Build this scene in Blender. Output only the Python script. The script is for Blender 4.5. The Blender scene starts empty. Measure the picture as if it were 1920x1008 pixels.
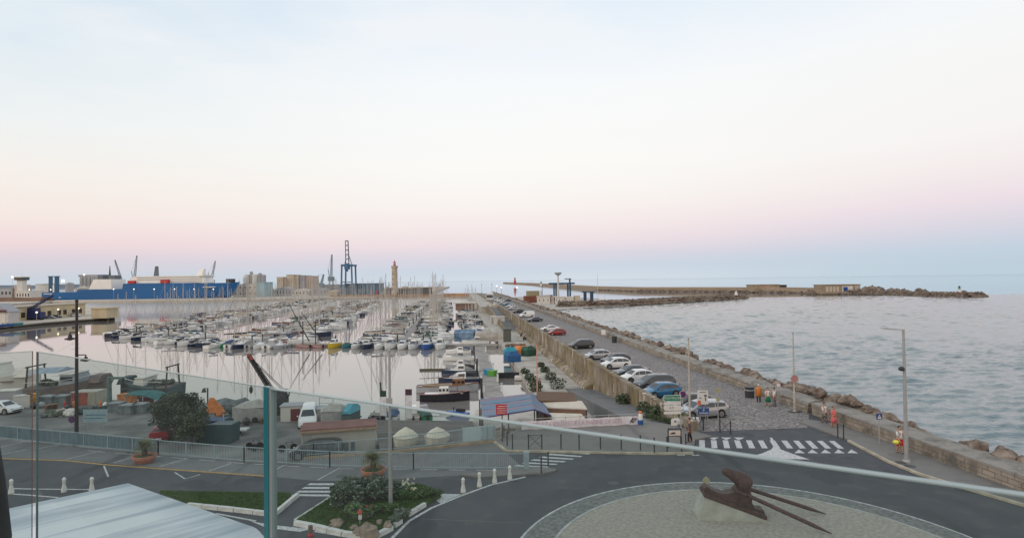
import bpy, math, random
from mathutils import Vector, Matrix, Euler
R = random.Random(7)
D = bpy.data
C = bpy.context.scene.collection
rad = math.radians

# ------------------------------------------------------------------ camera
CAM_H = 12.0
FPX = 1100.0
cam_d = D.cameras.new("camera"); cam = D.objects.new("camera", cam_d); C.objects.link(cam)
cam_d.sensor_width = 36.0; cam_d.lens = 36.0 * FPX / 1920.0
cam_d.dof.use_dof = True; cam_d.dof.focus_distance = 150.0; cam_d.dof.aperture_fstop = 5.0
cam_d.clip_start = 0.1; cam_d.clip_end = 90000
CAMM = Matrix.Rotation(rad(90 + 1.094), 3, 'X') @ Matrix.Rotation(rad(-0.716), 3, 'Z')
cam.rotation_euler = CAMM.to_euler(); cam.location = (0, 0, CAM_H)
bpy.context.scene.camera = cam

# ------------------------------------------------------------------ dusk sky
world = D.worlds.new("World"); bpy.context.scene.world = world
world.use_nodes = True
nt = world.node_tree; nt.nodes.clear()
def wn(t, **k):
    n = nt.nodes.new(t)
    for a, b in k.items(): setattr(n, a, b)
    return n
def ramp(node, stops):
    cr = node.color_ramp
    while len(cr.elements) > 1: cr.elements.remove(cr.elements[-1])
    cr.elements[0].position = stops[0][0]; cr.elements[0].color = (*stops[0][1], 1)
    for p, c in stops[1:]:
        e = cr.elements.new(p); e.color = (*c, 1)
def srgb(r, g, b):
    f = lambda c: (c / 255 / 12.92) if c / 255 <= .04045 else ((c / 255 + .055) / 1.055) ** 2.4
    return (f(r), f(g), f(b))
tc = wn('ShaderNodeTexCoord'); sep = wn('ShaderNodeSeparateXYZ')
nt.links.new(tc.outputs['Generated'], sep.inputs[0])
# the pink belt sits a little higher to the right and is wavy
wnoi = wn('ShaderNodeTexNoise'); wnoi.inputs['Scale'].default_value = 2.2; wnoi.inputs['Detail'].default_value = 3
wmap = wn('ShaderNodeMapping'); wmap.inputs['Scale'].default_value = (1, 1, 5)
nt.links.new(tc.outputs['Generated'], wmap.inputs[0]); nt.links.new(wmap.outputs[0], wnoi.inputs[0])
m1 = wn('ShaderNodeMath', operation='MULTIPLY_ADD'); m1.inputs[1].default_value = 0.05; m1.inputs[2].default_value = -0.025
nt.links.new(wnoi.outputs[0], m1.inputs[0])
m0 = wn('ShaderNodeMath', operation='MULTIPLY_ADD'); m0.inputs[1].default_value = -0.02
nt.links.new(sep.outputs[0], m0.inputs[0]); nt.links.new(sep.outputs[2], m0.inputs[2])
m2 = wn('ShaderNodeMath', operation='ADD'); nt.links.new(m0.outputs[0], m2.inputs[0]); 
m3 = wn('ShaderNodeMath', operation='MULTIPLY'); nt.links.new(m1.outputs[0], m3.inputs[0])
m4 = wn('ShaderNodeMath', operation='MULTIPLY'); m4.use_clamp = True; m4.inputs[1].default_value = 5.0
nt.links.new(sep.outputs[2], m4.inputs[0]); nt.links.new(m4.outputs[0], m3.inputs[1]); nt.links.new(m3.outputs[0], m2.inputs[1])
def sky_ramp(stops):
    r = wn('ShaderNodeValToRGB'); ramp(r, stops); nt.links.new(m2.outputs[0], r.inputs[0]); return r
r_mid = sky_ramp([(0.0, srgb(206, 215, 224)), (0.018, srgb(199, 209, 221)), (0.040, srgb(214, 210, 220)), (0.062, srgb(232, 218, 222)),
                  (0.090, srgb(239, 228, 227)), (0.13, srgb(243, 237, 233)), (0.19, srgb(245, 244, 241)), (0.31, srgb(241, 244, 246)), (0.42, srgb(224, 234, 244)), (0.7, srgb(205, 215, 226)), (1, srgb(198, 208, 220))])
r_left = sky_ramp([(0.0, srgb(190, 203, 213)), (0.02, srgb(196, 205, 214)), (0.045, srgb(212, 205, 214)), (0.07, srgb(234, 212, 214)),
                   (0.105, srgb(240, 227, 221)), (0.16, srgb(240, 234, 228)), (0.23, srgb(232, 236, 236)), (0.33, srgb(212, 226, 236)), (0.42, srgb(202, 219, 233)), (0.7, srgb(198, 210, 222)), (1, srgb(198, 208, 220))])
r_right = sky_ramp([(0.0, srgb(184, 202, 214)), (0.025, srgb(192, 205, 218)), (0.055, srgb(213, 210, 221)), (0.085, srgb(231, 218, 225)),
                    (0.12, srgb(238, 230, 230)), (0.17, srgb(241, 238, 237)), (0.28, srgb(240, 241, 240)), (0.34, srgb(237, 241, 245)), (0.42, srgb(222, 233, 243)), (0.7, srgb(205, 215, 226)), (1, srgb(198, 208, 220))])
def mixc(f, a, b):
    m = wn('ShaderNodeMix', data_type='RGBA'); nt.links.new(f, m.inputs[0]); nt.links.new(a, m.inputs[6]); nt.links.new(b, m.inputs[7]); return m.outputs[2]
def mapr(o, a, b):
    m = wn('ShaderNodeMapRange'); m.inputs[1].default_value = a; m.inputs[2].default_value = b; nt.links.new(o, m.inputs[0]); m.interpolation_type = 'SMOOTHSTEP'; return m.outputs[0]
c1 = mixc(mapr(sep.outputs[0], -0.05, -0.75), r_mid.outputs[0], r_left.outputs[0])
c2 = mixc(mapr(sep.outputs[0], 0.10, 0.70), c1, r_right.outputs[0])
# the sunset glow behind the viewer
west = wn('ShaderNodeValToRGB'); ramp(west, [(0, (1.05, .72, .50)), (.12, (1.25, .95, .72)), (.4, (.95, .93, .92)), (1, srgb(198, 208, 220))])
nt.links.new(sep.outputs[2], west.inputs[0])
c3 = mixc(mapr(sep.outputs[1], 0.0, -0.8), c2, west.outputs[0])
# thin streaky veil
cn = wn('ShaderNodeTexNoise'); cn.inputs['Scale'].default_value = 2.6; cn.inputs['Detail'].default_value = 6; cn.inputs['Roughness'].default_value = .55
cm = wn('ShaderNodeMapping'); cm.inputs['Scale'].default_value = (1, 1, 3.4); cm.inputs['Rotation'].default_value = (0.2, .25, 0)
nt.links.new(tc.outputs['Generated'], cm.inputs[0]); nt.links.new(cm.outputs[0], cn.inputs[0])
veil = wn('ShaderNodeMix', data_type='RGBA'); veil.inputs[7].default_value = (*srgb(246, 244, 242), 1)
vf = wn('ShaderNodeMapRange'); vf.inputs[1].default_value = .45; vf.inputs[2].default_value = .75; vf.inputs[4].default_value = .65
nt.links.new(cn.outputs[0], vf.inputs[0]); 
vm = wn('ShaderNodeMath', operation='MULTIPLY'); nt.links.new(vf.outputs[0], vm.inputs[0]); nt.links.new(mapr(sep.outputs[2], .10, .3), vm.inputs[1])
nt.links.new(vm.outputs[0], veil.inputs[0]); nt.links.new(c3, veil.inputs[6])
bg = wn('ShaderNodeBackground'); bg.inputs[1].default_value = 1.0
nt.links.new(veil.outputs[2], bg.inputs[0])
wo = wn('ShaderNodeOutputWorld'); nt.links.new(bg.outputs[0], wo.inputs[0])
world.cycles.sampling_method = 'MANUAL'; world.cycles.sample_map_resolution = 512

sun_d = D.lights.new("sun", 'SUN'); sun = D.objects.new("sun", sun_d); C.objects.link(sun)
sun_d.energy = 0.75; sun_d.angle = rad(22); sun_d.color = (1.0, .85, .71)
sun.rotation_euler = (rad(62), 0, rad(-62))       # soft glow from behind the left shoulder

vs = bpy.context.scene.view_settings
vs.view_transform = 'Standard'; vs.look = 'None'; vs.exposure = 0.08; vs.gamma = 1.0
bpy.context.scene.cycles.max_bounces = 6
bpy.context.scene.cycles.transparent_max_bounces = 16
bpy.context.scene.cycles.sample_clamp_indirect = 4

# ------------------------------------------------------------------ surveying helpers (photo pixel -> point on a level)
def ray(px, py):
    return CAMM @ Vector(((px - 960) / FPX, (504 - py) / FPX, -1))
def G(px, py, z=0.0):
    d = ray(px, py); t = (z - CAM_H) / d.z
    return Vector((d.x * t, d.y * t, z))
def HT(px, yb, yt, z=0.0):
    p = G(px, yb, z); d = ray(px, yt)
    return CAM_H + d.z / d.y * p.y - z
def AT(px, py, Y):
    d = ray(px, py); t = Y / d.y
    return Vector((d.x * t, Y, CAM_H + d.z * t))
MD = Vector((-0.0932, 0.99565, 0)); MN = Vector((0.99565, 0.0932, 0)); MROT = rad(5.35)
def ML(t, s, z=0.0):
    return MN * t + MD * s + Vector((0, 0, z))
ZQ, ZW = -3.0, -4.0

# ------------------------------------------------------------------ materials
MATS = {}
def mat(name, col, rough=.7, var=.12, scale=3.0, metal=0.0, bump=0.0, bscale=None, spec=.5, emit=None, emis=0.0, detail=4, stretch=None, col2=None, lo=.35, hi=.65, coat=0):
    if name in MATS: return MATS[name]
    m = D.materials.new(name); m.use_nodes = True; t = m.node_tree; b = t.nodes['Principled BSDF']
    b.inputs['Roughness'].default_value = rough; b.inputs['Metallic'].default_value = metal
    b.inputs['Specular IOR Level'].default_value = spec
    if coat: b.inputs['Coat Weight'].default_value = coat
    tcn = t.nodes.new('ShaderNodeTexCoord'); mp = t.nodes.new('ShaderNodeMapping'); t.links.new(tcn.outputs['Object'], mp.inputs[0])
    if stretch: mp.inputs['Scale'].default_value = stretch
    n = t.nodes.new('ShaderNodeTexNoise'); n.inputs['Scale'].default_value = scale; n.inputs['Detail'].default_value = detail
    t.links.new(mp.outputs[0], n.inputs[0])
    r = t.nodes.new('ShaderNodeValToRGB')
    c0 = tuple(max(0, c * (1 - var)) for c in col); c1 = col2 or tuple(min(1, c * (1 + var)) for c in col)
    ramp(r, [(lo, c0), (hi, c1)])
    t.links.new(n.outputs[0], r.inputs[0]); t.links.new(r.outputs[0], b.inputs['Base Color'])
    if bump:
        n2 = t.nodes.new('ShaderNodeTexNoise'); n2.inputs['Scale'].default_value = bscale or scale * 4; n2.inputs['Detail'].default_value = 3
        t.links.new(mp.outputs[0], n2.inputs[0])
        bp = t.nodes.new('ShaderNodeBump'); bp.inputs['Strength'].default_value = bump; bp.inputs['Distance'].default_value = .1
        t.links.new(n2.outputs[0], bp.inputs['Height']); t.links.new(bp.outputs[0], b.inputs['Normal'])
    if emit:
        b.inputs['Emission Color'].default_value = (*emit, 1); b.inputs['Emission Strength'].default_value = emis
    MATS[name] = m
    return m
def nodes_of(m): return m.node_tree, m.node_tree.nodes['Principled BSDF']

# ------------------------------------------------------------------ mesh helper
class MB:
    def __init__(s): s.v = []; s.f = []; s.mi = []; s.cur = 0
    def add(s, vs_, fs):
        o = len(s.v); s.v += [tuple(x) for x in vs_]
        for f in fs: s.f.append(tuple(i + o for i in f)); s.mi.append(s.cur)
        return s
    def m(s, i): s.cur = i; return s
    def box(s, c, size, rz=0.0, top=None):
        hx, hy, hz = size[0] / 2, size[1] / 2, size[2] / 2
        tx, ty = (hx, hy) if top is None else (hx * top[0], hy * top[1])
        p = [(-hx, -hy, -hz), (hx, -hy, -hz), (hx, hy, -hz), (-hx, hy, -hz), (-tx, -ty, hz), (tx, -ty, hz), (tx, ty, hz), (-tx, ty, hz)]
        ca, sa = math.cos(rz), math.sin(rz)
        return s.add([(c[0] + x * ca - y * sa, c[1] + x * sa + y * ca, c[2] + z) for x, y, z in p],
                     [(3, 2, 1, 0), (4, 5, 6, 7), (0, 1, 5, 4), (1, 2, 6, 5), (2, 3, 7, 6), (3, 0, 4, 7)])
    def bb(s, x0, x1, y0, y1, z0, z1):
        return s.box(((x0 + x1) / 2, (y0 + y1) / 2, (z0 + z1) / 2), (x1 - x0, y1 - y0, z1 - z0))
    def cyl(s, a, b, r, r2=None, n=8, caps=True):
        a = Vector(a); b = Vector(b); r2 = r if r2 is None else r2
        d = (b - a); 
        if d.length < 1e-6: return s
        d.normalize(); u = d.orthogonal().normalized(); w = d.cross(u)
        pts = []
        for p, q in ((a, r), (b, r2)):
            for i in range(n):
                an = 2 * math.pi * i / n; pts.append(p + (u * math.cos(an) + w * math.sin(an)) * q)
        fs = [(i, (i + 1) % n, n + (i + 1) % n, n + i) for i in range(n)]
        if caps: fs += [tuple(range(n - 1, -1, -1)), tuple(range(n, 2 * n))]
        return s.add(pts, fs)
    def bar(s, a, b, w, h):
        a = Vector(a); b = Vector(b); d = (b - a).normalized()
        side = d.cross(Vector((0, 0, 1)))
        if side.length < 1e-4: side = Vector((1, 0, 0))
        side.normalize(); up = side.cross(d)
        p = []
        for q in (a, b):
            for i, j in ((-1, -1), (1, -1), (1, 1), (-1, 1)): p.append(q + side * w / 2 * i + up * h / 2 * j)
        return s.add(p, [(3, 2, 1, 0), (4, 5, 6, 7), (0, 1, 5, 4), (1, 2, 6, 5), (2, 3, 7, 6), (3, 0, 4, 7)])
    def tube(s, pts, r, n=6):
        for a, b in zip(pts, pts[1:]): s.cyl(a, b, r, n=n)
        return s
    def prism(s, poly, z0, z1):
        n = len(poly)
        area = sum(poly[i][0] * poly[(i + 1) % n][1] - poly[(i + 1) % n][0] * poly[i][1] for i in range(n))
        if area < 0: poly = poly[::-1]
        v = [(p[0], p[1], z0) for p in poly] + [(p[0], p[1], z1) for p in poly]
        return s.add(v, [tuple(range(n - 1, -1, -1)), tuple(range(n, 2 * n))] + [(i, (i + 1) % n, n + (i + 1) % n, n + i) for i in range(n)])
    def sheet(s, poly, z=None):
        n = len(poly); area = sum(poly[i][0] * poly[(i + 1) % n][1] - poly[(i + 1) % n][0] * poly[i][1] for i in range(n))
        if area < 0: poly = poly[::-1]
        return s.add([(p[0], p[1], p[2] if z is None else z) for p in poly], [tuple(range(n))])
    def prof(s, poly, y0, y1):          # polygon in x,z extruded along y
        n = len(poly); area = sum(poly[i][0] * poly[(i + 1) % n][1] - poly[(i + 1) % n][0] * poly[i][1] for i in range(n))
        if area < 0: poly = poly[::-1]
        v = [(p[0], y0, p[1]) for p in poly] + [(p[0], y1, p[1]) for p in poly]
        return s.add(v, [tuple(range(n)), tuple(range(2 * n - 1, n - 1, -1))] + [(n + i, n + (i + 1) % n, (i + 1) % n, i) for i in range(n)])
    def loft(s, rings, caps=True):
        n = len(rings[0]); o = []
        for r in rings: o += r
        fs = []
        for k in range(len(rings) - 1):
            for i in range(n):
                j = (i + 1) % n; fs.append((k * n + i, k * n + j, (k + 1) * n + j, (k + 1) * n + i))
        if caps: fs += [tuple(range(n - 1, -1, -1)), tuple(range((len(rings) - 1) * n, len(rings) * n))]
        return s.add(o, fs)
    def lathe(s, prof, c=(0, 0, 0), n=16):
        rings = [[(c[0] + r * math.cos(2 * math.pi * i / n), c[1] + r * math.sin(2 * math.pi * i / n), c[2] + z) for i in range(n)] for r, z in prof]
        return s.loft(rings)
    def ball(s, c, r, nu=8, nv=6):
        if not isinstance(r, (tuple, list)): r = (r, r, r)
        rings = []
        for j in range(nv + 1):
            th = math.pi * (.02 + .96 * j / nv)
            rings.append([(c[0] + r[0] * math.sin(th) * math.cos(2 * math.pi * i / nu), c[1] + r[1] * math.sin(th) * math.sin(2 * math.pi * i / nu), c[2] - r[2] * math.cos(th)) for i in range(nu)])
        return s.loft(rings)
    def rock(s, c, r, rnd, nu=7, nv=5):
        o = len(s.v); s.ball(c, r, nu, nv)
        j = rnd.uniform(.75, 1.25), rnd.uniform(.75, 1.25); a0 = rnd.uniform(0, 6.28); ca, sa = math.cos(a0), math.sin(a0)
        for i in range(o, len(s.v)):
            x, y, z = (s.v[i][k] - c[k] for k in range(3)); q = rnd.uniform(.74, 1.2)
            x *= j[0] * q; y *= j[1] * q; z *= q
            s.v[i] = (c[0] + x * ca - y * sa, c[1] + x * sa + y * ca, c[2] + z)
        return s
    def mesh(s, name, mats, smooth=False):
        me = D.meshes.new(name); me.from_pydata(s.v, [], s.f)
        for m_ in (mats if isinstance(mats, (list, tuple)) else [mats]): me.materials.append(m_)
        me.polygons.foreach_set('material_index', s.mi)
        if smooth: me.polygons.foreach_set('use_smooth', [True] * len(me.polygons))
        me.validate(); me.update(); return me
    def build(s, name, mats, parent=None, smooth=False, loc=None, rz=0.0):
        o = D.objects.new(name, s.mesh(name, mats, smooth)); C.objects.link(o)
        if parent: o.parent = parent
        if loc is not None: o.location = loc
        if rz: o.rotation_euler = (0, 0, rz)
        return o
def tag(o, label, cat, group=None, kind=None):
    if label: o['label'] = label
    if cat: o['category'] = cat
    if group: o['group'] = group
    if kind: o['kind'] = kind
    return o
def struct(o): o['kind'] = 'structure'; return o
def empty(name, loc, rz=0.0, scale=None):
    o = D.objects.new(name, None); C.objects.link(o); o.location = loc; o.rotation_euler = (0, 0, rz); o.empty_display_size = .2
    if scale: o.scale = scale if isinstance(scale, (tuple, list)) else (scale,) * 3
    return o
def thing(name, label, cat, loc, rz=0.0, group=None, scale=None):
    return tag(empty(name, loc, rz, scale), label, cat, group)
def copy_tree(o, parent=None, swap=None):
    c = o.copy(); C.objects.link(c); c.parent = parent
    for ch in list(o.children): 
        copy_tree(ch, c, swap)
    return c
def kill(o):
    for ch in list(o.children): kill(ch)
    D.objects.remove(o)
def text_mesh(body, name, m, size, parent, loc, rot, depth=.01, align='CENTER', sx=1.0):
    cu = D.curves.new(name, 'FONT'); cu.body = body; cu.size = size; cu.extrude = depth; cu.align_x = align; cu.align_y = 'CENTER'
    tmp = D.objects.new(name, cu); C.objects.link(tmp)
    me = D.meshes.new_from_object(tmp.evaluated_get(bpy.context.evaluated_depsgraph_get()))
    D.objects.remove(tmp)
    o = D.objects.new(name, me); C.objects.link(o); me.materials.clear(); me.materials.append(m)
    o.parent = parent; o.location = loc; o.rotation_euler = rot; o.scale = (sx, 1, 1)
    return o

# common materials
WHITE = mat('white_paint', (.72, .72, .70), .5, .05, 2); ROADW = mat('road_paint', (.46, .47, .47), .7, .35, 9, detail=10); PARKW = mat('worn_road_paint', (.34, .35, .36), .8, .35, 8, detail=10)
GREYM = mat('galvanised_steel', (.42, .44, .45), .45, .08, 4, metal=.5); DARKM = mat('dark_metal', (.035, .038, .042), .5, .1, 4)
GLASSD = mat('dark_glazing', (.02, .027, .035), .08, .1, 3, spec=.8); RUBBER = mat('rubber', (.02, .02, .02), .8)
CREAM = mat('cream_render', (.52, .47, .38), .85, .08, 1.5); RUST = mat('rusted_steel', (.058, .027, .023), .6, .4, 5, bump=.12, detail=8)
RED = mat('red_paint', (.45, .03, .03), .5); BLUE = mat('blue_paint', (.02, .09, .30), .5); GREEN = mat('green_paint', (.01, .22, .10), .5)
ORANGE = mat('orange_paint', (.62, .20, .04), .6, .2, 4); TEAL = mat('teal_paint', (.03, .20, .24), .6, .15, 3); WOOD = mat('wood', (.20, .10, .045), .6, .25, 3, stretch=(1, 6, 6))
CHROME = mat('alloy', (.5, .51, .53), .3, .05, 3, metal=.9); LAMPW = mat('lit_lamp', (.9, .85, .7), .5, emit=(1.0, .82, .5), emis=2.2)
LAMPC = mat('lit_white_lamp', (.9, .9, .85), .5, emit=(1.0, .93, .78), emis=2.5)
CONC = mat('concrete', (.33, .32, .30), .9, .15, 1.2, bump=.25, detail=8)
# ================================================================== SETTING
def swz(t, vec, a, b):
    s_ = t.nodes.new('ShaderNodeSeparateXYZ'); c_ = t.nodes.new('ShaderNodeCombineXYZ')
    t.links.new(vec, s_.inputs[0]); t.links.new(s_.outputs[a], c_.inputs[0]); t.links.new(s_.outputs[b], c_.inputs[1]); return c_.outputs[0]
def addmix(t, fac, a, b, mode='MIX'):
    m = t.nodes.new('ShaderNodeMix'); m.data_type = 'RGBA'; m.blend_type = mode
    for i, x in ((0, fac), (6, a), (7, b)):
        if isinstance(x, (int, float)): m.inputs[i].default_value = x
        elif isinstance(x, tuple): m.inputs[i].default_value = (*x, 1)
        else: t.links.new(x, m.inputs[i])
    return m.outputs[2]
def noise(t, vec, scale, detail=4, lo=None, hi=None, stretch=None, rough=.5):
    if stretch:
        mp = t.nodes.new('ShaderNodeMapping'); mp.inputs['Scale'].default_value = stretch; t.links.new(vec, mp.inputs[0]); vec = mp.outputs[0]
    n = t.nodes.new('ShaderNodeTexNoise'); n.inputs['Scale'].default_value = scale; n.inputs['Detail'].default_value = detail; n.inputs['Roughness'].default_value = rough
    t.links.new(vec, n.inputs[0]); o = n.outputs[0]
    if lo is not None:
        r = t.nodes.new('ShaderNodeMapRange'); r.inputs[1].default_value = lo; r.inputs[2].default_value = hi; t.links.new(o, r.inputs[0]); o = r.outputs[0]
    return o
def newmat(name, rough=.85):
    m = D.materials.new(name); m.use_nodes = True; t = m.node_tree; b = t.nodes['Principled BSDF']; b.inputs['Roughness'].default_value = rough
    b.inputs['Specular IOR Level'].default_value = .3
    tc_ = t.nodes.new('ShaderNodeTexCoord'); return m, t, b, tc_.outputs['Object']
def setbump(t, b, h, strength, dist=.05):
    bp = t.nodes.new('ShaderNodeBump'); bp.inputs['Strength'].default_value = strength; bp.inputs['Distance'].default_value = dist
    t.links.new(h, bp.inputs['Height']); t.links.new(bp.outputs[0], b.inputs['Normal'])

# asphalt
def asphalt(name, base, patch, warm):
    m, t, b, v = newmat(name, .8)
    a = addmix(t, noise(t, v, .22, 5, .35, .68), base, patch)
    a = addmix(t, noise(t, v, .9, 6, .50, .68), a, warm)
    ds_ = t.nodes.new('ShaderNodeVectorMath'); ds_.operation = 'DISTANCE'; ds_.inputs[1].default_value = (10.4, 23.8, 0); t.links.new(v, ds_.inputs[0])
    rm_ = t.nodes.new('ShaderNodeMapRange'); rm_.inputs[1].default_value = 10; rm_.inputs[2].default_value = 20; t.links.new(ds_.outputs['Value'], rm_.inputs[0])
    rr_ = t.nodes.new('ShaderNodeValToRGB'); ramp(rr_, [(0, (1, 1, 1)), (.22, (.78, .78, .78)), (.34, (1.0, 1.0, 1.0)), (.50, (.76, .76, .76)), (.62, (1, 1, 1)), (.8, (.9, .9, .9)), (1, (1, 1, 1))]); t.links.new(rm_.outputs[0], rr_.inputs[0]); a = addmix(t, noise(t, v, .25, 4, .3, .6), a, addmix(t, 1.0, a, rr_.outputs[0], 'MULTIPLY'))
    a = addmix(t, noise(t, v, .35, 2, .60, .62), a, tuple(c * .80 for c in base))
    a = addmix(t, noise(t, v, 45, 2, .3, .9), a, tuple(c * 1.5 for c in base))
    # long tyre-polished lanes and repair seams
    a = addmix(t, noise(t, v, .5, 3, .6, .72, (1, .12, 1)), a, tuple(c * .72 for c in base))
    t.links.new(a, b.inputs['Base Color']); setbump(t, b, noise(t, v, 60, 2), .3, .01)
    return m
ASPH = asphalt('asphalt', (.052, .057, .065), (.076, .080, .086), (.096, .094, .091))
ASPH2 = asphalt('worn_asphalt', (.13, .135, .138), (.16, .16, .155), (.11, .112, .115))
PAVE = asphalt('pavement_asphalt', (.155, .150, .143), (.19, .182, .17), (.13, .127, .123))

# rough stone setts
SETTS, t, b, v = newmat('stone_setts', .75)
mp = t.nodes.new('ShaderNodeMapping'); mp.inputs['Rotation'].default_value = (0, 0, .12); t.links.new(v, mp.inputs[0])
dn = t.nodes.new('ShaderNodeTexNoise'); dn.inputs['Scale'].default_value = 1.3; t.links.new(mp.outputs[0], dn.inputs[0])
dv = addmix(t, .22, mp.outputs[0], dn.outputs['Color'], 'ADD')
vo = t.nodes.new('ShaderNodeTexVoronoi'); vo.inputs['Scale'].default_value = 2.6; vo.feature = 'DISTANCE_TO_EDGE'
mp2 = t.nodes.new('ShaderNodeMapping'); mp2.inputs['Scale'].default_value = (1, 2.1, 1); t.links.new(dv, mp2.inputs[0]); t.links.new(mp2.outputs[0], vo.inputs[0])
vc = t.nodes.new('ShaderNodeTexVoronoi'); vc.inputs['Scale'].default_value = 2.6; t.links.new(mp2.outputs[0], vc.inputs[0])
edge = t.nodes.new('ShaderNodeMapRange'); edge.inputs[1].default_value = .02; edge.inputs[2].default_value = .16; t.links.new(vo.outputs[0], edge.inputs[0])
bw = t.nodes.new('ShaderNodeSeparateColor'); t.links.new(vc.outputs['Color'], bw.inputs[0])
stone = addmix(t, bw.outputs[0], (.19, .175, .17), (.43, .395, .38))
stone = addmix(t, noise(t, v, .35, 5, .4, .65), stone, (.29, .268, .26))
cc = addmix(t, edge.outputs[0], (.09, .085, .08), stone)
t.links.new(cc, b.inputs['Base Color']); setbump(t, b, edge.outputs[0], .55, .05)

# old quay wall: ochre render over stone with pale runs
OLDW, t, b, v = newmat('stained_old_wall', .9)
a = addmix(t, noise(t, v, .22, 6, .38, .62), (.21, .165, .115), (.34, .295, .235))
a = addmix(t, noise(t, v, .8, 6, .42, .72, (1, .6, .35)), a, (.20, .145, .045))
a = addmix(t, noise(t, v, 1.3, 5, .585, .66, (1, .9, .2)), a, (.62, .57, .50))
a = addmix(t, noise(t, v, 1.3, 6, .52, .78, (1, .7, .30)), a, (.10, .075, .05))
br = t.nodes.new('ShaderNodeTexBrick'); br.inputs['Scale'].default_value = 1; br.inputs['Brick Width'].default_value = 1.1; br.inputs['Row Height'].default_value = .42; br.inputs['Mortar Size'].default_value = .03
br.inputs['Color1'].default_value = (1, 1, 1, 1); br.inputs['Color2'].default_value = (.72, .72, .72, 1); br.inputs['Mortar'].default_value = (.6, .6, .6, 1)
t.links.new(swz(t, v, 1, 2), br.inputs[0])
a = addmix(t, noise(t, v, .5, 4, .3, .8), a, addmix(t, 1.0, a, br.outputs[0], 'MULTIPLY'))
t.links.new(a, b.inputs['Base Color']); setbump(t, b, noise(t, v, 6, 6), .35, .04)

def block_mat(name, c1, c2, mort, bwid, rh, ax=(1, 2), weather=(.12, .11, .095)):
    m, t, b, v = newmat(name, .9)
    br = t.nodes.new('ShaderNodeTexBrick'); br.inputs['Scale'].default_value = 1; br.inputs['Brick Width'].default_value = bwid; br.inputs['Row Height'].default_value = rh
    br.inputs['Mortar Size'].default_value = .025; br.inputs['Color1'].default_value = (*c1, 1); br.inputs['Color2'].default_value = (*c2, 1); br.inputs['Mortar'].default_value = (*mort, 1)
    t.links.new(swz(t, v, *ax), br.inputs[0])
    a = addmix(t, noise(t, v, .7, 6, .45, .7), br.outputs[0], weather)
    a = addmix(t, noise(t, v, 3.5, 5, .5, .75), a, tuple(c * 1.25 for c in c2))
    t.links.new(a, b.inputs['Base Color']); setbump(t, b, noise(t, v, 5, 6), .6, .05)
    return m
SEAW = block_mat('seawall_stone', (.36, .31, .255), (.25, .215, .175), (.15, .125, .10), .8, .30)
SEACAP = block_mat('seawall_coping', (.31, .29, .262), (.24, .225, .205), (.17, .155, .14), 2.6, 3.0, (1, 0))
ROCKM = mat('riprap_rock', (.20, .14, .108), .9, .5, .55, bump=.8, bscale=2.2, detail=8, col2=(.31, .26, .215))
ROCKF = mat('far_riprap_rock', (.14, .105, .082), .95, .4, .25, detail=8, col2=(.25, .20, .16))
GRAVEL = mat('island_gravel', (.315, .29, .245), .95, .18, 5.5, bump=.6, bscale=22, detail=12, col2=(.42, .39, .335), lo=.3, hi=.72)
APRON = mat('apron_concrete', (.135, .14, .138), .9, .2, 5, bump=.4, bscale=10, detail=9, col2=(.21, .215, .205))
QUAYC = mat('quay_concrete', (.40, .375, .33), .9, .25, .35, detail=8, bump=.2, bscale=8, col2=(.50, .47, .42))
YARD = mat('yard_tarmac', (.125, .125, .125), .85, .35, .3, detail=9, col2=(.20, .195, .185))
GRASSM = mat('grass_blades', (.06, .13, .03), .8, .4, 2.0, detail=6, col2=(.10, .18, .04))
SOIL = mat('planted_soil', (.045, .085, .025), .95, .4, 2, detail=8, col2=(.075, .11, .035))

# ---- water
def water_mat(name, body, ior, rough, layers, blend=None):
    m = D.materials.new(name); m.use_nodes = True; t = m.node_tree; b = t.nodes['Principled BSDF']
    b.inputs['Base Color'].default_value = (*body, 1); b.inputs['Roughness'].default_value = rough; b.inputs['IOR'].default_value = ior
    tc_ = t.nodes.new('ShaderNodeTexCoord'); prev = None
    for sc, st, dist, strength in layers:
        mp = t.nodes.new('ShaderNodeMapping'); mp.inputs['Scale'].default_value = st; mp.inputs['Rotation'].default_value = (0, 0, .12 if sc > .3 else -.2); t.links.new(tc_.outputs['Object'], mp.inputs[0])
        n = t.nodes.new('ShaderNodeTexNoise'); n.inputs['Scale'].default_value = sc; n.inputs['Detail'].default_value = 3; n.inputs['Roughness'].default_value = .55; t.links.new(mp.outputs[0], n.inputs[0])
        bp = t.nodes.new('ShaderNodeBump'); bp.inputs['Strength'].default_value = strength; bp.inputs['Distance'].default_value = dist
        t.links.new(n.outputs[0], bp.inputs['Height'])
        if prev: t.links.new(prev, bp.inputs['Normal'])
        prev = bp.outputs[0]
    t.links.new(prev, b.inputs['Normal'])
    return m
def breeze(m, y0, y1, r0, r1):      # ruffled by the wind away from the sheltered quays
    t = m.node_tree; b = t.nodes['Principled BSDF']; g_ = t.nodes.new('ShaderNodeNewGeometry'); s_ = t.nodes.new('ShaderNodeSeparateXYZ'); q = t.nodes.new('ShaderNodeMapRange'); t.links.new(g_.outputs['Position'], s_.inputs[0]); t.links.new(s_.outputs[1], q.inputs[0])
    for i, x in enumerate((y0, y1, r0, r1)): q.inputs[i + 1].default_value = x
    t.links.new(q.outputs[0], b.inputs['Roughness'])
HARB = water_mat('harbour_water', (.22, .205, .19), 2.1, .03, [(.5, (1, 1.0, 1), .02, .25), (.12, (1, 1, 1), .05, .15)])
breeze(HARB, 260, 380, .03, .24)
SEAM = water_mat('sea_water', (.10, .16, .19), 1.5, .03, [(.15, (.4, 1, 1), .15, .25)])
SEAN = water_mat('rippled_sea_water', (.060, .112, .128), 1.72, .08, [(2.2, (.6, 1, 1), .10, .8)])
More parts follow.
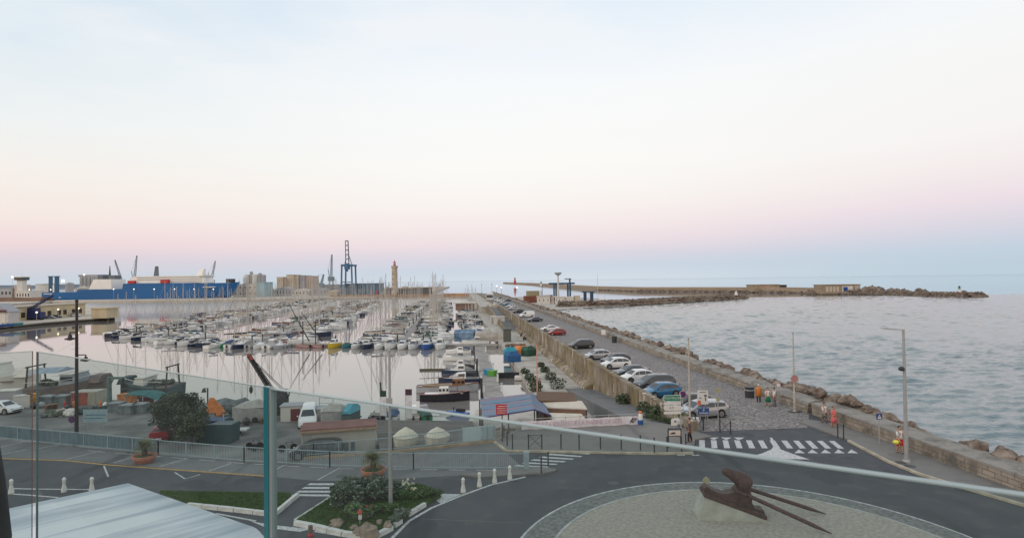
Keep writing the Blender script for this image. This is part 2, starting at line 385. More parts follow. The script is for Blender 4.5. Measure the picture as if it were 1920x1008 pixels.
hp = [tuple(ML(25, -40)), tuple(ML(25, 552)), (-6000, 552, 0), (-6000, -40, 0)]
struct(MB().sheet([(p[0], p[1], 0) for p in hp]).build('harbour_water', HARB, loc=(0, 0, ZW)))
p1_, p0_ = ML(25, 552), ML(25, -40)
struct(MB().add([(p0_.x, p0_.y, 0), (3000, p0_.y, 0), (60000, 6000, 0), (60000, 60000, 0), (-60000, 60000, 0), (-60000, 552, 0), (-6000, 552, 0), (p1_.x, p1_.y, 0)],
                [(0, 1, 2, 3, 4, 5, 6, 7)]).build('sea', SEAM, loc=(0, 0, ZW)))

# open sea with real waves out to 450 m
import numpy as np
def sea_waves():
    rg_ = np.random.RandomState(5); ys = [27.0]
    while ys[-1] < 455: ys.append(ys[-1] + .28 + ys[-1] * .0042)
    ys = np.array(ys); tx = np.linspace(-.14, 1.02, 760); Y, TX = np.meshgrid(ys, tx, indexing='ij'); X = TX * Y
    Z = np.zeros_like(X); lam = np.exp(rg_.uniform(np.log(.55), np.log(4.2), 64))
    for l in lam:
        th = rg_.normal(rad(-80), rad(19)); k = 2 * np.pi / l; ph = rg_.uniform(0, 6.28)
        att = np.clip((l - Y * .0045) / (l * .5), .12, 1)
        Z += att * (.050 / k) * np.sin(k * (X * np.cos(th) + Y * np.sin(th)) + ph + .6 * np.sin(X * .03 + Y * .05 + ph))
    Z = Z + .25 * Z * np.abs(Z) / (np.abs(Z).max() + 1e-6)
    mod = .85 + .25 * np.sin(X * .031 + 1.2 + .8 * np.sin(Y * .02)) * np.sin(Y * .043 + .5 * np.sin(X * .017)); Z *= mod
    T = X * .99565 + Y * .0932; keep = T > 31.0
    n0, n1 = X.shape; idx = np.arange(n0 * n1).reshape(n0, n1)
    f = np.stack([idx[:-1, :-1], idx[:-1, 1:], idx[1:, 1:], idx[1:, :-1]], -1).reshape(-1, 4); kf = (keep[:-1, :-1] & keep[1:, 1:]).reshape(-1); f = f[kf]
    used = np.unique(f); rem = -np.ones(n0 * n1, int); rem[used] = np.arange(len(used)); f = rem[f]
    V = np.stack([X, Y, Z + .34], -1).reshape(-1, 3)[used]
    me = D.meshes.new('sea_waves'); me.vertices.add(len(V)); me.vertices.foreach_set('co', V.ravel()); me.loops.add(len(f) * 4); me.loops.foreach_set('vertex_index', f.ravel().astype(np.int32))
    me.polygons.add(len(f)); me.polygons.foreach_set('loop_start', np.arange(0, len(f) * 4, 4, dtype=np.int32)); me.polygons.foreach_set('use_smooth', np.ones(len(f), bool)); me.update(calc_edges=True); me.materials.append(SEAN)
    o = D.objects.new('sea_waves', me); C.objects.link(o); o.location = (0, 0, ZW); return struct(o)
sea_waves()
# ---- upper ground, lower quay
fence = [G(70, 830), G(296, 852), G(457, 866), G(618, 875), G(775, 879), G(985, 880)]
plat = [(-900, -60), (-20, -60), tuple(ML(33, -60))[:2], tuple(ML(33, 548))[:2], tuple(ML(18.3, 548))[:2], tuple(ML(18.3, 46))[:2], tuple(ML(17.0, 47.5))[:2],
        tuple(G(1197, 786))[:2], tuple(G(975, 808))[:2], tuple(G(928, 829))[:2]] + [tuple(p)[:2] for p in fence[::-1]] + [(-120, 62), (-900, 110)]
struct(MB().prism(plat, -4.6, -.02).build('ground', CONC))
struct(MB().sheet(plat, 0).build('road', ASPH))
quay = [(-260, 20), (-260, 79), (-90, 79), (-44, 77)] + [tuple(G(x, y, ZQ))[:2] for x, y in ((540, 768), (600, 784), (701, 787), (885, 789), (893, 767), (1005, 741))] + \
       [tuple(ML(t_, s_))[:2] for t_, s_ in ((10.3, 130), (9.3, 235), (9.0, 545), (18.2, 545), (18.2, 30))]
struct(MB().prism(quay, -5, ZQ).build('quay', QUAYC))
yard = [(-259, 30), (-259, 78.5), (-90, 78.5), (-44, 76.5)] + [tuple(G(x, y, ZQ))[:2] for x, y in ((540, 769.5), (600, 785.5), (700, 789), (640, 815), (700, 850))] + [(-10, 35)]
struct(MB().sheet(yard, ZQ + .006).build('quay_surface', YARD))
# vehicle ramp between the two railings
bl = [(G(928, 829), 0.0), (G(736, 849.5, -1.4), -1.4), (G(587, 859, -2.7), -2.7), (G(560, 861, -3), -2.99)]
fl = [(G(985, 880), 0.0), (G(775, 879), -1.4), (G(618, 875), -2.7), (G(590, 873.5), -2.99)]
vs_ = [(p.x, p.y + .0, z) for p, z in bl] + [(p.x, p.y + .02, z) for p, z in fl]
struct(MB().add([(x, y, z + .004) for x, y, z in vs_], [(0, 1, 5, 4), (1, 2, 6, 5), (2, 3, 7, 6)]).build('ramp_road', ASPH2))
mb = MB()
for (p, z), (q, w) in zip(bl, bl[1:]):
    nrm = Vector((-(q - p).y, (q - p).x, 0)).normalized() * -.35
    a0, b0 = Vector((p.x, p.y, 0)), Vector((q.x, q.y, 0))
    mb.add([(a0.x, a0.y, -3.1), (b0.x, b0.y, -3.1), (b0.x + nrm.x, b0.y + nrm.y, -3.1), (a0.x + nrm.x, a0.y + nrm.y, -3.1),
            (a0.x, a0.y, z + .18), (b0.x, b0.y, w + .18), (b0.x + nrm.x, b0.y + nrm.y, w + .18), (a0.x + nrm.x, a0.y + nrm.y, z + .18)],
           [(3, 2, 1, 0), (4, 5, 6, 7), (0, 1, 5, 4), (1, 2, 6, 5), (2, 3, 7, 6), (3, 0, 4, 7)])
tag(mb.build('ramp_wall', mat('ramp_kerb', (.30, .24, .17), .9, .2, 1.2)), 'low brownish retaining kerb below the railing along the vehicle ramp', 'retaining wall')
# stone embankment behind the railing
emb = [tuple(G(x, y, ZQ)) for x, y in ((701, 787), (885, 789))] + [(G(905, 822, -.6).x, G(905, 822).y, -.5), (G(720, 842, -2).x, G(720, 842, -1.6).y, -1.7)]
struct(MB().add([(p[0], p[1], p[2] + .03) for p in emb], [(3, 2, 1, 0)]).build('embankment', mat('embankment_stone', (.13, .12, .11), .95, .35, .8, detail=9, stretch=(.3, 1.5, 1), bump=.5)))
# pedestrian ramp down beside the old wall
a_, b_ = 47.6, 80
rp = [(14.6, a_, 0.0), (18.05, a_, 0.0), (18.05, b_, -3.0), (14.6, b_, -3.0)]
struct(MB().add([tuple(ML(t_, s_, z + .01)) for t_, s_, z in rp] + [tuple(ML(t_, s_, -3.2)) for t_, s_, z in rp], [(0, 1, 2, 3), (0, 3, 7, 4), (1, 0, 4, 5)]).build('ramp_path', ASPH2))

# ---- mole surface
struct(MB().sheet([(18.5, 44.5), (27.6, 44.5), (30.6, 49), (30.6, 545), (18.5, 545)], .008).build('cobbled_road', SETTS, loc=(0, 0, 0), rz=MROT))
cob2 = [G(1300, 826), G(1345, 811), G(1290, 803), ML(18.6, 46), ML(18.6, 44.4), ML(27.6, 44.4), G(1560, 822), G(1450, 821)]
# pavements
PV = []
def pavement(name, pix, m, h=.12, z=0):
    o = struct(MB().prism([tuple(G(x, y, z))[:2] for x, y in pix], z - .3, z + h).build(name, m)); PV.append(o); return o
pavement('pavement', [(928, 829), (950, 846), (1020, 847), (1240, 851), (1300, 850), (1303, 826), (1335, 820), (1290, 806), (1268, 800), (1240, 795), (1197, 788), (975, 809)], PAVE)
struct(MB().prism([tuple(p)[:2] for p in (G(1591, 827), G(1666, 866), G(1725, 890), G(1800, 913), G(1920, 948), Vector((27.55, 26.6, 0)), ML(30.5, 22), ML(30.62, 24), ML(30.62, 44.8), ML(29.0, 46.5), ML(27.8, 46.0))], -.3, .12).build('seaside_pavement', PAVE))
KERB = mat('kerb_stone', (.40, .36, .28), .9, .2, 1.5)
def strip(name, pts, w, z0, z1, m, closed=False, lab=None):
    mb = MB(); n = len(pts); pts = [Vector((p[0], p[1], 0)) for p in pts]
    L, Rr = [], []
    for i, p in enumerate(pts):
        a = pts[i - 1] if (i or closed) else p; b = pts[(i + 1) % n] if (i < n - 1 or closed) else p
        d = (b - a).normalized(); q = Vector((-d.y, d.x, 0)) * w / 2; L.append(p + q); Rr.append(p - q)
    v = []
    for l, r in zip(L, Rr): v += [(l.x, l.y, z0), (r.x, r.y, z0), (r.x, r.y, z1), (l.x, l.y, z1)]
    fs = []
    for i in range(n if closed else n - 1):
        j = (i + 1) % n
        for k in range(4): kk = (k + 1) % 4; fs.append((4 * i + k, 4 * i + kk, 4 * j + kk, 4 * j + k))
    if not closed: fs += [(3, 2, 1, 0), (4 * n - 4, 4 * n - 3, 4 * n - 2, 4 * n - 1)]
    mb.add(v, [f[::-1] for f in fs]); return struct(mb.build(name, m))
strip('kerb', [G(950, 846.5), G(1020, 847.5), G(1240, 851.5), G(1300, 850.5)], .18, -.1, .123, KERB)
strip('kerb', [G(928, 829.5), G(950, 846.5)], .18, -.1, .126, KERB)
strip('kerb', [G(1591, 827.5), G(1666, 866.5), G(1725, 890.5), G(1800, 913.5), G(1920, 948.5), Vector((27.5, 26.5, 0)), ML(30.4, 22)], .2, -.1, .13, KERB)
# parking strip behind the street
strip_px = [(985, 881), (775, 880), (618, 876), (457, 867), (296, 853), (70, 831), (0, 826)]
lay = [(0, 858), (122, 861), (320, 878), (500, 892), (594, 901), (700, 899.5), (860, 891), (985, 880.5)]
struct(MB().sheet([G(x, y) for x, y in strip_px + lay[:-1]] , .005).build('parking_strip', ASPH2))
# central splitter tip with posts
pavement('refuge', [(985, 877), (1018, 877), (1043, 881), (1042, 884), (1020, 889), (950, 893), (900, 896), (862, 891)], PAVE, .1)

# ---- roundabout
RC = Vector((10.4, 23.8, 0)); RO, RI = 10.76, 9.15
def circ(c, r, n=96): return [(c.x + r * math.cos(2 * math.pi * i / n), c.y + r * math.sin(2 * math.pi * i / n)) for i in range(n)]
struct(MB().prism(circ(RC, RO), -.2, .06).build('roundabout_apron', APRON))
struct(MB().prism(circ(RC, RI), -.2, .20).build('roundabout_island', GRAVEL))
strip('roundabout_kerb', circ(RC, RO), .11, -.1, .068, mat('ring_paint', (.42, .44, .44), .8, .25, 5), True)
strip('roundabout_kerb', circ(RC, RI), .14, -.1, .215, mat('pale_kerb', (.36, .37, .35), .9, .15, 2), True)

# ---- painted markings: one sheet object per marking
def mark(name, quads, m=ROADW, z=.012, zz=0):
    mb = MB()
    for q in quads: mb.sheet([G(x, y, zz) for x, y in q], z + zz)
    return struct(mb.build(name, m))
Z0a, Z0b = G(1311, 839.5), G(1562, 840.5); Z1a, Z1b = G(1311, 824.5), G(1545, 826)
mb = MB()
for i in range(12):
    f0 = i / 10.6; f1 = (i + .47) / 10.6
    a, b_, c_, d_ = Z0a.lerp(Z0b, f0), Z0a.lerp(Z0b, f1), Z1a.lerp(Z1b, f1), Z1a.lerp(Z1b, f0)
    mb.sheet([a, b_, c_, d_], .014)
struct(mb.build('zebra_crossing_marking', ROADW))
tri = []
for i in range(4): x = 1304 + i * 24; tri.append([(x, 819.5), (x + 20, 819.7), (x + 12, 823.6), (x + 7, 823.6)])
for i in range(5): x = 1489 + i * 25; tri.append([(x, 849), (x + 20, 849.3), (x + 9 - i * .5, 842)])
mark('speed_table_marking', tri)
mark('splitter_marking', [[(1443, 820), (1448, 820), (1456, 835), (1464, 842), (1480, 848), (1518, 861), (1400, 858), (1430, 849), (1446, 842), (1451, 836)]])
mark('crossing_marking', [[(962 + 15.8 * k, 873.5 - 5.3 * k), (1026 + 15.5 * k, 876 - 4.9 * k), (1031 + 15.5 * k, 874 - 4.9 * k), (969 + 15.8 * k, 871 - 5.3 * k)] for k in range(6)])
mark('crossing_marking', [[(545 + 10 * k, 929.5 - 6.9 * k), (622 + 12 * k, 930 - 6.9 * k), (630 + 12 * k, 926.5 - 6.9 * k), (552 + 10 * k, 926 - 6.9 * k)] for k in range(4)])
def mline(name, pts, w=.13, m=ROADW, z=.012): return strip(name, [G(x, y) for x, y in pts], w, -.05, z, m)
mline('edge_line_marking', [(735, 1008), (767, 976), (808, 952), (862, 929.5), (920, 908.5), (985, 893.5)], .16)
mline('dashed_line_marking', [(1270, 852.5), (1284, 852.5)]); mline('dashed_line_marking', [(1297, 852.7), (1311, 852.7)])
for px_, py_ in ((1688, 866.5), (1706, 873), (1150, 905), (640, 892)):
    p_ = G(px_, py_, .12 if px_ > 1600 else 0); mb = MB().cyl((0, 0, -.05), (0, 0, .009), .33, n=20); tag(mb.build('manhole_cover', DARKM, loc=p_), 'round iron manhole cover %s' % {1688: 'just left of the foot of the seaside lamp', 1706: 'right below the foot of the seaside lamp', 1150: 'in the road beyond the roundabout', 640: 'in the street left of the planted island'}[px_], 'manhole cover', 'manhole covers')
YEL = mat('yellow_road_paint', (.40, .25, .08), .8, .25, 4, detail=8)
mline('yellow_line_marking', [(0, 859), (122, 862.6), (192, 870), (320, 879.5), (499, 892)], .16, YEL, .016)
for a, b_ in (((70, 841), (120, 831)), ((122, 861), (188, 845)), ((213, 867), (251, 856)), ((299, 874), (348, 860)), ((391, 882.5), (433, 868)), ((497, 889), (532, 872)), ((596, 899), (637, 876.5)), ((0, 852), (50, 842)), ((0, 838), (40, 829))):
    mline('parking_bay_marking', [a, b_], .12, PARKW, .013)
for i in range(16):
    x = 165 + i * 52; f = lambda x: 843 + (x - 165) * .08 if x < 457 else (866.5 + (x - 457) * .055 if x < 618 else 876 + (x - 618) * .012)
    mline('parking_dash_marking', [(x, f(x) + 1.5), (x + 32, f(x + 32) + 1.5)], .10, PARKW, .0135)
mline('thin_line_marking', [(790, 972), (980, 980)], .05, mat('road_seam', (.12, .12, .12)), .009)
mline('thin_line_marking', [(195, 873), (203, 893)], .1, z=.011); mline('thin_line_marking', [(328, 885), (347, 897), (375, 889)], .08, z=.011)
mark('hatched_marking', [[(468, 976), (512, 984), (585, 991), (562, 996.5), (500, 989)]])
mline('edge_line_marking', [(590, 995), (660, 1007)], .14, z=.011); mline('edge_line_marking', [(405, 962), (480, 976)], .12, z=.011)
mline('edge_line_marking', [(20, 915), (60, 916), (175, 917)], .12, z=.011); mline('edge_line_marking', [(20, 925), (62, 928), (110, 932)], .12, z=.011)

# ---- planted islands with white kerb blocks
KW = mat('whitewashed_kerb', (.60, .60, .58), .8, .12, 4, detail=7)
def bed(name, pix, h): return struct(MB().prism([tuple(G(x, y))[:2] for x, y in pix], -.2, h).build(name, SOIL))
bed1 = [(300, 925), (546, 929), (512, 965), (440, 956), (352, 948)]
bed2 = [(652, 909), (720, 905), (790, 912), (824, 925), (826, 933), (795, 949), (747, 981), (728, 994), (690, 1004), (640, 1000), (590, 986), (553, 979), (622, 934)]
bed('grass_bed', bed1, .14); bed('planted_bed', bed2, .14)
def kerbrow(pts, w, gapevery, jit=1.0):
    rnd = random.Random(3)
    for (x0, y0), (x1, y1) in zip(pts, pts[1:]):
        a, b_ = G(x0, y0), G(x1, y1); L = (b_ - a).length; n = max(1, round(L / gapevery)); d = (b_ - a) / n; ang = math.atan2(d.y, d.x)
        for i in range(n):
            c = a + d * (i + .5)
            mb = MB().box((0, 0, .1), (d.length * .965, w * rnd.uniform(.9, 1.1), .22), 0, (.98, .9))
            struct(mb.build('kerb_block', KW, loc=(c.x, c.y, 0), rz=ang + rnd.uniform(-.01, .01)))
kerbrow([(352, 949), (440, 958), (513, 967)], .22, 1.0); kerbrow([(515, 966), (558, 930)], .22, 1.0)
kerbrow([(552, 981), (624, 934)], .14, 1.6)
kerbrow([(553, 983), (590, 990), (643, 1003), (684, 1008)], .28, 1.0)
kerbrow([(700, 1010), (735, 992)], .28, .9); kerbrow([(738, 988), (752, 979)], .25, .6); kerbrow([(764, 968), (797, 948)], .22, 1.0)
mark('painted_kerb_tip', [[(822, 925), (865, 926), (826, 943), (818, 938), (828, 931)]], ROADW, .015)

# ---- old quay wall of the mole (local x = across, y = along)
def mlobj(mb, name, mats, smooth=False): return mb.build(name, mats, rz=MROT, smooth=smooth)
def outline(mb, s0, s1, prof_, step=6.0, jit=.02):
    rnd = random.Random(int(s0)); n = max(2, int((s1 - s0) / step)); rings = []
    for i in range(n + 1):
        s = s0 + (s1 - s0) * i / n; j = rnd.uniform(-jit, jit)
        rings.append([(t_ + j, s, z + rnd.uniform(-jit, jit)) for t_, z in prof_])
    return mb.loft([r[::-1] for r in rings])
# opening with a service ramp between s=168 and s=250
w = outline(MB(), 44.5, 175, [(18.06, -3.2), (18.06, .62), (17.98, .64), (17.98, .82), (18.62, .82), (18.62, -.1)][::-1], 9, .006)
o = tag(mlobj(w, 'quay_wall', OLDW), 'tall stained ochre stone wall carrying the parking road above the quay, nearer stretch', 'wall')
f_ = outline(MB(), 78, 175, [(16.9, -3.1), (17.1, -2.45), (17.6, -2.2), (18.04, -2.1), (18.04, -3.1)][::-1], 4, .025)
mlobj(f_, 'footing', OLDW).parent = o; o.children[-1].rotation_euler = (0, 0, 0)
w = outline(MB(), 262, 545, [(18.06, -3.2), (18.06, .62), (17.98, .64), (17.98, .82), (18.62, .82), (18.62, -.1)][::-1])
tag(mlobj(w, 'quay_wall', OLDW), 'stained ochre stone wall beyond the service ramp, farther stretch', 'wall')
w = outline(MB(), 175, 262, [(18.06, -3.2), (18.06, .64), (17.98, .82), (18.62, .82), (18.62, -.1)][::-1])
tag(mlobj(w, 'quay_wall', OLDW), 'stained ochre stone wall behind the sloping service ramp', 'wall')
w = MB().add([(13.6, 172, -3.1), (14.2, 172, -3.1), (14.2, 270, -3.1), (13.6, 270, -3.1), (13.6, 172, -2.2), (14.2, 172, -2.2), (14.2, 270, .8), (13.6, 270, .8)],
             [(3, 2, 1, 0), (4, 5, 6, 7), (0, 1, 5, 4), (1, 2, 6, 5), (2, 3, 7, 6), (3, 0, 4, 7)])
tag(mlobj(w, 'ramp_side_wall', OLDW), 'sloping ochre wall on the harbour side of the service ramp', 'wall')
struct(mlobj(MB().add([(14.2, 172, -2.99), (18.05, 172, -2.99), (18.05, 270, 0), (14.2, 270, 0)], [(0, 1, 2, 3)]), 'service_ramp', ASPH2))
struct(mlobj(MB().bb(10.5, 18.05, 270, 545, -3.1, -.05), 'upper_terrace', QUAYC))

# ---- low seawall
w = outline(MB(), 2, 48.6, [(30.6, -.1), (30.6, .85), (30.66, .9), (32.3, .98), (32.5, -4.3)][::-1], 2.5, .03)
SW1 = tag(mlobj(w, 'seawall', [SEAW]), 'low broad stone seawall beside the pavement and the tall lamp', 'wall')
mlobj(outline(MB(), 2, 48.6, [(30.55, .86), (30.55, 1.02), (32.4, 1.10), (32.4, .9)][::-1], 2.6, .03), 'coping', SEACAP).parent = SW1; SW1.children[-1].rotation_euler = (0, 0, 0)
w = outline(MB(), 49.2, 545, [(30.6, -.1), (30.62, .35), (30.75, .74), (32.3, .9), (32.5, -4.3)][::-1], 1.1, .07)
SW2 = tag(mlobj(w, 'seawall', [SEAW]), 'long weathered stone seawall on the open sea side of the cobbled road', 'wall')
mlobj(outline(MB(), 49.2, 545, [(30.66, .70), (30.75, .90), (31.4, 1.02), (32.1, 1.06), (32.6, .7)][::-1], .9, .10), 'coping', SEACAP).parent = SW2; SW2.children[-1].rotation_euler = (0, 0, 0)

# ---- riprap
rr = random.Random(11)
RME = [MB().rock((0, 0, 0), (1, .85, .62), random.Random(50 + i), 9, 6).mesh('boulder', ROCKM) for i in range(14)]
def crest(s): return -1.2 if s < 31 else (.75 if s < 36 else (-.2 if s < 38.5 else (.7 if s < 43 else (1.2 if s < 56 else .85))))
s = 29.5; nb = 0
while s < 80:
    for k, t_ in enumerate((32.75, 33.5, 34.3, 35.1, 36.0, 37.0)):
        if nb > 284: break
        hz = crest(s) + .15 - k * .62 - (0 if k else .1)
        ob = D.objects.new('boulder', RR_ME) if False else D.objects.new('boulder', rr.choice(RME)); C.objects.link(ob)
        p = ML(t_ + rr.uniform(-.35, .35), s + rr.uniform(-.5, .5), hz + rr.uniform(-.35, .3)); sc = rr.uniform(.4, .85)
        ob.location = p; ob.rotation_euler = (rr.uniform(-.3, .3), rr.uniform(-.3, .3), rr.uniform(0, 6)); ob.scale = (sc, sc * rr.uniform(.8, 1.1), sc * rr.uniform(.9, 1.25))
        tag(ob, 'brown weathered boulder in the riprap between the low seawall and the sea', 'boulder', 'boulders of the sea defence'); nb += 1
    s += .95
mb = MB(); sf = s
s = 29.0
while s < 545:
    far = s > 170
    for k, t_ in enumerate((32.75, 33.6, 34.5, 35.5, 36.6, 37.8)):
        if s < sf:
            continue
        z = crest(s) + .1 - k * .66 + rr.uniform(-.35, .35)
        sc = rr.uniform(.4, .9) * (1 if not far else 1.25)
        mb.rock(tuple(ML(t_ + rr.uniform(-.5, .5), s + rr.uniform(-.7, .7), z)), (sc, sc * .9, sc * .75), rr, 6, 4)
    s += .95 if not far else 1.5
tag(mb.build('riprap', ROCKM), 'dark brown boulders heaped along the far part of the seawall', 'boulders', None, 'stuff')
# a bed of rock below, so no gap shows water through
struct(mlobj(outline(MB(), 10, 545, [(32.3, -5), (32.3, -.9), (34, -1.6), (39.2, -5)][::-1], 4, .3), 'rock_bed', ROCKM))

def heap(mb, pts, w, h, size, rnd, dens=1.0):
    for a, b_ in zip(pts, pts[1:]):
        L = (b_ - a).length; n = int(L / size * 1.1 * dens); d = (b_ - a).normalized(); q = Vector((-d.y, d.x, 0))
        for i in range(n):
            for k in range(-2, 3):
                c = a + d * (L * (i + rnd.uniform(0, 1)) / n) + q * (k * w / 5 + rnd.uniform(-.4, .4))
                z = ZW + h * (1 - (abs(k) / 2.6) ** 1.5) - size * .35 + rnd.uniform(-.3, .3) * size * .5
                mb.rock((c.x, c.y, z), (size, size * .9, size * .75), rnd, 6, 4)
def ridge(mb, pts, w, h):
    rings = []
    for i, p in enumerate(pts):
        a = pts[max(0, i - 1)]; b_ = pts[min(len(pts) - 1, i + 1)]; d = (b_ - a).normalized(); q = Vector((-d.y, d.x, 0))
        rings.append([tuple(p + q * k * w / 2 + Vector((0, 0, z - p.z))) for k, z in ((-1, ZW - .5), (-.45, ZW + h * .75), (.45, ZW + h * .75), (1, ZW - .5))])
    mb.loft(rings)
ib = [Vector((26, 332, ZW)), G(1120, 575.5, ZW), G(1180, 572.5, ZW), G(1250, 568.5, ZW), G(1320, 564.5, ZW), G(1372, 561, ZW), G(1392, 559.5, ZW)]
mb = MB(); ridge(mb, ib, 11, 2.9); heap(mb, ib, 11, 3.4, 1.35, rr)
tag(mb.build('inner_breakwater', ROCKF), 'low boulder breakwater with a small white beacon at its tip', 'breakwater')
fb = [G(x, y, ZW) for x, y in ((945, 530.8), (1000, 533.3), (1060, 538.2), (1120, 543.2), (1200, 546.2), (1340, 547.2), (1480, 548.8), (1545, 550.5))]
FBW = block_mat('far_breakwater_wall', (.42, .33, .24), (.33, .26, .19), (.22, .17, .13), 9, 6, (0, 2), (.24, .19, .15))
mb = MB(); rings = []
for i, p in enumerate(fb):
    a = fb[max(0, i - 1)]; b_ = fb[min(len(fb) - 1, i + 1)]; d = (b_ - a).normalized(); q = Vector((-d.y, d.x, 0))
    rings.append([tuple(p + q * k + Vector((0, 0, z))) for k, z in ((-5, -1), (-5, 5.4), (5, 5.4), (5, -1))])
mb.loft(rings)
FB = tag(mb.build('outer_breakwater', FBW), 'long pale brown masonry breakwater wall along the horizon', 'breakwater')
mb = MB(); heap(mb, [p + Vector((0, -9, 0)) if p.y < 900 else p + Vector((-9, -4, 0)) for p in fb[3:]], 7, 1.6, 2.2, rr, .8); ridge(mb, [p + Vector((0, -7, 0)) for p in fb[3:]], 10, 1.2)
mb.build('rock_toe', ROCKF, FB)
mb = MB(); tp = [G(x, y, ZW) for x, y in ((1520, 551.5), (1570, 551.5), (1640, 552), (1700, 554), (1760, 556.5), (1820, 557.5), (1848, 557))]
ridge(mb, [p + Vector((0, 6, 0)) for p in tp], 13, 2.6); heap(mb, [p + Vector((0, 4, 0)) for p in tp], 12, 3.2, 1.7, rr)
for x, y, r_ in ((1632, 541.5, 4), (1645, 540.5, 4.5), (1658, 542, 4), (1682, 544, 3.6), (1692, 544, 3), (1708, 545, 3.2), (1735, 545, 3.6), (1746, 545.5, 3), (1812, 548, 2.6), (1818, 547.5, 2.6), (1620, 544, 3)):
    p = AT(x, y, G(x, 552, ZW).y); mb.rock((p.x, p.y + 7, p.z - r_ * .5), (r_ * 1.4, r_ * 1.2, r_), rr, 7, 5)
tag(mb.build('breakwater_tip', ROCKF), 'rugged rocky tip of the outer breakwater with a green and white beacon', 'breakwater')
# cross mole at the end of the harbour, boatyard land, far left shores
struct(MB().prism([tuple(ML(9, 540))[:2], tuple(ML(18.2, 540))[:2], tuple(ML(18.2, 556))[:2], (-140, 575), (-250, 590), (-250, 572), (-140, 556)], -5, -3).build('cross_mole', QUAYC))
yl = [tuple(ML(32.4, 300))[:2]] + [tuple(G(x, y, -3.3))[:2] for x, y in ((1042, 580.5), (1110, 575), (1180, 571.5), (1128, 564), (1122, 559), (1005, 554.5))] + [tuple(ML(32.4, 500))[:2]]
struct(MB().prism(yl, -5, -3.3).build('boatyard_ground', QUAYC))
SHQ = mat('pale_quay_wall', (.45, .41, .35), .9, .15, .15, detail=6)
lp = [G(95, 568.2, ZW), G(270, 567.2, ZW), G(440, 565.5, ZW), G(540, 563.5, ZW), G(700, 560.5, ZW)]
struct(MB().prism([(p.x, p.y) for p in lp] + [(-100, 700), (-160, 1500), (-1600, 1500), (-1200, 420), (-600, 330)] + [tuple(G(0, 575, ZW))[:2]], -5, -2.2).build('far_quay', SHQ))
lp2 = [G(215, 600, ZW), G(160, 603.5, ZW), G(80, 610, ZW), G(0, 619, ZW), Vector((-330, 210, 0))]
struct(MB().prism([(p.x, p.y) for p in lp2] + [(-420, 260), (-330, 300)] + [tuple(G(155, 577, ZW))[:2]] + [tuple(G(212, 594, ZW))[:2]], -5, -2.6).build('near_spit', SHQ))
strip('spit_fender', [p for p in lp2], .5, -3.9, -3.0, mat('tarred_timber', (.04, .035, .03), .9, .2, 1))
HILL = mat('far_hill', (.13, .16, .19), 1, .15, .01)
mb = MB(); rings = []
for i in range(27):
    x = -9000 + i * 210; h = 20 + 55 * max(0, math.sin(i * .14 + .4)) * (1 - i / 44) + 6 * math.sin(i * 1.7) 
    rings.append([(x, 5200, -6), (x, 5400, h), (x, 5900, h * .9), (x, 6200, -6)])
mb.loft(rings); struct(mb.build('hills', HILL))
# ================================================================== CARS (nose towards +x, origin on the ground under the middle)
def paint(name, c, m=.0): return mat(name, c, .28, .03, 2, metal=m, coat=.6, spec=.5)
CARC = {'white': paint('car_white', (.68, .69, .69)), 'silver': paint('car_silver', (.40, .42, .44), .5), 'black': paint('car_black', (.018, .02, .024)), 'grey': paint('car_grey', (.07, .085, .095), .4),
        'blue': paint('car_blue', (.012, .13, .27), .3), 'red': paint('car_red', (.30, .012, .018)), 'navy': paint('car_navy', (.02, .03, .06)), 'green': paint('car_green', (.04, .10, .06))}
SHAPES = {  # length, width, height, belt, station list for body top (x fraction, z), cabin (x, z) front..rear as fractions of length from the nose
 'hatch': dict(L=4.0, W=1.74, H=1.50, belt=.92, hood=[(0, .52), (.02, .66), (.10, .78), (.27, .93)], cab=[(.22, .92), (.40, 1.40), (.50, 1.48), (.78, 1.45), (.90, 1.28), (.985, .95)], tail=[(.985, .95), (1.0, .62)]),
 'wagon': dict(L=4.7, W=1.80, H=1.48, belt=.92, hood=[(0, .50), (.02, .64), (.09, .76), (.26, .92)], cab=[(.22, .91), (.38, 1.36), (.50, 1.46), (.84, 1.42), (.90, 1.36), (.975, .98)], tail=[(.975, .98), (1.0, .62)]),
 'mpv': dict(L=4.4, W=1.82, H=1.62, belt=.98, hood=[(0, .54), (.02, .70), (.08, .84), (.20, .99)], cab=[(.15, .97), (.36, 1.50), (.48, 1.60), (.84, 1.57), (.92, 1.42), (.985, 1.0)], tail=[(.985, 1.0), (1.0, .64)]),
 'sedan': dict(L=4.4, W=1.76, H=1.44, belt=.90, hood=[(0, .50), (.02, .62), (.09, .75), (.27, .90)], cab=[(.24, .89), (.42, 1.34), (.52, 1.42), (.70, 1.39), (.86, 1.02), (.90, .96)], tail=[(.90, .97), (.985, .94), (1.0, .64)]),
 'van': dict(L=4.9, W=1.9, H=2.05, belt=1.15, hood=[(0, .55), (.02, .80), (.07, .98), (.16, 1.12)], cab=[(.13, 1.10), (.29, 1.80), (.36, 2.0), (.90, 2.03), (.975, 1.95), (.995, 1.15)], tail=[(.995, 1.15), (1.0, .6)]),
}
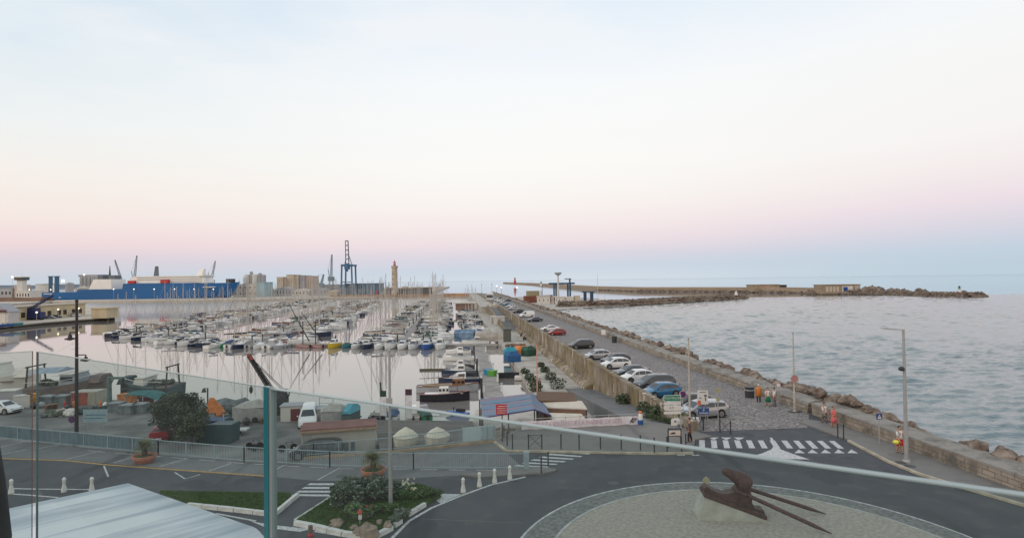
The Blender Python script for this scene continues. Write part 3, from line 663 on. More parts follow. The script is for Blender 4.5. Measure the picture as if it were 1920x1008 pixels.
def make_car(kind, colour):
    S = SHAPES[kind]; L, W, bz = S['L'], S['W'], S['belt']; hw = W / 2; P = CARC[colour]
    X = lambda f: L / 2 - f * L
    root = empty('parked_car' if kind != 'van' else 'parked_van', (0, 0, 0))
    # lower body: rounded cross-sections along the length
    st = [(f, z) for f, z in S['hood']]
    st += [(S['hood'][-1][0] + .1, bz), (.6, bz + .01)]
    st += [(max(.7, S['tail'][0][0] - .12), bz + .02)] + S['tail']
    rings = []
    for f, z in st:
        nar = .80 if f < .01 else (.93 if f < .05 else (.985 if f < .12 else (1.0 if f < .9 else (.97 if f < .99 else .86))))
        y = hw * nar; zb = .30 if f < .03 or f > .98 else .22
        rings.append([(X(f), -y * .94, zb), (X(f), -y, zb + .14), (X(f), -y, z - .22 if z > .6 else z - .1), (X(f), -y * .93, z - .03), (X(f), -y * .55, z + .025), (X(f), y * .55, z + .025),
                      (X(f), y * .93, z - .03), (X(f), y, z - .22 if z > .6 else z - .1), (X(f), y, zb + .14), (X(f), y * .94, zb)])
    mb = MB().loft(rings)
    cab = S['cab']; rings = []
    for i, (f, z) in enumerate(cab):
        zt = z; k = max(0, (z - bz)) ; yt = hw * .93 - k * .32; 
        rings.append([(X(f), -hw * .955, bz - .12), (X(f), -hw * .95, bz - .02), (X(f), -yt, max(zt - .06, bz)), (X(f), -yt + .14, zt), (X(f), yt - .14, zt), (X(f), yt, max(zt - .06, bz)), (X(f), hw * .95, bz - .02), (X(f), hw * .955, bz - .12)])
    mb.loft(rings)
    body = mb.build('body', P, root, True)
    bm_ = body.data
    bm_.set_sharp_from_angle(angle=rad(38)) if hasattr(bm_, 'set_sharp_from_angle') else None
    def side_y(z): return hw * .93 - max(0, z - bz) * .32 + .012 if z > bz else hw * .955
    # side windows
    def topz(f):
        for (a, za), (b_, zb_) in zip(cab, cab[1:]):
            if a <= f <= b_: return za + (zb_ - za) * (f - a) / (b_ - a)
        return cab[-1][1]
    for sgn in (-1, 1):
        if kind == 'van': spans = [(.22, .40)]
        else: spans = [(cab[0][0] + .07, .475), (.49, .68), (.695, cab[-1][0] - (.07 if kind != 'sedan' else .14))]
        for a, b_ in spans:
            mb = MB(); zt = lambda f: min(topz(f) - .13, S['H'] - .15); z0 = bz + .035
            pts = [(a, z0), (b_, z0), (b_, max(z0 + .03, zt(b_))), ((a + b_) / 2, zt((a + b_) / 2)), (a, max(z0 + .03, zt(a)))]
            v = [(X(f), sgn * (side_y(z) + .006), z) for f, z in pts]
            mb.add(v, [tuple(range(5)) if sgn < 0 else tuple(range(4, -1, -1))]); mb.build('side_window', GLASSD, root)
    MB().box((0, 0, .19), (L * .86, W * .86, .16)).build('underbody_shade', RUBBER, root)  # black box added below the body, stands in for contact shade
    # windscreen and rear window (proud of the cabin)
    def screen(i0, i1, name, a=.12, b_=.9):
        (f0, z0), (f1, z1) = cab[i0], cab[i1]; q = []
        for s_ in (a, b_):
            f = f0 + (f1 - f0) * s_; z = z0 + (z1 - z0) * s_; yy = (hw * .93 - max(0, z - bz) * .32) - .16
            q += [(X(f), -yy, z), (X(f), yy, z)]
        d = Vector((-(z1 - z0) , 0, -(X(f1) - X(f0)))).normalized() * .014
        if d.z < 0: d = -d
        v = [tuple(Vector(p) + d) for p in q]
        MB().add(v, [(0, 1, 3, 2)]).build(name, GLASSD, root)
    screen(0, 1, 'windscreen', .16, .95); screen(len(cab) - 2, len(cab) - 1, 'rear_window', .12, .70)
    # wheels
    wr = .33 if kind not in ('van', 'mpv') else .35
    for fx in (.19, .80):
        for sgn in (-1, 1):
            y = sgn * (hw - .10)
            MB().cyl((X(fx), y - sgn * .12, wr + .03), (X(fx), sgn * (hw + .004), wr + .03), wr + .075, n=18).build('wheel_arch', RUBBER, root)
            wh = MB().cyl((0, -sgn * .1, 0), (0, sgn * .125, 0), wr, n=18).build('wheel', RUBBER, root, loc=(X(fx), y, wr))
            mb = MB().cyl((0, sgn * .126, 0), (0, sgn * .140, 0), wr * .22, n=10)
            for k in range(5):
                an = 2 * math.pi * k / 5; mb.bar((0, sgn * .132, 0), (wr * .62 * math.cos(an), sgn * .132, wr * .62 * math.sin(an)), .02, .07)
            mb.loft([[(q * math.cos(2 * math.pi * i / 16), sgn * yy, q * math.sin(2 * math.pi * i / 16)) for i in range(16)] for q, yy in ((wr * .7, .127), (wr * .7, .14), (wr * .6, .142), (wr * .58, .127))])
            mb.build('rim', CHROME, wh)
    for sgn in (-1, 1):
        MB().box((X(.03), sgn * hw * .66, .66), (.16, hw * .34, .13)).build('headlight', mat('headlamp', (.55, .57, .6), .1), root)
        MB().box((X(.985), sgn * hw * .80, .86), (.12, hw * .22, .20)).build('tail_light', mat('tail_lamp', (.35, .01, .01), .2), root)
        MB().ball((X(cab[0][0] + .10), sgn * (hw + .07), bz + .06), (.08, .10, .07), 6, 4).build('wing_mirror', P, root)
    MB().box((X(.004), 0, .42), (.10, hw * 1.35, .14)).build('grille', RUBBER, root)
    MB().box((X(.012), 0, .28), (.06, hw * 1.5, .10)).build('front_bumper', RUBBER, root)
    MB().box((X(.997), 0, .38), (.06, .52, .12)).build('number_plate', WHITE, root)
    return root
_cp = {}
def put_car(kind, colour, px, py, nose, label, group='cars parked on the mole road', z=0, P=None, cat=None):
    key = (kind, colour)
    if key not in _cp: _cp[key] = make_car(kind, colour); o = _cp[key]
    else: o = copy_tree(_cp[key])
    p = P or G(px, py, z) + Vector((0, SHAPES[kind]['W'] / 2, 0))
    o.location = p; o.rotation_euler = (0, 0, nose)
    return tag(o, label, cat or ('van' if kind == 'van' else 'car'), group)
NA = math.atan2(-.30, -.95)
cars = [('wagon', 'silver', 1321, 785.5, 'silver estate car parked behind the blue parking board, nearest the crossing'),
 ('hatch', 'black', 1300, 771, 'black car half hidden behind the silver estate car and the information panel'),
 ('hatch', 'blue', 1243, 746.5, 'bright blue hatchback parked beside the purple round sign'),
 ('mpv', 'grey', 1231, 731, 'dark grey people carrier parked between the blue and a white hatchback'),
 ('hatch', 'white', 1197, 718, 'white hatchback parked next to the dark grey people carrier'),
 ('sedan', 'grey', 1186, 707, 'dark grey car mostly hidden behind the nearest white hatchback'),
 ('hatch', 'white', 1156, 691.5, 'white hatchback with a dark car right behind it'),
 ('hatch', 'black', 1156, 683, 'dark car hidden behind the second white hatchback'),
 ('hatch', 'silver', 1121, 674.5, 'silver hatchback parked between the white hatchback and the black people carrier'),
 ('mpv', 'black', 1091, 654, 'black people carrier parked alone halfway along the old wall'),
 ('hatch', 'red', 1044, 628.5, 'small red hatchback beside the wall'),
 ('sedan', 'white', 1031, 621, 'white car parked just beyond the red hatchback'),
 ('sedan', 'navy', 1003, 603, 'dark navy car parked beyond the white car'),
 ('van', 'white', 988, 595, 'white van parked beyond the dark navy car'),
 ('hatch', 'black', 972, 586.5, 'black car parked just past the white van'),
 ('hatch', 'silver', 962, 581, 'silver car parked past the black one, far along the wall'),
 ('hatch', 'white', 957, 576.5, 'white car in the far row, second past the black one'),
 ('sedan', 'blue', 950, 573, 'blue car far along the mole road'),
 ('hatch', 'silver', 944, 570, 'silver car far along the mole just past the blue one'),
 ('hatch', 'white', 938, 566.5, 'small white car near the far end of the parked row'),
 ('sedan', 'grey', 951, 564.5, 'dark car at the far end of the row beyond the last white car'),
 ('hatch', 'white', 933, 564.5, 'tiny white car second from the far end of the parked row'), ('hatch', 'silver', 944, 562.5, 'tiny silver car on the sea side of the far end'), ('mpv', 'black', 938, 561.5, 'tiny black car farthest out on the mole road')]
for k, c_, px, py, lab in cars: put_car(k, c_, px, py, NA + R.uniform(-.05, .05), lab)
# the van and cars in the harbour yard
put_car('van', 'white', 573, 799, rad(-74), 'white delivery van facing the camera in the fishing harbour yard', 'vehicles in the yard', ZQ)
put_car('hatch', 'white', -6, 777, rad(-10), 'white car cut off by the edge behind the left glass panel', 'vehicles in the yard', ZQ)
for o_, px, py, lab in (('grey', 588, 862, 'dark car parked behind the railing in front of the cream building'),):
    put_car('mpv', o_, px, py, rad(185), lab, 'vehicles in the yard', ZQ)
# white bus at the far end of the mole
bp_ = G(918, 563.5) + Vector((0, 5, 0))
b_ = thing('tour_bus', 'white bus with a large dark windscreen at the far end of the mole road', 'bus', bp_, rad(-88))
mb = MB().loft([[(5.5, -2.1, .5), (5.6, -2.1, 1.6), (5.2, -2.0, 4.2), (5.0, -1.7, 4.7), (5.0, 1.7, 4.7), (5.2, 2.0, 4.2), (5.6, 2.1, 1.6), (5.5, 2.1, .5)], [(-5.5, -2.1, .5), (-5.5, -2.1, 1.6), (-5.5, -2.0, 4.2), (-5.4, -1.7, 4.7), (-5.4, 1.7, 4.7), (-5.5, 2.0, 4.2), (-5.5, 2.1, 1.6), (-5.5, 2.1, .5)]]); mb.build('body', CARC['white'], b_)
MB().add([(5.63, -1.85, 1.7), (5.63, 1.85, 1.7), (5.32, 1.8, 3.5), (5.32, -1.8, 3.5)], [(0, 1, 2, 3)]).build('windscreen', GLASSD, b_)
for sy in (-1.9, 1.9):
    for sx in (3.4, -3.4): MB().cyl((sx, sy - .2, .5), (sx, sy + .2, .5), .5, n=12).build('wheel', RUBBER, b_)

# ================================================================== PEOPLE
SKIN = mat('skin', (.42, .24, .16), .6, .05, 3)
def person(label, px, py, h, face, top, bottom, hairc=(.02, .015, .012), kind='trousers', z=0.0, walk=.16, P=None, arms=(.15, .12), cap=None, coat=False):
    s = h / 1.72
    p = P or G(px, py, z)
    root = thing('person', label, 'person', p, face, None, s)
    vs_, es, rs = [], [], []
    def v(x, y, z_, r): vs_.append((x, y, z_)); rs.append(r); return len(vs_) - 1
    def ch(a, *pts):
        for q in pts: n_ = v(*q); es.append((a, n_)); a = n_
        return a
    pel = v(0, 0, .95, .14); ch0 = ch(pel, (0, 0, 1.12, .125), (0, .0, 1.30, .15), (0, 0, 1.42, .12)); nk = ch(ch0, (.01, 0, 1.50, .055), (.02, 0, 1.56, .075), (.03, 0, 1.63, .088), (.02, 0, 1.70, .062))
    for sg in (-1, 1):
        w = walk * sg
        ch(pel, (0, sg * .09, .88, .098), (w * .45, sg * .095, .50, .062), (w * .5, sg * .095, .30, .055), (w * .8 - .03, sg * .095, .08, .038), (w * .8 + .10, sg * .105, .035, .034))
        a = -arms[0 if sg < 0 else 1] * sg if False else -w
        e = ch(ch0, (0, sg * .17, 1.40, .058), (-w * .3, sg * .215, 1.12, .042), (-w * .5 + .12, sg * .22, .88, .028), (-w * .5 + .15, sg * .22, .82, .030))
        for k in range(4): ch(e, (-w * .5 + .14 + k * .018, sg * (.225 + .0), .765 - .01 * (k % 3), .009), (-w * .5 + .15 + k * .018, sg * .215, .73 - .01 * (k % 3), .008))
        ch(e, (-w * .5 + .20, sg * .20, .79, .009), (-w * .5 + .215, sg * .195, .765, .008))
    me = D.meshes.new('person_body'); me.from_pydata(vs_, es, [])
    body = D.objects.new('body', me); C.objects.link(body); body.parent = root; me.materials.append(SKIN)
    sk = body.modifiers.new('skin', 'SKIN'); sk.use_smooth_shade = True
    for i, r_ in enumerate(rs): me.skin_vertices[0].data[i].radius = (r_, r_)
    for i in range(len(rs)): me.skin_vertices[0].data[i].use_root = (i == 0)
    dg = bpy.context.evaluated_depsgraph_get(); nm = D.meshes.new_from_object(body.evaluated_get(dg)); body.modifiers.clear(); body.data = nm
    if not nm.materials: nm.materials.append(SKIN)
    def ell(cx, cy, z_, rx, ry, n=10): return [(cx + rx * math.cos(2 * math.pi * i / n), cy + ry * math.sin(2 * math.pi * i / n), z_) for i in range(n)]
    # shirt or coat
    zb = .62 if coat else .93
    tm = mat('cloth_%d' % (int(sum(top) * 1e5)), top, .9, .12, 8)
    mb = MB().loft([ell(0, 0, zb, .16 + (.05 if coat else 0), .215 + (.03 if coat else 0)), ell(0, 0, 1.1, .145, .19), ell(0, 0, 1.30, .158, .215), ell(0, 0, 1.42, .13, .20), ell(.0, 0, 1.485, .07, .085)])
    for sg in (-1, 1):
        w = walk * sg; sh = Vector((0, sg * .18, 1.41)); el = Vector((-w * .3, sg * .222, 1.12)); mb.cyl(sh, el, .078, .062, 8)
        if coat or sum(top) < 1.0: mb.cyl(el, Vector((-w * .5 + .11, sg * .225, .90)), .062, .046, 8)
    mb.build('coat' if coat else 'shirt', tm, root, True)
    bmt = mat('cloth_%d' % (int(sum(bottom) * 1e5)), bottom, .9, .12, 8)
    mb = MB()
    if kind == 'skirt': mb.loft([ell(0, 0, .40, .24, .26), ell(0, 0, .7, .2, .235), ell(0, 0, .98, .15, .18)]); nm_ = 'skirt'
    elif kind == 'dress': mb.loft([ell(0, 0, .52, .21, .24), ell(0, 0, .8, .175, .215), ell(0, 0, 1.0, .14, .185)]); nm_ = 'skirt'
    else:
        mb.loft([ell(0, 0, .84, .15, .195), ell(0, 0, .99, .148, .192)]); nm_ = kind
        for sg in (-1, 1):
            w = walk * sg; hp_ = Vector((0, sg * .092, .88)); kn = Vector((w * .45, sg * .098, .50)); mb.cyl(hp_, kn, .115, .088, 10)
            if kind == 'trousers': mb.cyl(kn, Vector((w * .8 - .03, sg * .097, .10)), .086, .062, 10)
    mb.build(nm_, bmt, root, True)
    hm = mat('hair_%d' % (int(sum(hairc) * 1e4)), hairc, .8, .2, 12)
    MB().ball((-.008, 0, 1.675), (.105, .098, .095), 10, 7).build('hair' if not cap else 'cap', hm, root, True)
    mb = MB()
    for sg in (-1, 1): mb.ball((.105, sg * .033, 1.645), .011, 6, 4)
    mb.build('eyes', mat('eye', (.03, .02, .02), .3), root); MB().ball((.118, 0, 1.615), (.018, .013, .022), 6, 4).build('nose', SKIN, root)
    MB().box((.104, 0, 1.582), (.01, .045, .010)).build('mouth', mat('lips', (.3, .1, .09), .5), root)
    mb = MB()
    for sg in (-1, 1): mb.ball((.0 + w * sg * 0 + .09, sg * .1, .045), (.14, .05, .045), 8, 5)
    mb = MB()
    for sg in (-1, 1): mb.ball((walk * sg * .8 + .04, sg * .1, .042), (.135, .048, .042), 8, 5)
    mb.build('shoes', mat('shoe_leather', (.05, .045, .04), .7), root)
    return root
person('person in an orange coat and pale hat walking on the cobbles beside the dark bin', 1422.5, 754, 1.72, rad(80), (.62, .20, .03), (.03, .03, .035), (.62, .58, .52), 'trousers', cap=True, coat=True)
pg = person('person in a white top and long green skirt beside the seawall', 1440, 760.5, 1.68, rad(-100), (.66, .64, .62), (.0, .17, .08), kind='skirt')
person('person in a white blouse and grey trousers next to the one in the green skirt', 1452, 761, 1.70, rad(160), (.70, .71, .72), (.16, .18, .22), (.02, .02, .02))
person('person in a coral pink dress walking beside the seawall', 1563.5, 803, 1.72, rad(-70), (.75, .13, .15), (.75, .13, .15), (.10, .05, .03), 'dress')
person('person in a white shirt walking behind the one in the coral dress', 1558, 799, 1.72, rad(-70), (.62, .66, .66), (.10, .11, .12), (.03, .025, .02), P=G(1557.5, 800) + Vector((0, .9, 0)))
pr = person('person in a pale tee shirt and bright red shorts carrying a yellow bag', 1687.5, 848.5, 1.76, rad(-80), (.60, .64, .64), (.70, .01, .02), (.012, .01, .01), 'shorts', z=.12)
mb = MB().loft([[(-.12, -.26, .66), (.14, -.26, .66), (.14, -.46, .66), (-.12, -.46, .66)], [(-.15, -.25, .84), (.17, -.25, .84), (.17, -.50, .84), (-.15, -.50, .84)], [(-.05, -.29, .90), (.07, -.29, .90), (.07, -.40, .90), (-.05, -.40, .90)]])
yb = mb.build('beach_bag', mat('yellow_bag', (.75, .70, .08), .8, .1, 5), None, True); yb.location = G(1686, 848.5, .12); yb.rotation_euler = (0, 0, rad(-60)); tag(yb, 'small yellow bag carried by the person in red shorts', 'bag')
for px, py, lab, c_, c2 in ((1013, 584, 'tiny figure in dark clothes leaning on the far seawall', (.05, .03, .03), (.03, .03, .04)), (1045, 595.5, 'tiny figure in brown standing beside the seawall, nearer than the other far one', (.12, .06, .04), (.04, .04, .05))):
    person(lab, px, py, 1.75, rad(90), c_, c2)
person('person in dark clothes beside the salmon pole on the lower quay', 1012, 733, 1.7, rad(-60), (.05, .04, .04), (.05, .05, .06), z=ZQ)
person('person in dark trousers standing beside the notice frame at the crossing', 1293, 828, 1.72, rad(170), (.10, .09, .09), (.02, .02, .025), z=.12)

# ================================================================== BOATS (bow towards +x, origin at the waterline amidships)
GELW = mat('white_gelcoat', (.70, .71, .69), .3, .06, 1.5); GELG = mat('grey_gelcoat', (.36, .38, .40), .35, .06, 1.5); NAVY = mat('navy_hull', (.015, .03, .07), .3, .1, 2)
CANV = {'blue': mat('blue_canvas', (.05, .09, .17), .9, .1, 3), 'grey': mat('grey_canvas', (.20, .21, .22), .9, .1, 3), 'green': mat('green_canvas', (.04, .10, .085), .9, .1, 3), 'tan': mat('tan_canvas', (.45, .38, .28), .9, .1, 3), 'black': mat('black_canvas', (.03, .03, .035), .9, .1, 3), 'white': mat('white_canvas', (.55, .55, .53), .9, .1, 3), 'red': mat('red_canvas', (.16, .06, .06), .9, .1, 3)}
MASTM = mat('mast_alloy', (.50, .48, .44), .5, .05, 2); TEAKD = mat('teak_deck', (.30, .24, .17), .8, .15, 4); DECK = mat('deck_grey', (.40, .41, .41), .7, .1, 3)
def hullm(L, B, fb, tr=.72, dep=.4, n=9, sheer=.35):
    rings = []
    for i in range(n):
        u = i / (n - 1); x = -L / 2 + u * L
        w = B / 2 * (tr + (1 - tr) * math.sin(min(1, u / .45) * math.pi / 2)) if u < .45 else B / 2 * max(.02, (1 - ((u - .45) / .55) ** 2.2))
        z = fb + sheer * u * u; xo = .10 * L * u ** 4 * .35
        rings.append([(x - .02 * L, 0, -dep * (1 - u ** 3)), (x, -w * .62, -dep * .5), (x + xo, -w * .93, .12), (x + xo, -w, z), (x + xo, w, z), (x + xo, w * .93, .12), (x, w * .62, -dep * .5)])
    return MB().loft([r[::-1] for r in rings])
def sailboat(hullc, cover, L=10.0, mastw=.075, stripe=None):
    root = empty('sailboat', (0, 0, 0)); B = L * .31; fb = .95
    hullm(L, B, fb).build('hull', hullc, root)
    st = MB(); 
    MB().loft([[(L * .40, -.15, fb + .30), (L * .40, .15, fb + .30), (L * .40, .1, fb + .42), (L * .40, -.1, fb + .42)], [(L * .12, -B * .27, fb + .1), (L * .12, B * .27, fb + .1), (L * .12, B * .2, fb + .62), (L * .12, -B * .2, fb + .62)],
               [(-L * .14, -B * .33, fb), (-L * .14, B * .33, fb), (-L * .14, B * .25, fb + .60), (-L * .14, -B * .25, fb + .60)]]).build('cabin', GELW, root)
    cb = root.children[-1]
    for sg in (-1, 1): MB().add([(L * .10, sg * (B * .25 + .02), fb + .27), (-L * .10, sg * (B * .30 + .02), fb + .24), (-L * .10, sg * (B * .272 + .02), fb + .44), (L * .10, sg * (B * .225 + .02), fb + .46)], [(0, 1, 2, 3) if sg > 0 else (3, 2, 1, 0)]).build('cabin_window', GLASSD, cb)
    MB().box((-L * .30, 0, fb + .06), (L * .26, B * .52, .10)).build('cockpit', TEAKD, root)
    MB().loft([[(-L * .15, -B * .27, fb + .55), (-L * .15, B * .27, fb + .55), (-L * .15, B * .2, fb + 1.15), (-L * .15, -B * .2, fb + 1.15)], [(-L * .06, -B * .25, fb + .55), (-L * .06, B * .25, fb + .55), (-L * .06, B * .2, fb + .75), (-L * .06, -B * .2, fb + .75)]]).build('spray_hood', CANV[cover], root)
    mh = L * 1.32; mx = L * .10
    MB().cyl((mx, 0, fb + .3), (mx, 0, fb + mh), mastw, mastw * .75, 6).cyl((mx, -.8, fb + mh * .55), (mx, .8, fb + mh * .55), .03, n=4).build('mast', MASTM, root)
    MB().cyl((mx, 0, fb + 1.45), (-L * .36, 0, fb + 1.35), .06, n=6).build('boom', MASTM, root)
    MB().loft([[(mx - .1, y * .16, fb + 1.5 + z * .38) for y, z in ((-1, 0), (0, -.3), (1, 0), (.5, 1), (-.5, 1))], [(-L * .34, y * .10, fb + 1.4 + z * .2) for y, z in ((-1, 0), (0, -.3), (1, 0), (.5, 1), (-.5, 1))]]).build('sail_cover', CANV[cover], root)
    mb = MB(); top = (mx, 0, fb + mh * .97)
    mb.cyl(top, (L * .5, 0, fb + .4), .028, .05, 4); mb.cyl(top, (-L * .49, 0, fb + .1), .016, n=3)
    for sg in (-1, 1): mb.cyl(top, (mx, sg * .8, fb + mh * .55), .014, n=3).cyl((mx, sg * .8, fb + mh * .55), (mx - .2, sg * B * .47, fb + .1), .014, n=3)
    mb.build('rigging', mat('rigging_wire', (.30, .29, .27), .5, .05, 3), root)
    mb = MB()
    for u in (-.45, -.25, 0, .22, .40):
        w = B / 2 * (.9 if u < .1 else (.72 if u < .3 else .38))
        for sg in (-1, 1): mb.cyl((u * L, sg * w, fb + .1), (u * L, sg * w, fb + .75), .018, n=3)
    mb.build('guard_rail', MASTM, root)
    mb = MB()
    for u in (-.3, 0., .2):
        for sg in (-1, 1): mb.ball((u * L, sg * (B / 2 + .10 - max(0, u) * .5), .5), (.12, .12, .32), 6, 4)
    mb.build('fenders', CANV['blue'] if cover != 'blue' else GELW, root)
    return root
def motorboat(hullc, topc, L=7.5, fly=False, canopy=None):
    root = empty('motorboat', (0, 0, 0)); B = L * .36; fb = .95
    hullm(L, B, fb, .88).build('hull', hullc, root)
    MB().box((-L * .22, 0, fb + .05), (L * .44, B * .74, .10)).build('deck', DECK, root)
    c_ = MB().loft([[(L * .26, -B * .22, fb + .2), (L * .26, B * .22, fb + .2), (L * .26, B * .2, fb + .3), (L * .26, -B * .2, fb + .3)], [(L * .08, -B * .33, fb + .1), (L * .08, B * .33, fb + .1), (L * .04, B * .27, fb + 1.05), (L * .04, -B * .27, fb + 1.05)],
               [(-L * .16, -B * .34, fb), (-L * .16, B * .34, fb), (-L * .16, B * .28, fb + 1.1), (-L * .16, -B * .28, fb + 1.1)]]).build('cabin', topc, root)
    MB().add([(L * .21, -B * .22, fb + .52), (L * .21, B * .22, fb + .52), (L * .085, B * .23, fb + .99), (L * .085, -B * .23, fb + .99)], [(0, 1, 2, 3)]).build('windscreen', GLASSD, c_)
    for sg in (-1, 1): MB().add([(L * .03, sg * (B * .315 + .02), fb + .55), (-L * .13, sg * (B * .33 + .02), fb + .5), (-L * .13, sg * (B * .292 + .02), fb + .95), (L * .03, sg * (B * .285 + .02), fb + .95)], [(0, 1, 2, 3) if sg > 0 else (3, 2, 1, 0)]).build('cabin_window', GLASSD, c_)
    if canopy: MB().loft([[(-L * .16, -B * .3, fb + 1.1), (-L * .16, B * .3, fb + 1.1), (-L * .16, B * .2, fb + 1.25), (-L * .16, -B * .2, fb + 1.25)], [(-L * .46, -B * .36, fb + .3), (-L * .46, B * .36, fb + .3), (-L * .44, B * .22, fb + 1.0), (-L * .44, -B * .22, fb + 1.0)]]).build('canopy', CANV[canopy], root)
    if fly: MB().box((-L * .04, 0, fb + 1.3), (L * .22, B * .5, .35), 0, (.85, .9)).build('flybridge', GELW, root)
    ob_ = MB().box((-L * .53, 0, .55), (.45, .4, .85), 0, (.8, .8)); ob_.build('outboard_motor', mat('outboard_black', (.03, .03, .035), .35), root)
    mb = MB()
    for sg in (-1, 1): mb.tube([(-L * .1, sg * B * .46, fb + .6), (L * .2, sg * B * .40, fb + .7), (L * .44, sg * B * .12, fb + .8)], .02, 4); mb.cyl((L * .2, sg * B * .4, fb + .2), (L * .2, sg * B * .4, fb + .7), .02, n=4)
    mb.build('guard_rail', CHROME, root)
    return root
def openboat(hullc, inner, L=5.0, cover=None):
    root = empty('open_boat', (0, 0, 0)); B = L * .36
    hullm(L, B, .62, .8, .3, 7, .25).build('hull', hullc, root)
    if cover: MB().loft([[(-L * .48, y * B * .42, .66 + z) for y, z in ((-1, 0), (1, 0), (.5, .16), (-.5, .16))], [(0, y * B * .5, .70 + z) for y, z in ((-1, 0), (1, 0), (.4, .5), (-.4, .5))], [(L * .42, y * B * .14, .80 + z) for y, z in ((-1, 0), (1, 0), (.5, .1), (-.5, .1))]]).build('boat_cover', CANV[cover], root)
    else:
        MB().box((-.2, 0, .70), (L * .62, B * .6, .06)).build('floor', inner, root)
        for u in (-.25, .05): MB().box((u * L, 0, .80), (.28, B * .86, .06)).build('bench', TEAKD, root)
    MB().box((-L * .52, 0, .5), (.32, .3, .75), 0, (.8, .8)).build('outboard_motor', RUBBER, root)
    return root
SB = [(sailboat(GELW, 'blue', 10, .09), 'white sailboat, blue sail cover,'), (sailboat(GELW, 'grey', 11.2, .095), 'white sailboat, grey sail cover,'), (sailboat(GELG, 'tan', 9.2, .085), 'pale grey sailboat, tan sail cover,'),
      (sailboat(NAVY, 'white', 11.6, .095), 'navy sailboat, white sail cover,'), (sailboat(GELW, 'green', 8.8, .075), 'white sailboat, green sail cover,'), (sailboat(GELW, 'black', 12, .10), 'large white sailboat, black sail cover,'),
      (sailboat(GELG, 'red', 9.6, .08), 'pale grey sailboat, dark red cover,')]
MBT = [(motorboat(GELW, GELW, 7.5, False, 'blue'), 'white motorboat, blue stern canopy,'), (motorboat(GELW, GELG, 8.5, True), 'white motorboat with flybridge,'), (motorboat(NAVY, GELW, 7.2, False, 'black'), 'navy motorboat, black stern canopy,'),
       (motorboat(GELG, GELW, 6.5, False, 'grey'), 'pale grey motorboat, grey canopy,')]
OB = [(openboat(GELW, DECK), 'small white open boat,'), (openboat(GREEN, DECK, 4.8, 'green'), 'small green covered boat,'), (openboat(NAVY, TEAKD, 5.2), 'small navy open boat,'), (openboat(GELG, DECK, 5, 'blue'), 'small blue covered boat,')]
PROTO = SB + MBT + OB
def putboat(proto, P, ang, where, scale=1.0, cat=None, group='boats moored in the marina', label=None):
    o = copy_tree(proto[0]); o.location = (P.x, P.y, ZW + R.uniform(-.05, .05)); o.rotation_euler = (rad(R.uniform(-1.2, 1.2)), rad(R.uniform(-.5, .5)), ang)
    o.scale = (scale, scale * R.uniform(.92, 1.05), scale * R.uniform(.86, 1.12))
    lab = label or (proto[1] + ' ' + where)
    return tag(o, lab, cat or ('sailboat' if proto in SB else ('motorboat' if proto in MBT else 'boat')), group)
PONT = mat('pontoon_deck', (.27, .255, .235), .9, .2, .8, detail=7)
def nth(i):
    i += 1; return '%d%s' % (i, 'th' if 10 <= i % 100 <= 20 else {1: 'st', 2: 'nd', 3: 'rd'}.get(i % 10, 'th'))
def pontoon(a, b_, w, label):
    a = Vector((*a[:2], 0)); b_ = Vector((*b_[:2], 0)); d = b_ - a
    root = thing('pontoon', label, 'pontoon', (a.x, a.y, ZW), math.atan2(d.y, d.x), 'floating pontoons of the marina')
    MB().bb(0, d.length, -w / 2, w / 2, .25, .55).build('deck', PONT, root)
    MB().bb(.2, d.length - .2, -w / 2 + .12, w / 2 - .12, -.3, .248).build('float', CONC, root)
    n = int(d.length / 24) + 1
    for i in range(n): MB().cyl((i * d.length / n + 4, w / 2 + .2, -3), (i * d.length / n + 4, w / 2 + .2, 2.6), .16, n=8).build('pile', DARKM, root)
    return root
# front pontoon
F0, F1, F2 = G(236, 627, ZW), G(470, 646.5, ZW), G(948, 650, ZW)
F1 = Vector((-72, 152, ZW)); F2 = Vector((-3.6, 141.5, ZW))
pontoon(F0, F1, 2.6, 'long front pontoon, the outer stretch ending in open harbour water'); pontoon(F1, F2, 2.6, 'long front pontoon, the stretch joined to the quay')
# fingers
A0, A1 = Vector((-27.5, 145, 0)), Vector((-64, 480, 0)); B0, B1 = Vector((-64.5, 152, 0)), Vector((-113, 480, 0)); C0, C1 = Vector((-118.5, 186, 0)), Vector((-163, 500, 0))
nb = 0
for (a, b_, nm, step, side2) in ((A0, A1, 'innermost pontoon', 3.6, 9), (B0, B1, 'middle pontoon', 3.7, 9), (C0, C1, 'outermost pontoon', 4.3, 9)):
    pontoon(a, b_, 2.2, 'long finger pontoon lined with masts, the ' + nm)
    d = (b_ - a).normalized(); q = Vector((-d.y, d.x, 0)); ang = math.atan2(q.y, q.x)
    for sd, sn in ((1, 'left'), (-1, 'right')):
        u = 3.0; i = 0; stp = step
        while u < (b_ - a).length - 4 and i < 60:
            r_ = R.random()
            pr_ = R.choice(SB) if r_ < .80 else R.choice(MBT)
            sc = R.uniform(.82, 1.12); P = a + d * u + q * sd * (1.6 + 5.2 * sc)
            if i == 0 and R.random() < 0: pass
            putboat(pr_, P, ang + (0 if sd > 0 else math.pi) + (math.pi if R.random() < .35 else 0) + rad(R.uniform(-3, 3)), '%s from near end, %s of %s' % (nth(i), sn, nm), sc)
            nb += 1; i += 1; u += stp * R.uniform(.88, 1.2) * (1 if u < 130 else 1.42)
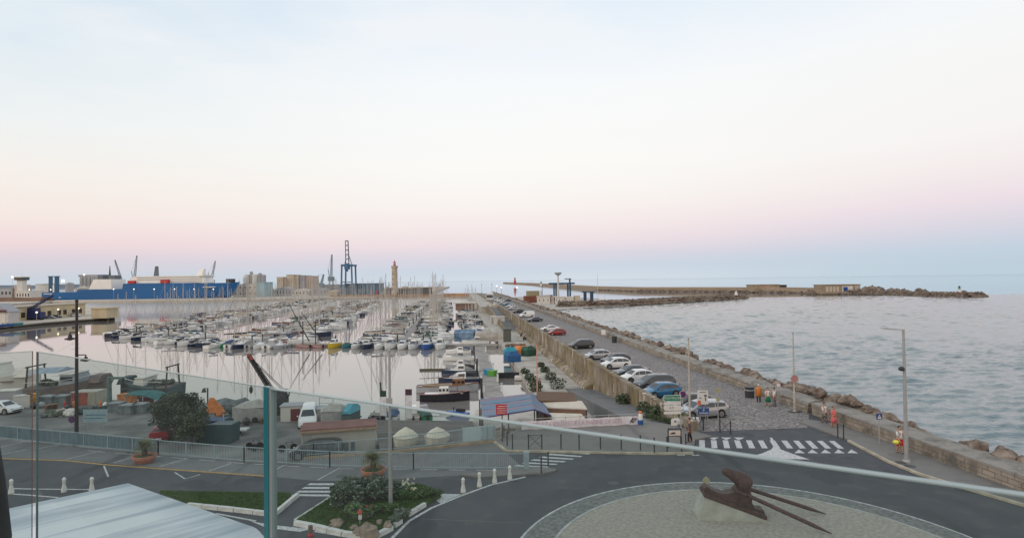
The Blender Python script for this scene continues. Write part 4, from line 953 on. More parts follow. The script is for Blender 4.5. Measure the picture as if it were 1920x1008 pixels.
# boats along the front pontoon, near side (sterns towards the camera) and far side
frontL = [(262, 640, 'm3', 'grey inflatable-sided boat at the outer tip of the front pontoon')]
d = (F1 - F0).normalized(); q = Vector((d.y, -d.x, 0)); i = 0; u = 3
while u < (F1 - F0).length - 2:
    pr_ = R.choice(MBT + SB[:3] + MBT + OB) if u > 6 else OB[3]; sc = R.uniform(.72, .95)
    putboat(pr_, F0 + d * u + q * 4.6, math.atan2(q.y, q.x) + (math.pi if R.random() < .5 else 0), '%s from outer tip, near side of front pontoon' % nth(i), sc); i += 1; u += R.uniform(3.0, 4.0)
u = 9; i = 0
while u < (F1 - F0).length - 2 and u < 40:
    putboat(R.choice(SB), F0 + d * u - q * 6.0, math.atan2(-q.y, -q.x), '%s from outer tip, far side of front pontoon' % nth(i), R.uniform(.8, 1)); i += 1; u += R.uniform(4, 5)
def at_front(px, dy=-3.6):
    r_ = ray(px, 655); t_ = 0
    f = lambda x: F1.y + (F2.y - F1.y) * (x - F1.x) / (F2.x - F1.x)
    Y = 145
    for _ in range(6): X = r_.x / r_.y * Y; Y = f(X)
    return Vector((r_.x / r_.y * (Y + dy), Y + dy, ZW))
tr = [(405, SB[0], .8), (425, OB[1], 1), (440, MBT[0], .85), (458, SB[3], .75), (476, MBT[3], .9), (494, SB[1], .8), (513, MBT[1], .85), (530, SB[6], .8)]
for i, (px, pr_, sc) in enumerate(tr): putboat(pr_, at_front(px), rad(-98 + R.uniform(-4, 4)) if i % 2 else rad(82), 'at front pontoon, %s left of the pink pair' % nth(len(tr) - 1 - i), sc)
PINK = mat('pink_hull', (.36, .22, .22), .5, .1, 2)
for px, lab in ((568, 'old pinkish boat with a long slanting lateen yard, left of the pair'), (592, 'old pinkish boat with a slanting lateen yard, right of the pair')):
    P = at_front(px, -3.2); o = openboat(PINK, TEAKD, 5.0); o.name = 'lateen_boat'; o.location = P; o.rotation_euler = (0, 0, rad(150)); tag(o, lab, 'boat', 'boats moored in the marina')
    MB().cyl((0, 0, .6), (0, 0, 6.5), .12, n=6).build('mast', DARKM, o)
    MB().cyl((-2.4, .1, 1.6), (5.0, .1, 10.8 if px < 580 else 8.6), .15, .07, 6).build('lateen_yard', CANV['black'], o)
YH = mat('yellow_hull', (.60, .42, .03), .5, .08, 2)
o = motorboat(YH, GELW, 6.2, False); o.location = at_front(626, -3.0); o.rotation_euler = (0, 0, rad(-95)); tag(o, 'small bright yellow boat with a white cabin at the front pontoon', 'boat', 'boats moored in the marina')
o = openboat(TEAL, DECK, 5.0, 'green'); o.location = at_front(649, -2.6); o.rotation_euler = (0, 0, rad(-90)); tag(o, 'small teal covered boat just right of the yellow boat', 'boat', 'boats moored in the marina')
mid = [(668, MBT[0], .8), (688, MBT[2], .95), (712, SB[1], .7), (733, MBT[1], .9), (755, MBT[0], 1.0), (776, MBT[1], .85)]
for i, (px, pr_, sc) in enumerate(mid): putboat(pr_, at_front(px), rad(-92 + R.uniform(-4, 4)), 'at front pontoon, %s right of small teal boat' % nth(i), sc)
o = motorboat(BLUE, GELW, 7.5, False, 'blue'); o.location = at_front(800); o.rotation_euler = (0, 0, rad(-90)); tag(o, 'deep blue motorboat alone at the end of the pink channel', 'motorboat', 'boats moored in the marina')
o = motorboat(GELW, GELW, 7.0, True); o.location = at_front(825); o.rotation_euler = (0, 0, rad(-90)); tag(o, 'white motorboat with its bow to the camera beside the deep blue one', 'motorboat', 'boats moored in the marina')
# row along the quay, right of the channel
s = 150; i = 0
while s < 470 and i < 46:
    pr_ = R.choice(MBT + SB + MBT); sc = R.uniform(.72, .88)
    putboat(pr_, ML(4.6, s), MROT + (0 if R.random() < .6 else math.pi) + rad(R.uniform(-3, 3)), '%s along the quay beyond the grey tent' % nth(i), sc); i += 1; s += R.uniform(3.6, 5.0) * (1 if s < 260 else 1.5)
# loose boats around the near walkway
pontoon(ML(4.7, 77), ML(4.9, 138), 2.7, 'wide near walkway pontoon with white service posts, between the moored boats and the pink basin')
near = [(872, 661, MBT[0], .72), (874, 674, MBT[1], .72), (876, 690, MBT[3], .72), (874, 703, MBT[2], .78), (878, 718, MBT[2], .85)]
for i, (px, py, pr_, sc) in enumerate(near): putboat(pr_, ML(.2, G(px, py, ZW).y), MROT + math.pi, 'at the near walkway, %s from the blue tent' % nth(i), sc)
def classic(hullc, label, px, py, L, cab):
    o = empty('wooden_boat', G(px, py, ZW) + Vector((0, 1, 0)), rad(3)); tag(o, label, 'boat', 'classic wooden boats')
    hullm(L, L * .30, .95, .45, .4, 11, .3).build('hull', hullc, o)
    for sg in (-1, 1):
        pts = []
        for i in range(9):
            u = i / 8; w = L * .15 * (.45 + .55 * math.sin(min(1, u / .45) * math.pi / 2)) if u < .45 else L * .15 * max(.02, (1 - ((u - .45) / .55) ** 2.2)); pts.append((-L / 2 + u * L + .035 * L * u ** 4, sg * (w + .02), 1.0 + .3 * u * u))
        MB().tube(pts, .06, 5).build('gunwale', cab, o)
    MB().box((0, 0, 1.02), (L * .8, L * .17, .06)).build('deck', TEAKD if cab is WOOD else GELW, o)
    c_ = MB().box((.2 * L if cab is WOOD else 0, 0, 1.45), (L * .22, L * .16, .8), 0, (.85, .85)).build('cabin', GELW if cab is not WOOD else WOOD, o)
    for k in range(3): MB().box((.2 * L * (cab is WOOD) - L * .075 + k * L * .075, -L * .078, 1.5), (L * .045, .05, .3)).build('window', GLASSD, c_)
    MB().cyl((L * .28, 0, 1), (L * .28, 0, 2.6), .05, n=6).build('mast', WOOD, o); MB().cyl((-L * .45, 0, 2.0), (L * .28, 0, 2.2), .05, n=5).build('yard', WOOD, o)
    return o
classic(GELG, 'varnished wooden boat with a grey white hull, behind the black hulled one', 836, 737, 8.6, WOOD)
classic(mat('black_hull', (.012, .012, .02), .35, .1, 2), 'classic boat with a black hull, pinkish rail and white cabin', 831, 753.5, 6.4, PINK)
# jet ski
o = thing('jet_ski', 'blue jet ski afloat near the small dock wall', 'jet ski', G(858, 779, ZW), rad(160))
MB().loft([[(-1.4, -.45, 0), (-1.4, .45, 0), (-1.4, .35, .45), (-1.4, -.35, .45)], [(.3, -.55, 0), (.3, .55, 0), (.3, .4, .6), (.3, -.4, .6)], [(1.5, -.08, .2), (1.5, .08, .2), (1.5, .05, .5), (1.5, -.05, .5)]]).build('hull', mat('jetski_blue', (.01, .10, .35), .3), o)
MB().box((-.4, 0, .72), (1.2, .38, .3), 0, (.8, .7)).build('seat', RUBBER, o); MB().cyl((.5, -.35, .95), (.5, .35, .95), .03, n=5).bar((.5, 0, .5), (.5, 0, .95), .08, .08).build('handlebar', RUBBER, o)
# mooring floating wreck / buoy raft
o = thing('mooring_raft', 'thin dark floating raft with a cage and short mast in open water', 'raft', G(812, 694, ZW), 0)
MB().bb(-2.4, 2.6, -.25, .25, .0, .3).build('deck', mat('weathered_raft', (.09, .08, .05), .9), o); MB().cyl((-.9, 0, .2), (-.9, 0, 1.7), .06, n=6).build('mast', DARKM, o)
mb = MB()
for x in (.3, .9, 1.5, 2.1): mb.bar((x, 0, .3), (x, 0, 1.2), .03, .03)
mb.bar((.3, 0, 1.2), (2.1, 0, 1.2), .03, .03).build('cage', GREYM, o)
for p_ in PROTO: kill(p_[0])
# ================================================================== FAR HARBOUR
def T(px, py, Y): return AT(px, py, Y)
def X_(px, Y): r_ = ray(px, 530); return r_.x / r_.y * Y
def Zt(px, py, Y): return AT(px, py, Y).z
def faceY(P): return 0
def bldg(name, label, cat, x0, x1, ytop, Y, zb, m, depth=20, roof=None, rh=0, win=None, wm=GLASSD, rz=0.0, group=None, roofm=None):
    """box building whose front spans photo columns x0..x1 at distance Y, parts: wall, roof, window each"""
    X0, X1 = X_(x0, Y), X_(x1, Y); h = Zt((x0 + x1) / 2, ytop, Y) - zb - rh; W = X1 - X0
    o = thing(name, label, cat, ((X0 + X1) / 2, Y + depth / 2, zb), rz, group)
    MB().bb(-W / 2, W / 2, -depth / 2, depth / 2, 0, h).build('wall', m, o)
    if roof == 'gable':
        MB().prof([(-W / 2 - .4, h + .003), (W / 2 + .4, h + .003), (0, h + rh)], -depth / 2 - .4, depth / 2 + .4).build('roof', roofm or m, o)
    elif roof == 'long':
        MB().loft([[(-W / 2 - .3, -depth / 2 - .4, h + .003), (-W / 2 - .3, depth / 2 + .4, h + .003), (-W / 2 - .3, 0, h + rh)], [(W / 2 + .3, -depth / 2 - .4, h + .003), (W / 2 + .3, depth / 2 + .4, h + .003), (W / 2 + .3, 0, h + rh)]]).build('roof', roofm or m, o)
    else: MB().bb(-W / 2 - .3, W / 2 + .3, -depth / 2 - .3, depth / 2 + .3, h + .003, h + max(.5, rh)).build('roof', roofm or m, o)
    if win:
        nx, nz, fw, fh = win
        for i in range(nx):
            for k in range(nz):
                cx = -W / 2 + (i + .5) * W / nx; cz = h * (k + .55) / nz
                MB().bb(cx - W / nx * fw / 2, cx + W / nx * fw / 2, -depth / 2 - .06, -depth / 2 + .02, cz - h / nz * fh / 2, cz + h / nz * fh / 2).build('window', wm, o)
    return o
def cylb(name, label, cat, x0, x1, ytop, Y, zb, m, cone=0, group=None, rail=True):
    X0, X1 = X_(x0, Y), X_(x1, Y); r = (X1 - X0) / 2; h = Zt((x0 + x1) / 2, ytop, Y) - zb
    o = thing(name, label, cat, ((X0 + X1) / 2, Y + r, zb), 0, group)
    MB().lathe([(r, 0), (r, h - cone)], n=28).build('tank_wall' if cat == 'tank' else 'wall', m, o, False)
    MB().lathe([(r * 1.01, h - cone), (r * .98, h - cone + .3), (.3, h)], n=28).build('roof', m, o, False)
    if rail: MB().lathe([(r * 1.02, h - cone - .5), (r * 1.02, h - cone + .6), (r * .99, h - cone + .6), (r * .99, h - cone - .5)], n=28).build('railing', GREYM, o)
    return o
def lattice(mb, a, b_, w, n, r=.25, taper=1.0):
    a = Vector(a); b_ = Vector(b_); d = (b_ - a).normalized(); u = d.orthogonal().normalized(); v = d.cross(u); cs = []
    for i in range(n + 1):
        p = a.lerp(b_, i / n); k = w / 2 * (1 + (taper - 1) * i / n); cs.append([p + (u * x + v * y) * k for x, y in ((-1, -1), (1, -1), (1, 1), (-1, 1))])
    for i in range(n):
        for k in range(4): mb.cyl(cs[i][k], cs[i + 1][k], r, n=4); mb.cyl(cs[i][k], cs[i + 1][(k + 1) % 4], r * .7, n=3); mb.cyl(cs[i][k], cs[i][(k + 1) % 4], r * .7, n=3)
    return mb
TANKW = mat('tank_white', (.55, .55, .52), .7, .06, .1, detail=6); SALM = mat('salmon_render', (.46, .38, .33), .85, .1, .1); BEIGE = mat('beige_concrete', (.50, .44, .36), .85, .12, .08, detail=6)
GREYB = mat('grey_industrial', (.34, .35, .37), .8, .12, .08, detail=6); LBLUE = mat('pale_blue_cladding', (.30, .42, .46), .7, .1, .1); DBLUE = mat('blue_shed_cladding', (.07, .13, .20), .7, .12, .12, stretch=(1, 1, .2))
DOCKB = mat('crane_blue', (.045, .15, .27), .5, .12, .3); SHIPB = mat('ship_blue', (.005, .105, .30), .4, .08, .03, detail=6); SHIPW = mat('ship_white', (.80, .78, .74), .5, .05, .1)
WHB = mat('white_render', (.60, .58, .54), .8, .06, .3); BROWN = mat('brown_earth_bank', (.17, .105, .07), .95, .25, .1, detail=7); LHST = mat('lighthouse_stone', (.46, .40, .32), .9, .14, .35, bump=.2, detail=8)
LHR = mat('lantern_red', (.42, .09, .07), .5)

# ---- ferry
Ls = G(95, 560.5, ZW); Rs = G(440, 558.2, ZW); Ls = Vector((X_(95, 604), 604, ZW)); Rs = Vector((X_(446, 604), 604, ZW)); SL = (Rs - Ls).length
S = thing('ferry', 'long blue and white ferry moored at the far quay', 'ship', ((Ls + Rs) / 2), 0)
fx = lambda px: X_(px, 604) - (Ls.x + Rs.x) / 2
fz = lambda px, py: Zt(px, py, 604) - ZW
B_ = 12.5
def shring(x, z, w, wb): return [(x, -wb, 0), (x, -w, 3), (x, -w, z), (x, w, z), (x, w, 3), (x, wb, 0)]
zl = fz(150, 547); zh = fz(230, 541.5); zb_ = fz(350, 530)
mb = MB().loft([shring(fx(95.5), zl, B_ * .95, B_ * .85), shring(fx(160), zl, B_, B_), shring(fx(163), zh, B_, B_), shring(fx(244), zh, B_, B_), shring(fx(246), zb_, B_, B_), shring(fx(360), zb_, B_, B_ * .98),
                shring(fx(380), zb_ - .6, B_ * .97, B_ * .8), shring(fx(405), zb_ - .6, B_ * .75, B_ * .45), [(fx(422), -1, 0), (fx(430), -B_ * .28, 4), (fx(436), -B_ * .42, zb_ - .4), (fx(436), B_ * .42, zb_ - .4), (fx(430), B_ * .28, 4), (fx(422), 1, 0)],
                [(fx(424), -.4, 0), (fx(438), -.6, 5), (fx(450), -.8, zb_ + .3), (fx(450), .8, zb_ + .3), (fx(438), .6, 5), (fx(424), .4, 0)]])
mb.build('hull', SHIPB, S)
for x0, x1 in ((100, 107), (111, 119)):
    t_ = MB().bb(fx(x0), fx(x1), -B_ * .5, -B_ * .44, zl, fz(100, 519)); t_.bb(fx(x0) - .6, fx(x1) + .8, -B_ * .52, -B_ * .42, fz(100, 519), fz(100, 517.5)); t_.build('funnel', mat('funnel_blue', (.02, .10, .19), .5), S)
MB().bb(fx(107.5), fx(110.5), -B_ * .5, -B_ * .44, zl, fz(100, 534)).build('stair_tower', SHIPW, S)
w = MB().loft([[(fx(181), -B_ * .9, zh), (fx(181), B_ * .9, zh), (fx(223), B_ * .9, zh), (fx(223), -B_ * .9, zh)], [(fx(190), -B_ * .9, fz(200, 523.5)), (fx(190), B_ * .9, fz(200, 523.5)), (fx(222), B_ * .9, fz(200, 523.5)), (fx(222), -B_ * .9, fz(200, 523.5))]]); w.build('deck_house', SHIPW, S)
MB().bb(fx(190), fx(199), -5, 5, fz(200, 523.4), fz(200, 515)).bb(fx(210), fx(221), -5, 5, fz(200, 523.4), fz(200, 516)).build('mast_house', mat('mast_grey', (.12, .14, .16), .6), S)
MB().cyl((fx(206), 0, fz(200, 523)), (fx(206), 0, fz(200, 498)), 1.2, .3, 6).build('mast', DARKM, S)
sp = MB().loft([[(fx(248), -B_ * .8, zb_), (fx(248), B_ * .8, zb_), (fx(262), B_ * .8, fz(270, 518)), (fx(262), -B_ * .8, fz(270, 518))], [(fx(393), -B_ * .8, zb_), (fx(393), B_ * .8, zb_), (fx(388), B_ * .8, fz(385, 516)), (fx(388), -B_ * .8, fz(385, 516))]])
sp = sp.build('accommodation', SHIPW, S)
for k in range(3):
    z_ = zb_ + 1.2 + k * 2.1; MB().bb(fx(268 if k else 320), fx(389), -B_ * .8 - .12, -B_ * .8 + .2, z_, z_ + .6).build('window_band', mat('ship_window_band', (.22, .22, .22), .4), sp)
MB().loft([[(fx(372), -4, fz(380, 516)), (fx(372), 4, fz(380, 516)), (fx(382), 4, fz(380, 516)), (fx(382), -4, fz(380, 516))], [(fx(378), -2, fz(380, 504)), (fx(378), 2, fz(380, 504)), (fx(384), 2, fz(380, 504)), (fx(384), -2, fz(380, 504))]]).build('bridge_mast', SHIPW, S)
MB().bb(fx(384), fx(392), -B_ * .95, B_ * .95, fz(385, 517.5), fz(385, 515)).build('bridge', SHIPW, S)
for x0, x1, y0, y1 in ((255, 267, 526, 531), (315, 329, 524.5, 530.5)): MB().bb(fx(x0), fx(x1), -B_ - .8, -B_ * .78, fz(x0, y1), fz(x0, y0)).build('lifeboat', RED, S)
MB().loft([[(fx(290), -2, fz(290, 518)), (fx(290), 2, fz(290, 518)), (fx(296), 2, fz(290, 518)), (fx(296), -2, fz(290, 518))], [(fx(293), -2, fz(292, 499)), (fx(293), 2, fz(292, 499)), (fx(295), 2, fz(292, 499)), (fx(295), -2, fz(292, 499))]]).build('aft_mast', mat('mast_grey', (0, 0, 0)), S)
MB().bb(fx(427), fx(438), -B_ * .3, B_ * .3, zb_ - .3, fz(430, 522.5)).build('bow_mast_house', DARKM, S)
for x0, x1, yy in ((100, 116, 550.5), (392, 413, 538), (128, 132, 557)): 
    mb = MB(); n = 7 if x1 - x0 > 6 else 2
    for k in range(n): mb.bb(fx(x0 + (x1 - x0) * k / n), fx(x0 + (x1 - x0) * (k + .7) / n), -B_ - .08, -B_ * .7 + .3 if x0 > 300 else -B_ + .3, fz(x0, yy + .6), fz(x0, yy - .9))
    mb.build('name_lettering', SHIPW, S)
# ---- storage tanks, silos
cylb('storage_tank', 'broad white storage tank left of the ferry stern', 'tank', 57, 93, 530.5, 690, -2.2, TANKW, 1.5)
cylb('storage_tank', 'grey storage tank right behind the twin blue funnels', 'tank', 119, 132, 529, 680, -2.2, GREYB, 1.5)
cylb('storage_tank', 'pinkish storage tank left of the control tower', 'tank', 20, 44, 533, 700, -2.2, SALM, 1)
cylb('storage_tank', 'squat beige tank right of the ferry funnels', 'tank', 134, 160, 536, 700, -2.2, BEIGE, 3)
for i in range(6):
    cylb('grain_silo', 'grey grain silo behind the ferry, %s from the left in the row' % nth(i), 'silo', 147.5 + i * 7.2, 154.6 + i * 7.2, 518.5, 760, -2.2, GREYB, .5, 'grey silos behind the ferry', False)
bldg('silo_gallery', 'flat gallery running along the tops of the grey silos', 'gallery', 147, 197, 515.5, 764, Zt(170, 518.6, 764), GREYB, 8)
o = thing('control_tower', 'white control tower with a dark glazed top beside the storage tanks', 'tower', (X_(41, 640), 640, -2.2))
hh = Zt(41, 525, 640) + 2.2; MB().bb(-3, 3, -3, 3, 0, hh).build('shaft', WHB, o); MB().bb(-4.6, 4.6, -4.6, 4.6, hh, hh + 3).build('cabin', GLASSD, o); MB().bb(-5, 5, -5, 5, hh + 3.01, hh + 3.8).build('roof', WHB, o); MB().cyl((0, 0, hh + 3.8), (0, 0, hh + 7), .15, n=4).build('antenna', GREYM, o)
bldg('port_building', 'low pale port building at the foot of the control tower', 'building', 30, 56, 546, 635, -2.2, WHB, 20, win=(5, 1, .4, .4))
bldg('warehouse', 'long grey warehouse far left behind the quay', 'warehouse', -20, 22, 541, 700, -2.2, GREYB, 30, win=(6, 1, .5, .3))
bk = MB(); ridge_pts = [Vector((X_(x, 560), 560, -2.2)) for x in (-40, 20, 60, 86)]
rings = [[(p.x, 552, -2.25), (p.x, 556, 1.2 + (i % 2) * .5), (p.x, 566, 1.0), (p.x, 572, -2.25)] for i, p in enumerate(ridge_pts)]
tag(bk.loft(rings).build('earth_bank', BROWN), 'brown earth bank on the far quay left of the ferry', 'earth bank')
# ---- cement works and grain blocks
o = bldg('cement_works', 'pale cement works with tall silos right of the ferry bow', 'building', 437, 482, 533, 615, -2.2, WHB, 25, win=(5, 2, .3, .2))
for i, (x0, x1, yt, m_) in enumerate(((454, 464, 513.5, TANKW), (464, 470, 508, GREYB), (469, 480, 513, TANKW), (480, 487, 511, GREYB), (486, 494.5, 514, GREYB))):
    Xa, Xb = X_(x0, 620), X_(x1, 620); r_ = (Xb - Xa) / 2; zt_ = Zt(x0, yt, 620)
    MB().lathe([(r_, 8), (r_, zt_ + 2.2 - 1), (.3, zt_ + 2.2)], ((Xa + Xb) / 2 - o.location.x, -2, 0), 16).build('silo', m_, o)
lattice(MB(), (X_(457, 610) - o.location.x, -14, 0), (X_(457, 610) - o.location.x, -14, 21), 3.2, 6, .22).build('conveyor_tower', GREYM, o)
bldg('shed', 'pale blue shed at the right of the cement works', 'shed', 481, 495.5, 529.5, 612, -2.2, LBLUE, 22)
for i, (x0, x1, yt, m_) in enumerate(((519, 531, 519, BEIGE), (532, 537, 521, SALM), (537, 551, 514.5, BEIGE), (551, 560, 515.5, BEIGE), (561, 572, 516, GREYB), (572, 586, 517, SALM))):
    b0 = bldg('grain_store', 'tall %s grain store block, %s from the left of the cluster' % ('beige' if m_ is BEIGE else ('grey' if m_ is GREYB else 'pinkish'), nth(i)), 'building', x0, x1 - .3, yt, 720 + i * 2, -2.2, m_, 24, win=None, group='grain store blocks', rh=.6)
    W = X_(x1 - .3, 720) - X_(x0, 720); mb = MB(); n = max(2, int((x1 - x0) / 3))
    for k in range(n): mb.lathe([(W / n / 2, 0), (W / n / 2, 20)], (-W / 2 + (k + .5) * W / n, -12, 0), 10)
    mb.build('silo_cells', m_, b0)
for x0, x1, yt, m_, lab in ((500, 516, 540, WHB, 'low cream house on the far quay beside the pale blue shed'), (517, 545, 538, GREYB, 'low grey hangar below the beige grain stores'), (546, 580, 541, WHB, 'long low pale quay building behind the masts'), (581, 612, 540, GREYB, 'grey quay building at the foot of the harbour cranes'), (613, 632, 543, BEIGE, 'small beige quay building left of the blue shed')):
    bldg('quay_building', lab, 'building', x0, x1, yt, 640, -2.2, m_, 16, 'gable', 2.0, (5, 1, .3, .35))
bldg('warehouse', 'large dark blue warehouse beside the blue gantry crane', 'warehouse', 646, 705, 532, 660, -2.2, DBLUE, 40, win=(9, 1, .1, .8), wm=LBLUE)
bldg('warehouse', 'low blue grey warehouse left of the gantry crane legs', 'warehouse', 600, 640, 534, 690, -2.2, GREYB, 30)
for i in range(10):
    m_ = (RED, BLUE, TEAL, SALM, GREYB, ORANGE)[i % 6]; x = 705 + i * 4.2
    bldg('shipping_container', 'stacked shipping container on the quay left of the lighthouse, %s from the blue warehouse' % nth(i), 'container', x, x + 3.9, 545.5 - (i * 7 % 3) * 1.3, 655, -2.2, m_, 3, group='containers on the far quay')
# ---- moored low ships right of the lighthouse
for x0, x1, yw, lab in ((747, 808, 543, 'long low dark ship beyond the lighthouse'), (722, 745, 549, 'small dark working boat left of the lighthouse')):
    Yd = 640; o = thing('cargo_boat', lab, 'ship', (X_((x0 + x1) / 2, Yd), Yd, ZW)); L_ = X_(x1, Yd) - X_(x0, Yd)
    zz = Zt(x0, 540.5, Yd) - ZW; hullm(L_, 7, zz, .9, .3, 9, 1).build('hull', mat('rusty_hull', (.13, .12, .12), .8, .2, .3), o); MB().box((-L_ * .3, 0, zz + 1), (L_ * .16, 4, 2)).box((L_ * .1, 0, zz + .5), (L_ * .4, 4, 1)).build('deck_house', SALM, o)
    MB().cyl((-L_ * .2, 0, zz), (-L_ * .2, 0, zz + 7), .2, n=4).build('mast', DARKM, o)
# ---- cranes
def harbour_crane(label, px, yb, yt, Y, lean, m_):
    o = thing('harbour_crane', label, 'crane', (X_(px, Y), Y, -2.2)); H = Zt(px, yt, Y) + 2.2; Hc = H * .34
    mb = MB()
    for sx in (-4, 4):
        for sy in (-4, 4): mb.cyl((sx, sy, 0), (sx * .4, sy * .4, Hc), .5, .4, 5)
    mb.bb(-4, 4, -4, 4, Hc * .35, Hc * .42).build('portal', m_, o); MB().bb(-3, 3, -3, 3, Hc, Hc + 5).build('cab', m_, o)
    lattice(MB(), (0, 0, Hc + 4), (lean, 0, H), 2.2, 9, .22, .4).build('jib', m_, o); MB().cyl((-2, 0, Hc + 4), (-3.5, 0, Hc + 14), .4, n=5).cyl((-3.5, 0, Hc + 14), (lean, 0, H), .14, n=3).cyl((lean, 0, H), (lean, 0, H - 9), .1, n=3).build('stay', m_, o)
    return o
CRG = mat('crane_grey', (.20, .25, .28), .6, .1, .2)
harbour_crane('slender grey harbour crane leaning left behind the ferry deck house', 228, 530, 487, 700, -8, CRG)
harbour_crane('tall thin harbour crane rising behind the middle of the ferry', 252, 530, 479, 710, 3, CRG)
harbour_crane('thin pale harbour crane behind the ferry bridge', 396, 530, 489, 700, 5, GREYB)
harbour_crane('grey harbour crane left of the blue gantry crane', 621, 545, 477, 680, 1, CRG)
harbour_crane('short dark harbour crane among the masts left of the grey crane', 602, 545, 514, 670, 3, CRG)
# big blue ship to shore gantry
Yg = 650; o = thing('gantry_crane', 'tall blue container gantry crane with its boom raised', 'crane', (X_(653.5, Yg), Yg, -2.2)); gz = lambda py: Zt(653, py, Yg) + 2.2; gx = lambda px: X_(px, Yg) - X_(653.5, Yg)
for sx in (-1, 1):
    for yy in (-7, 9): MB().bar((gx(653.5 + sx * 10.5), yy, 0), (gx(653.5 + sx * 9), yy, gz(497)), 1.5, 1.5).build('leg', DOCKB, o)
MB().bb(gx(643), gx(665), -8, -6.4, gz(499), gz(495.5)).bb(gx(643), gx(665), 8, 9.6, gz(499), gz(495.5)).bb(gx(643), gx(644.6), -6.3, 7.9, gz(499), gz(496)).bb(gx(663), gx(664.6), -6.3, 7.9, gz(499), gz(496)).bb(gx(643.2), gx(663.8), -7.7, -6.9, gz(529), gz(527.5)).build('portal_beam', DOCKB, o)
mb = MB()
for sx in (-1, 1):
    mb.bar((gx(653.5 + sx * 3), -4, gz(497)), (gx(653.5 + sx * 2.4), -6, gz(451.5)), .8, 1.0)
    mb.bar((gx(653.5 + sx * 3), -4, gz(497)), (gx(653.5 + sx * 3), 22, gz(496)), .8, 1.2)
    mb.bar((gx(653.5 + sx * 7), 0, gz(497)), (gx(653.5 + sx * 2.8), -3, gz(480)), .5, .5)
for k in range(6): z_ = gz(452 + k * 8.5); mb.bb(gx(650.8), gx(656.2), -6.4, -5.2, z_ - .5, z_ + .5)
mb.build('boom', mat('boom_slate', (.10, .14, .19), .6), o); MB().bb(gx(650), gx(657), -9, -1, gz(505), gz(498)).bb(gx(652), gx(655), -7, -4, gz(509), gz(505.01)).build('machine_house', DOCKB, o)
# ---- lighthouse
Yl = 572; o = thing('lighthouse', 'round cream stone lighthouse with a red lantern at the end of the harbour mole', 'lighthouse', (X_(740, Yl), Yl, -3)); lz = lambda py: Zt(740, py, Yl) + 3; lr = lambda w: (X_(740 + w, Yl) - X_(740, Yl))
MB().lathe([(lr(7.5), 0), (lr(6.3), 2.5), (lr(5.9), 6), (lr(5.2), lz(505)), (lr(5.6), lz(502)), (lr(6.2), lz(501)), (lr(6.2), lz(498.2)), (lr(5.0), lz(498.0))], n=32).build('tower', LHST, o, True)
MB().lathe([(lr(6.25), lz(499.3)), (lr(6.5), lz(499.2)), (lr(6.5), lz(498.4)), (lr(6.25), lz(498.3))], n=32).build('gallery', LHST, o)
la = MB().lathe([(lr(2.6), lz(498)), (lr(2.6), lz(495.2)), (lr(2.2), lz(495))], n=16).build('lantern_base', LHR, o)
MB().lathe([(lr(2.1), lz(495)), (lr(2.1), lz(492.6))], n=12).build('lantern_glass', mat('lantern_glass', (.5, .45, .42), .15), la)
MB().lathe([(lr(2.9), lz(492.6)), (lr(2.0), lz(491)), (lr(.6), lz(489.4)), (.25, lz(488.6)), (.15, lz(486.5))], n=16).build('lantern_roof', LHR, la)
for z_ in (7, 12, 17, 22): MB().bb(-lr(3.0), -lr(2.2), -lr(5.55) - .05, -lr(4.8), z_, z_ + 1.3).build('window', GLASSD, o)
MB().bb(lr(5.2), lr(7.5), -lr(4), -lr(1), 0, 4).build('doorway', DARKM, o)
# cross mole walls
cw = [Vector((X_(905, 548), 548, 0)), Vector((X_(830, 553), 553, 0)), Vector((X_(745, 560), 560, 0)), Vector((X_(620, 574), 574, 0))]
mb = MB()
for a, b_ in zip(cw, cw[1:]):
    mb.bar((a.x, a.y, -1.8), (b_.x, b_.y, -1.8), 1.2, 4.2 if a.x > X_(840, 550) - 3 else 3.2)
tag(mb.build('mole_end_wall', mat('brown_mole_wall', (.33, .21, .13), .9, .3, .25, detail=8)), 'brown masonry wall closing the harbour in front of the lighthouse', 'wall')
o = thing('mole_end_shed', 'brown quay shed with a pale flat roof at the end of the pink channel', 'shed', ML(4, 300, ZQ), MROT); MB().bb(-5, 4.5, 0, 8, 0, 3.4).build('wall', mat('brown_shed', (.26, .17, .13), .9), o); MB().bb(-6, 5.2, -1, 9, 3.41, 4.1).build('roof', WHB, o)
# small beacons
def beacon(label, px, yb, yt, Y, zb, m1_, m2_, w=1.6, lattice_=False):
    o = thing('beacon', label, 'beacon', (X_(px, Y), Y, zb)); h = Zt(px, yt, Y) - zb
    MB().lathe([(w * 1.2, 0), (w, h * .55)], n=12).build('base', m2_, o); MB().lathe([(w * .7, h * .55), (w * .55, h * .86), (w, h * .87), (w, h * .9)], n=12).build('tower', m1_, o); MB().lathe([(w * .5, h * .9), (w * .45, h * .97), (.1, h)], n=10).build('lantern', m1_, o)
beacon('small white beacon on the tip of the inner boulder breakwater', 1380, 553, 545, G(1380, 561, ZW).y, -.9, WHITE, WHITE, 1.0)
beacon('green topped white beacon on the tip of the outer breakwater', 1798.5, 551, 535.5, G(1798, 556, ZW).y + 3, -1.5, GREEN, WHITE, 1.1)
beacon('slender red beacon far out on the outer breakwater', 965.5, 534, 520, 1500, 0, LHR, LHR, 3.0)
beacon('small dark topped white beacon on the outer breakwater behind the container yard', 1014.5, 537, 527.5, 1150, 0, DARKM, WHITE, 2.0)
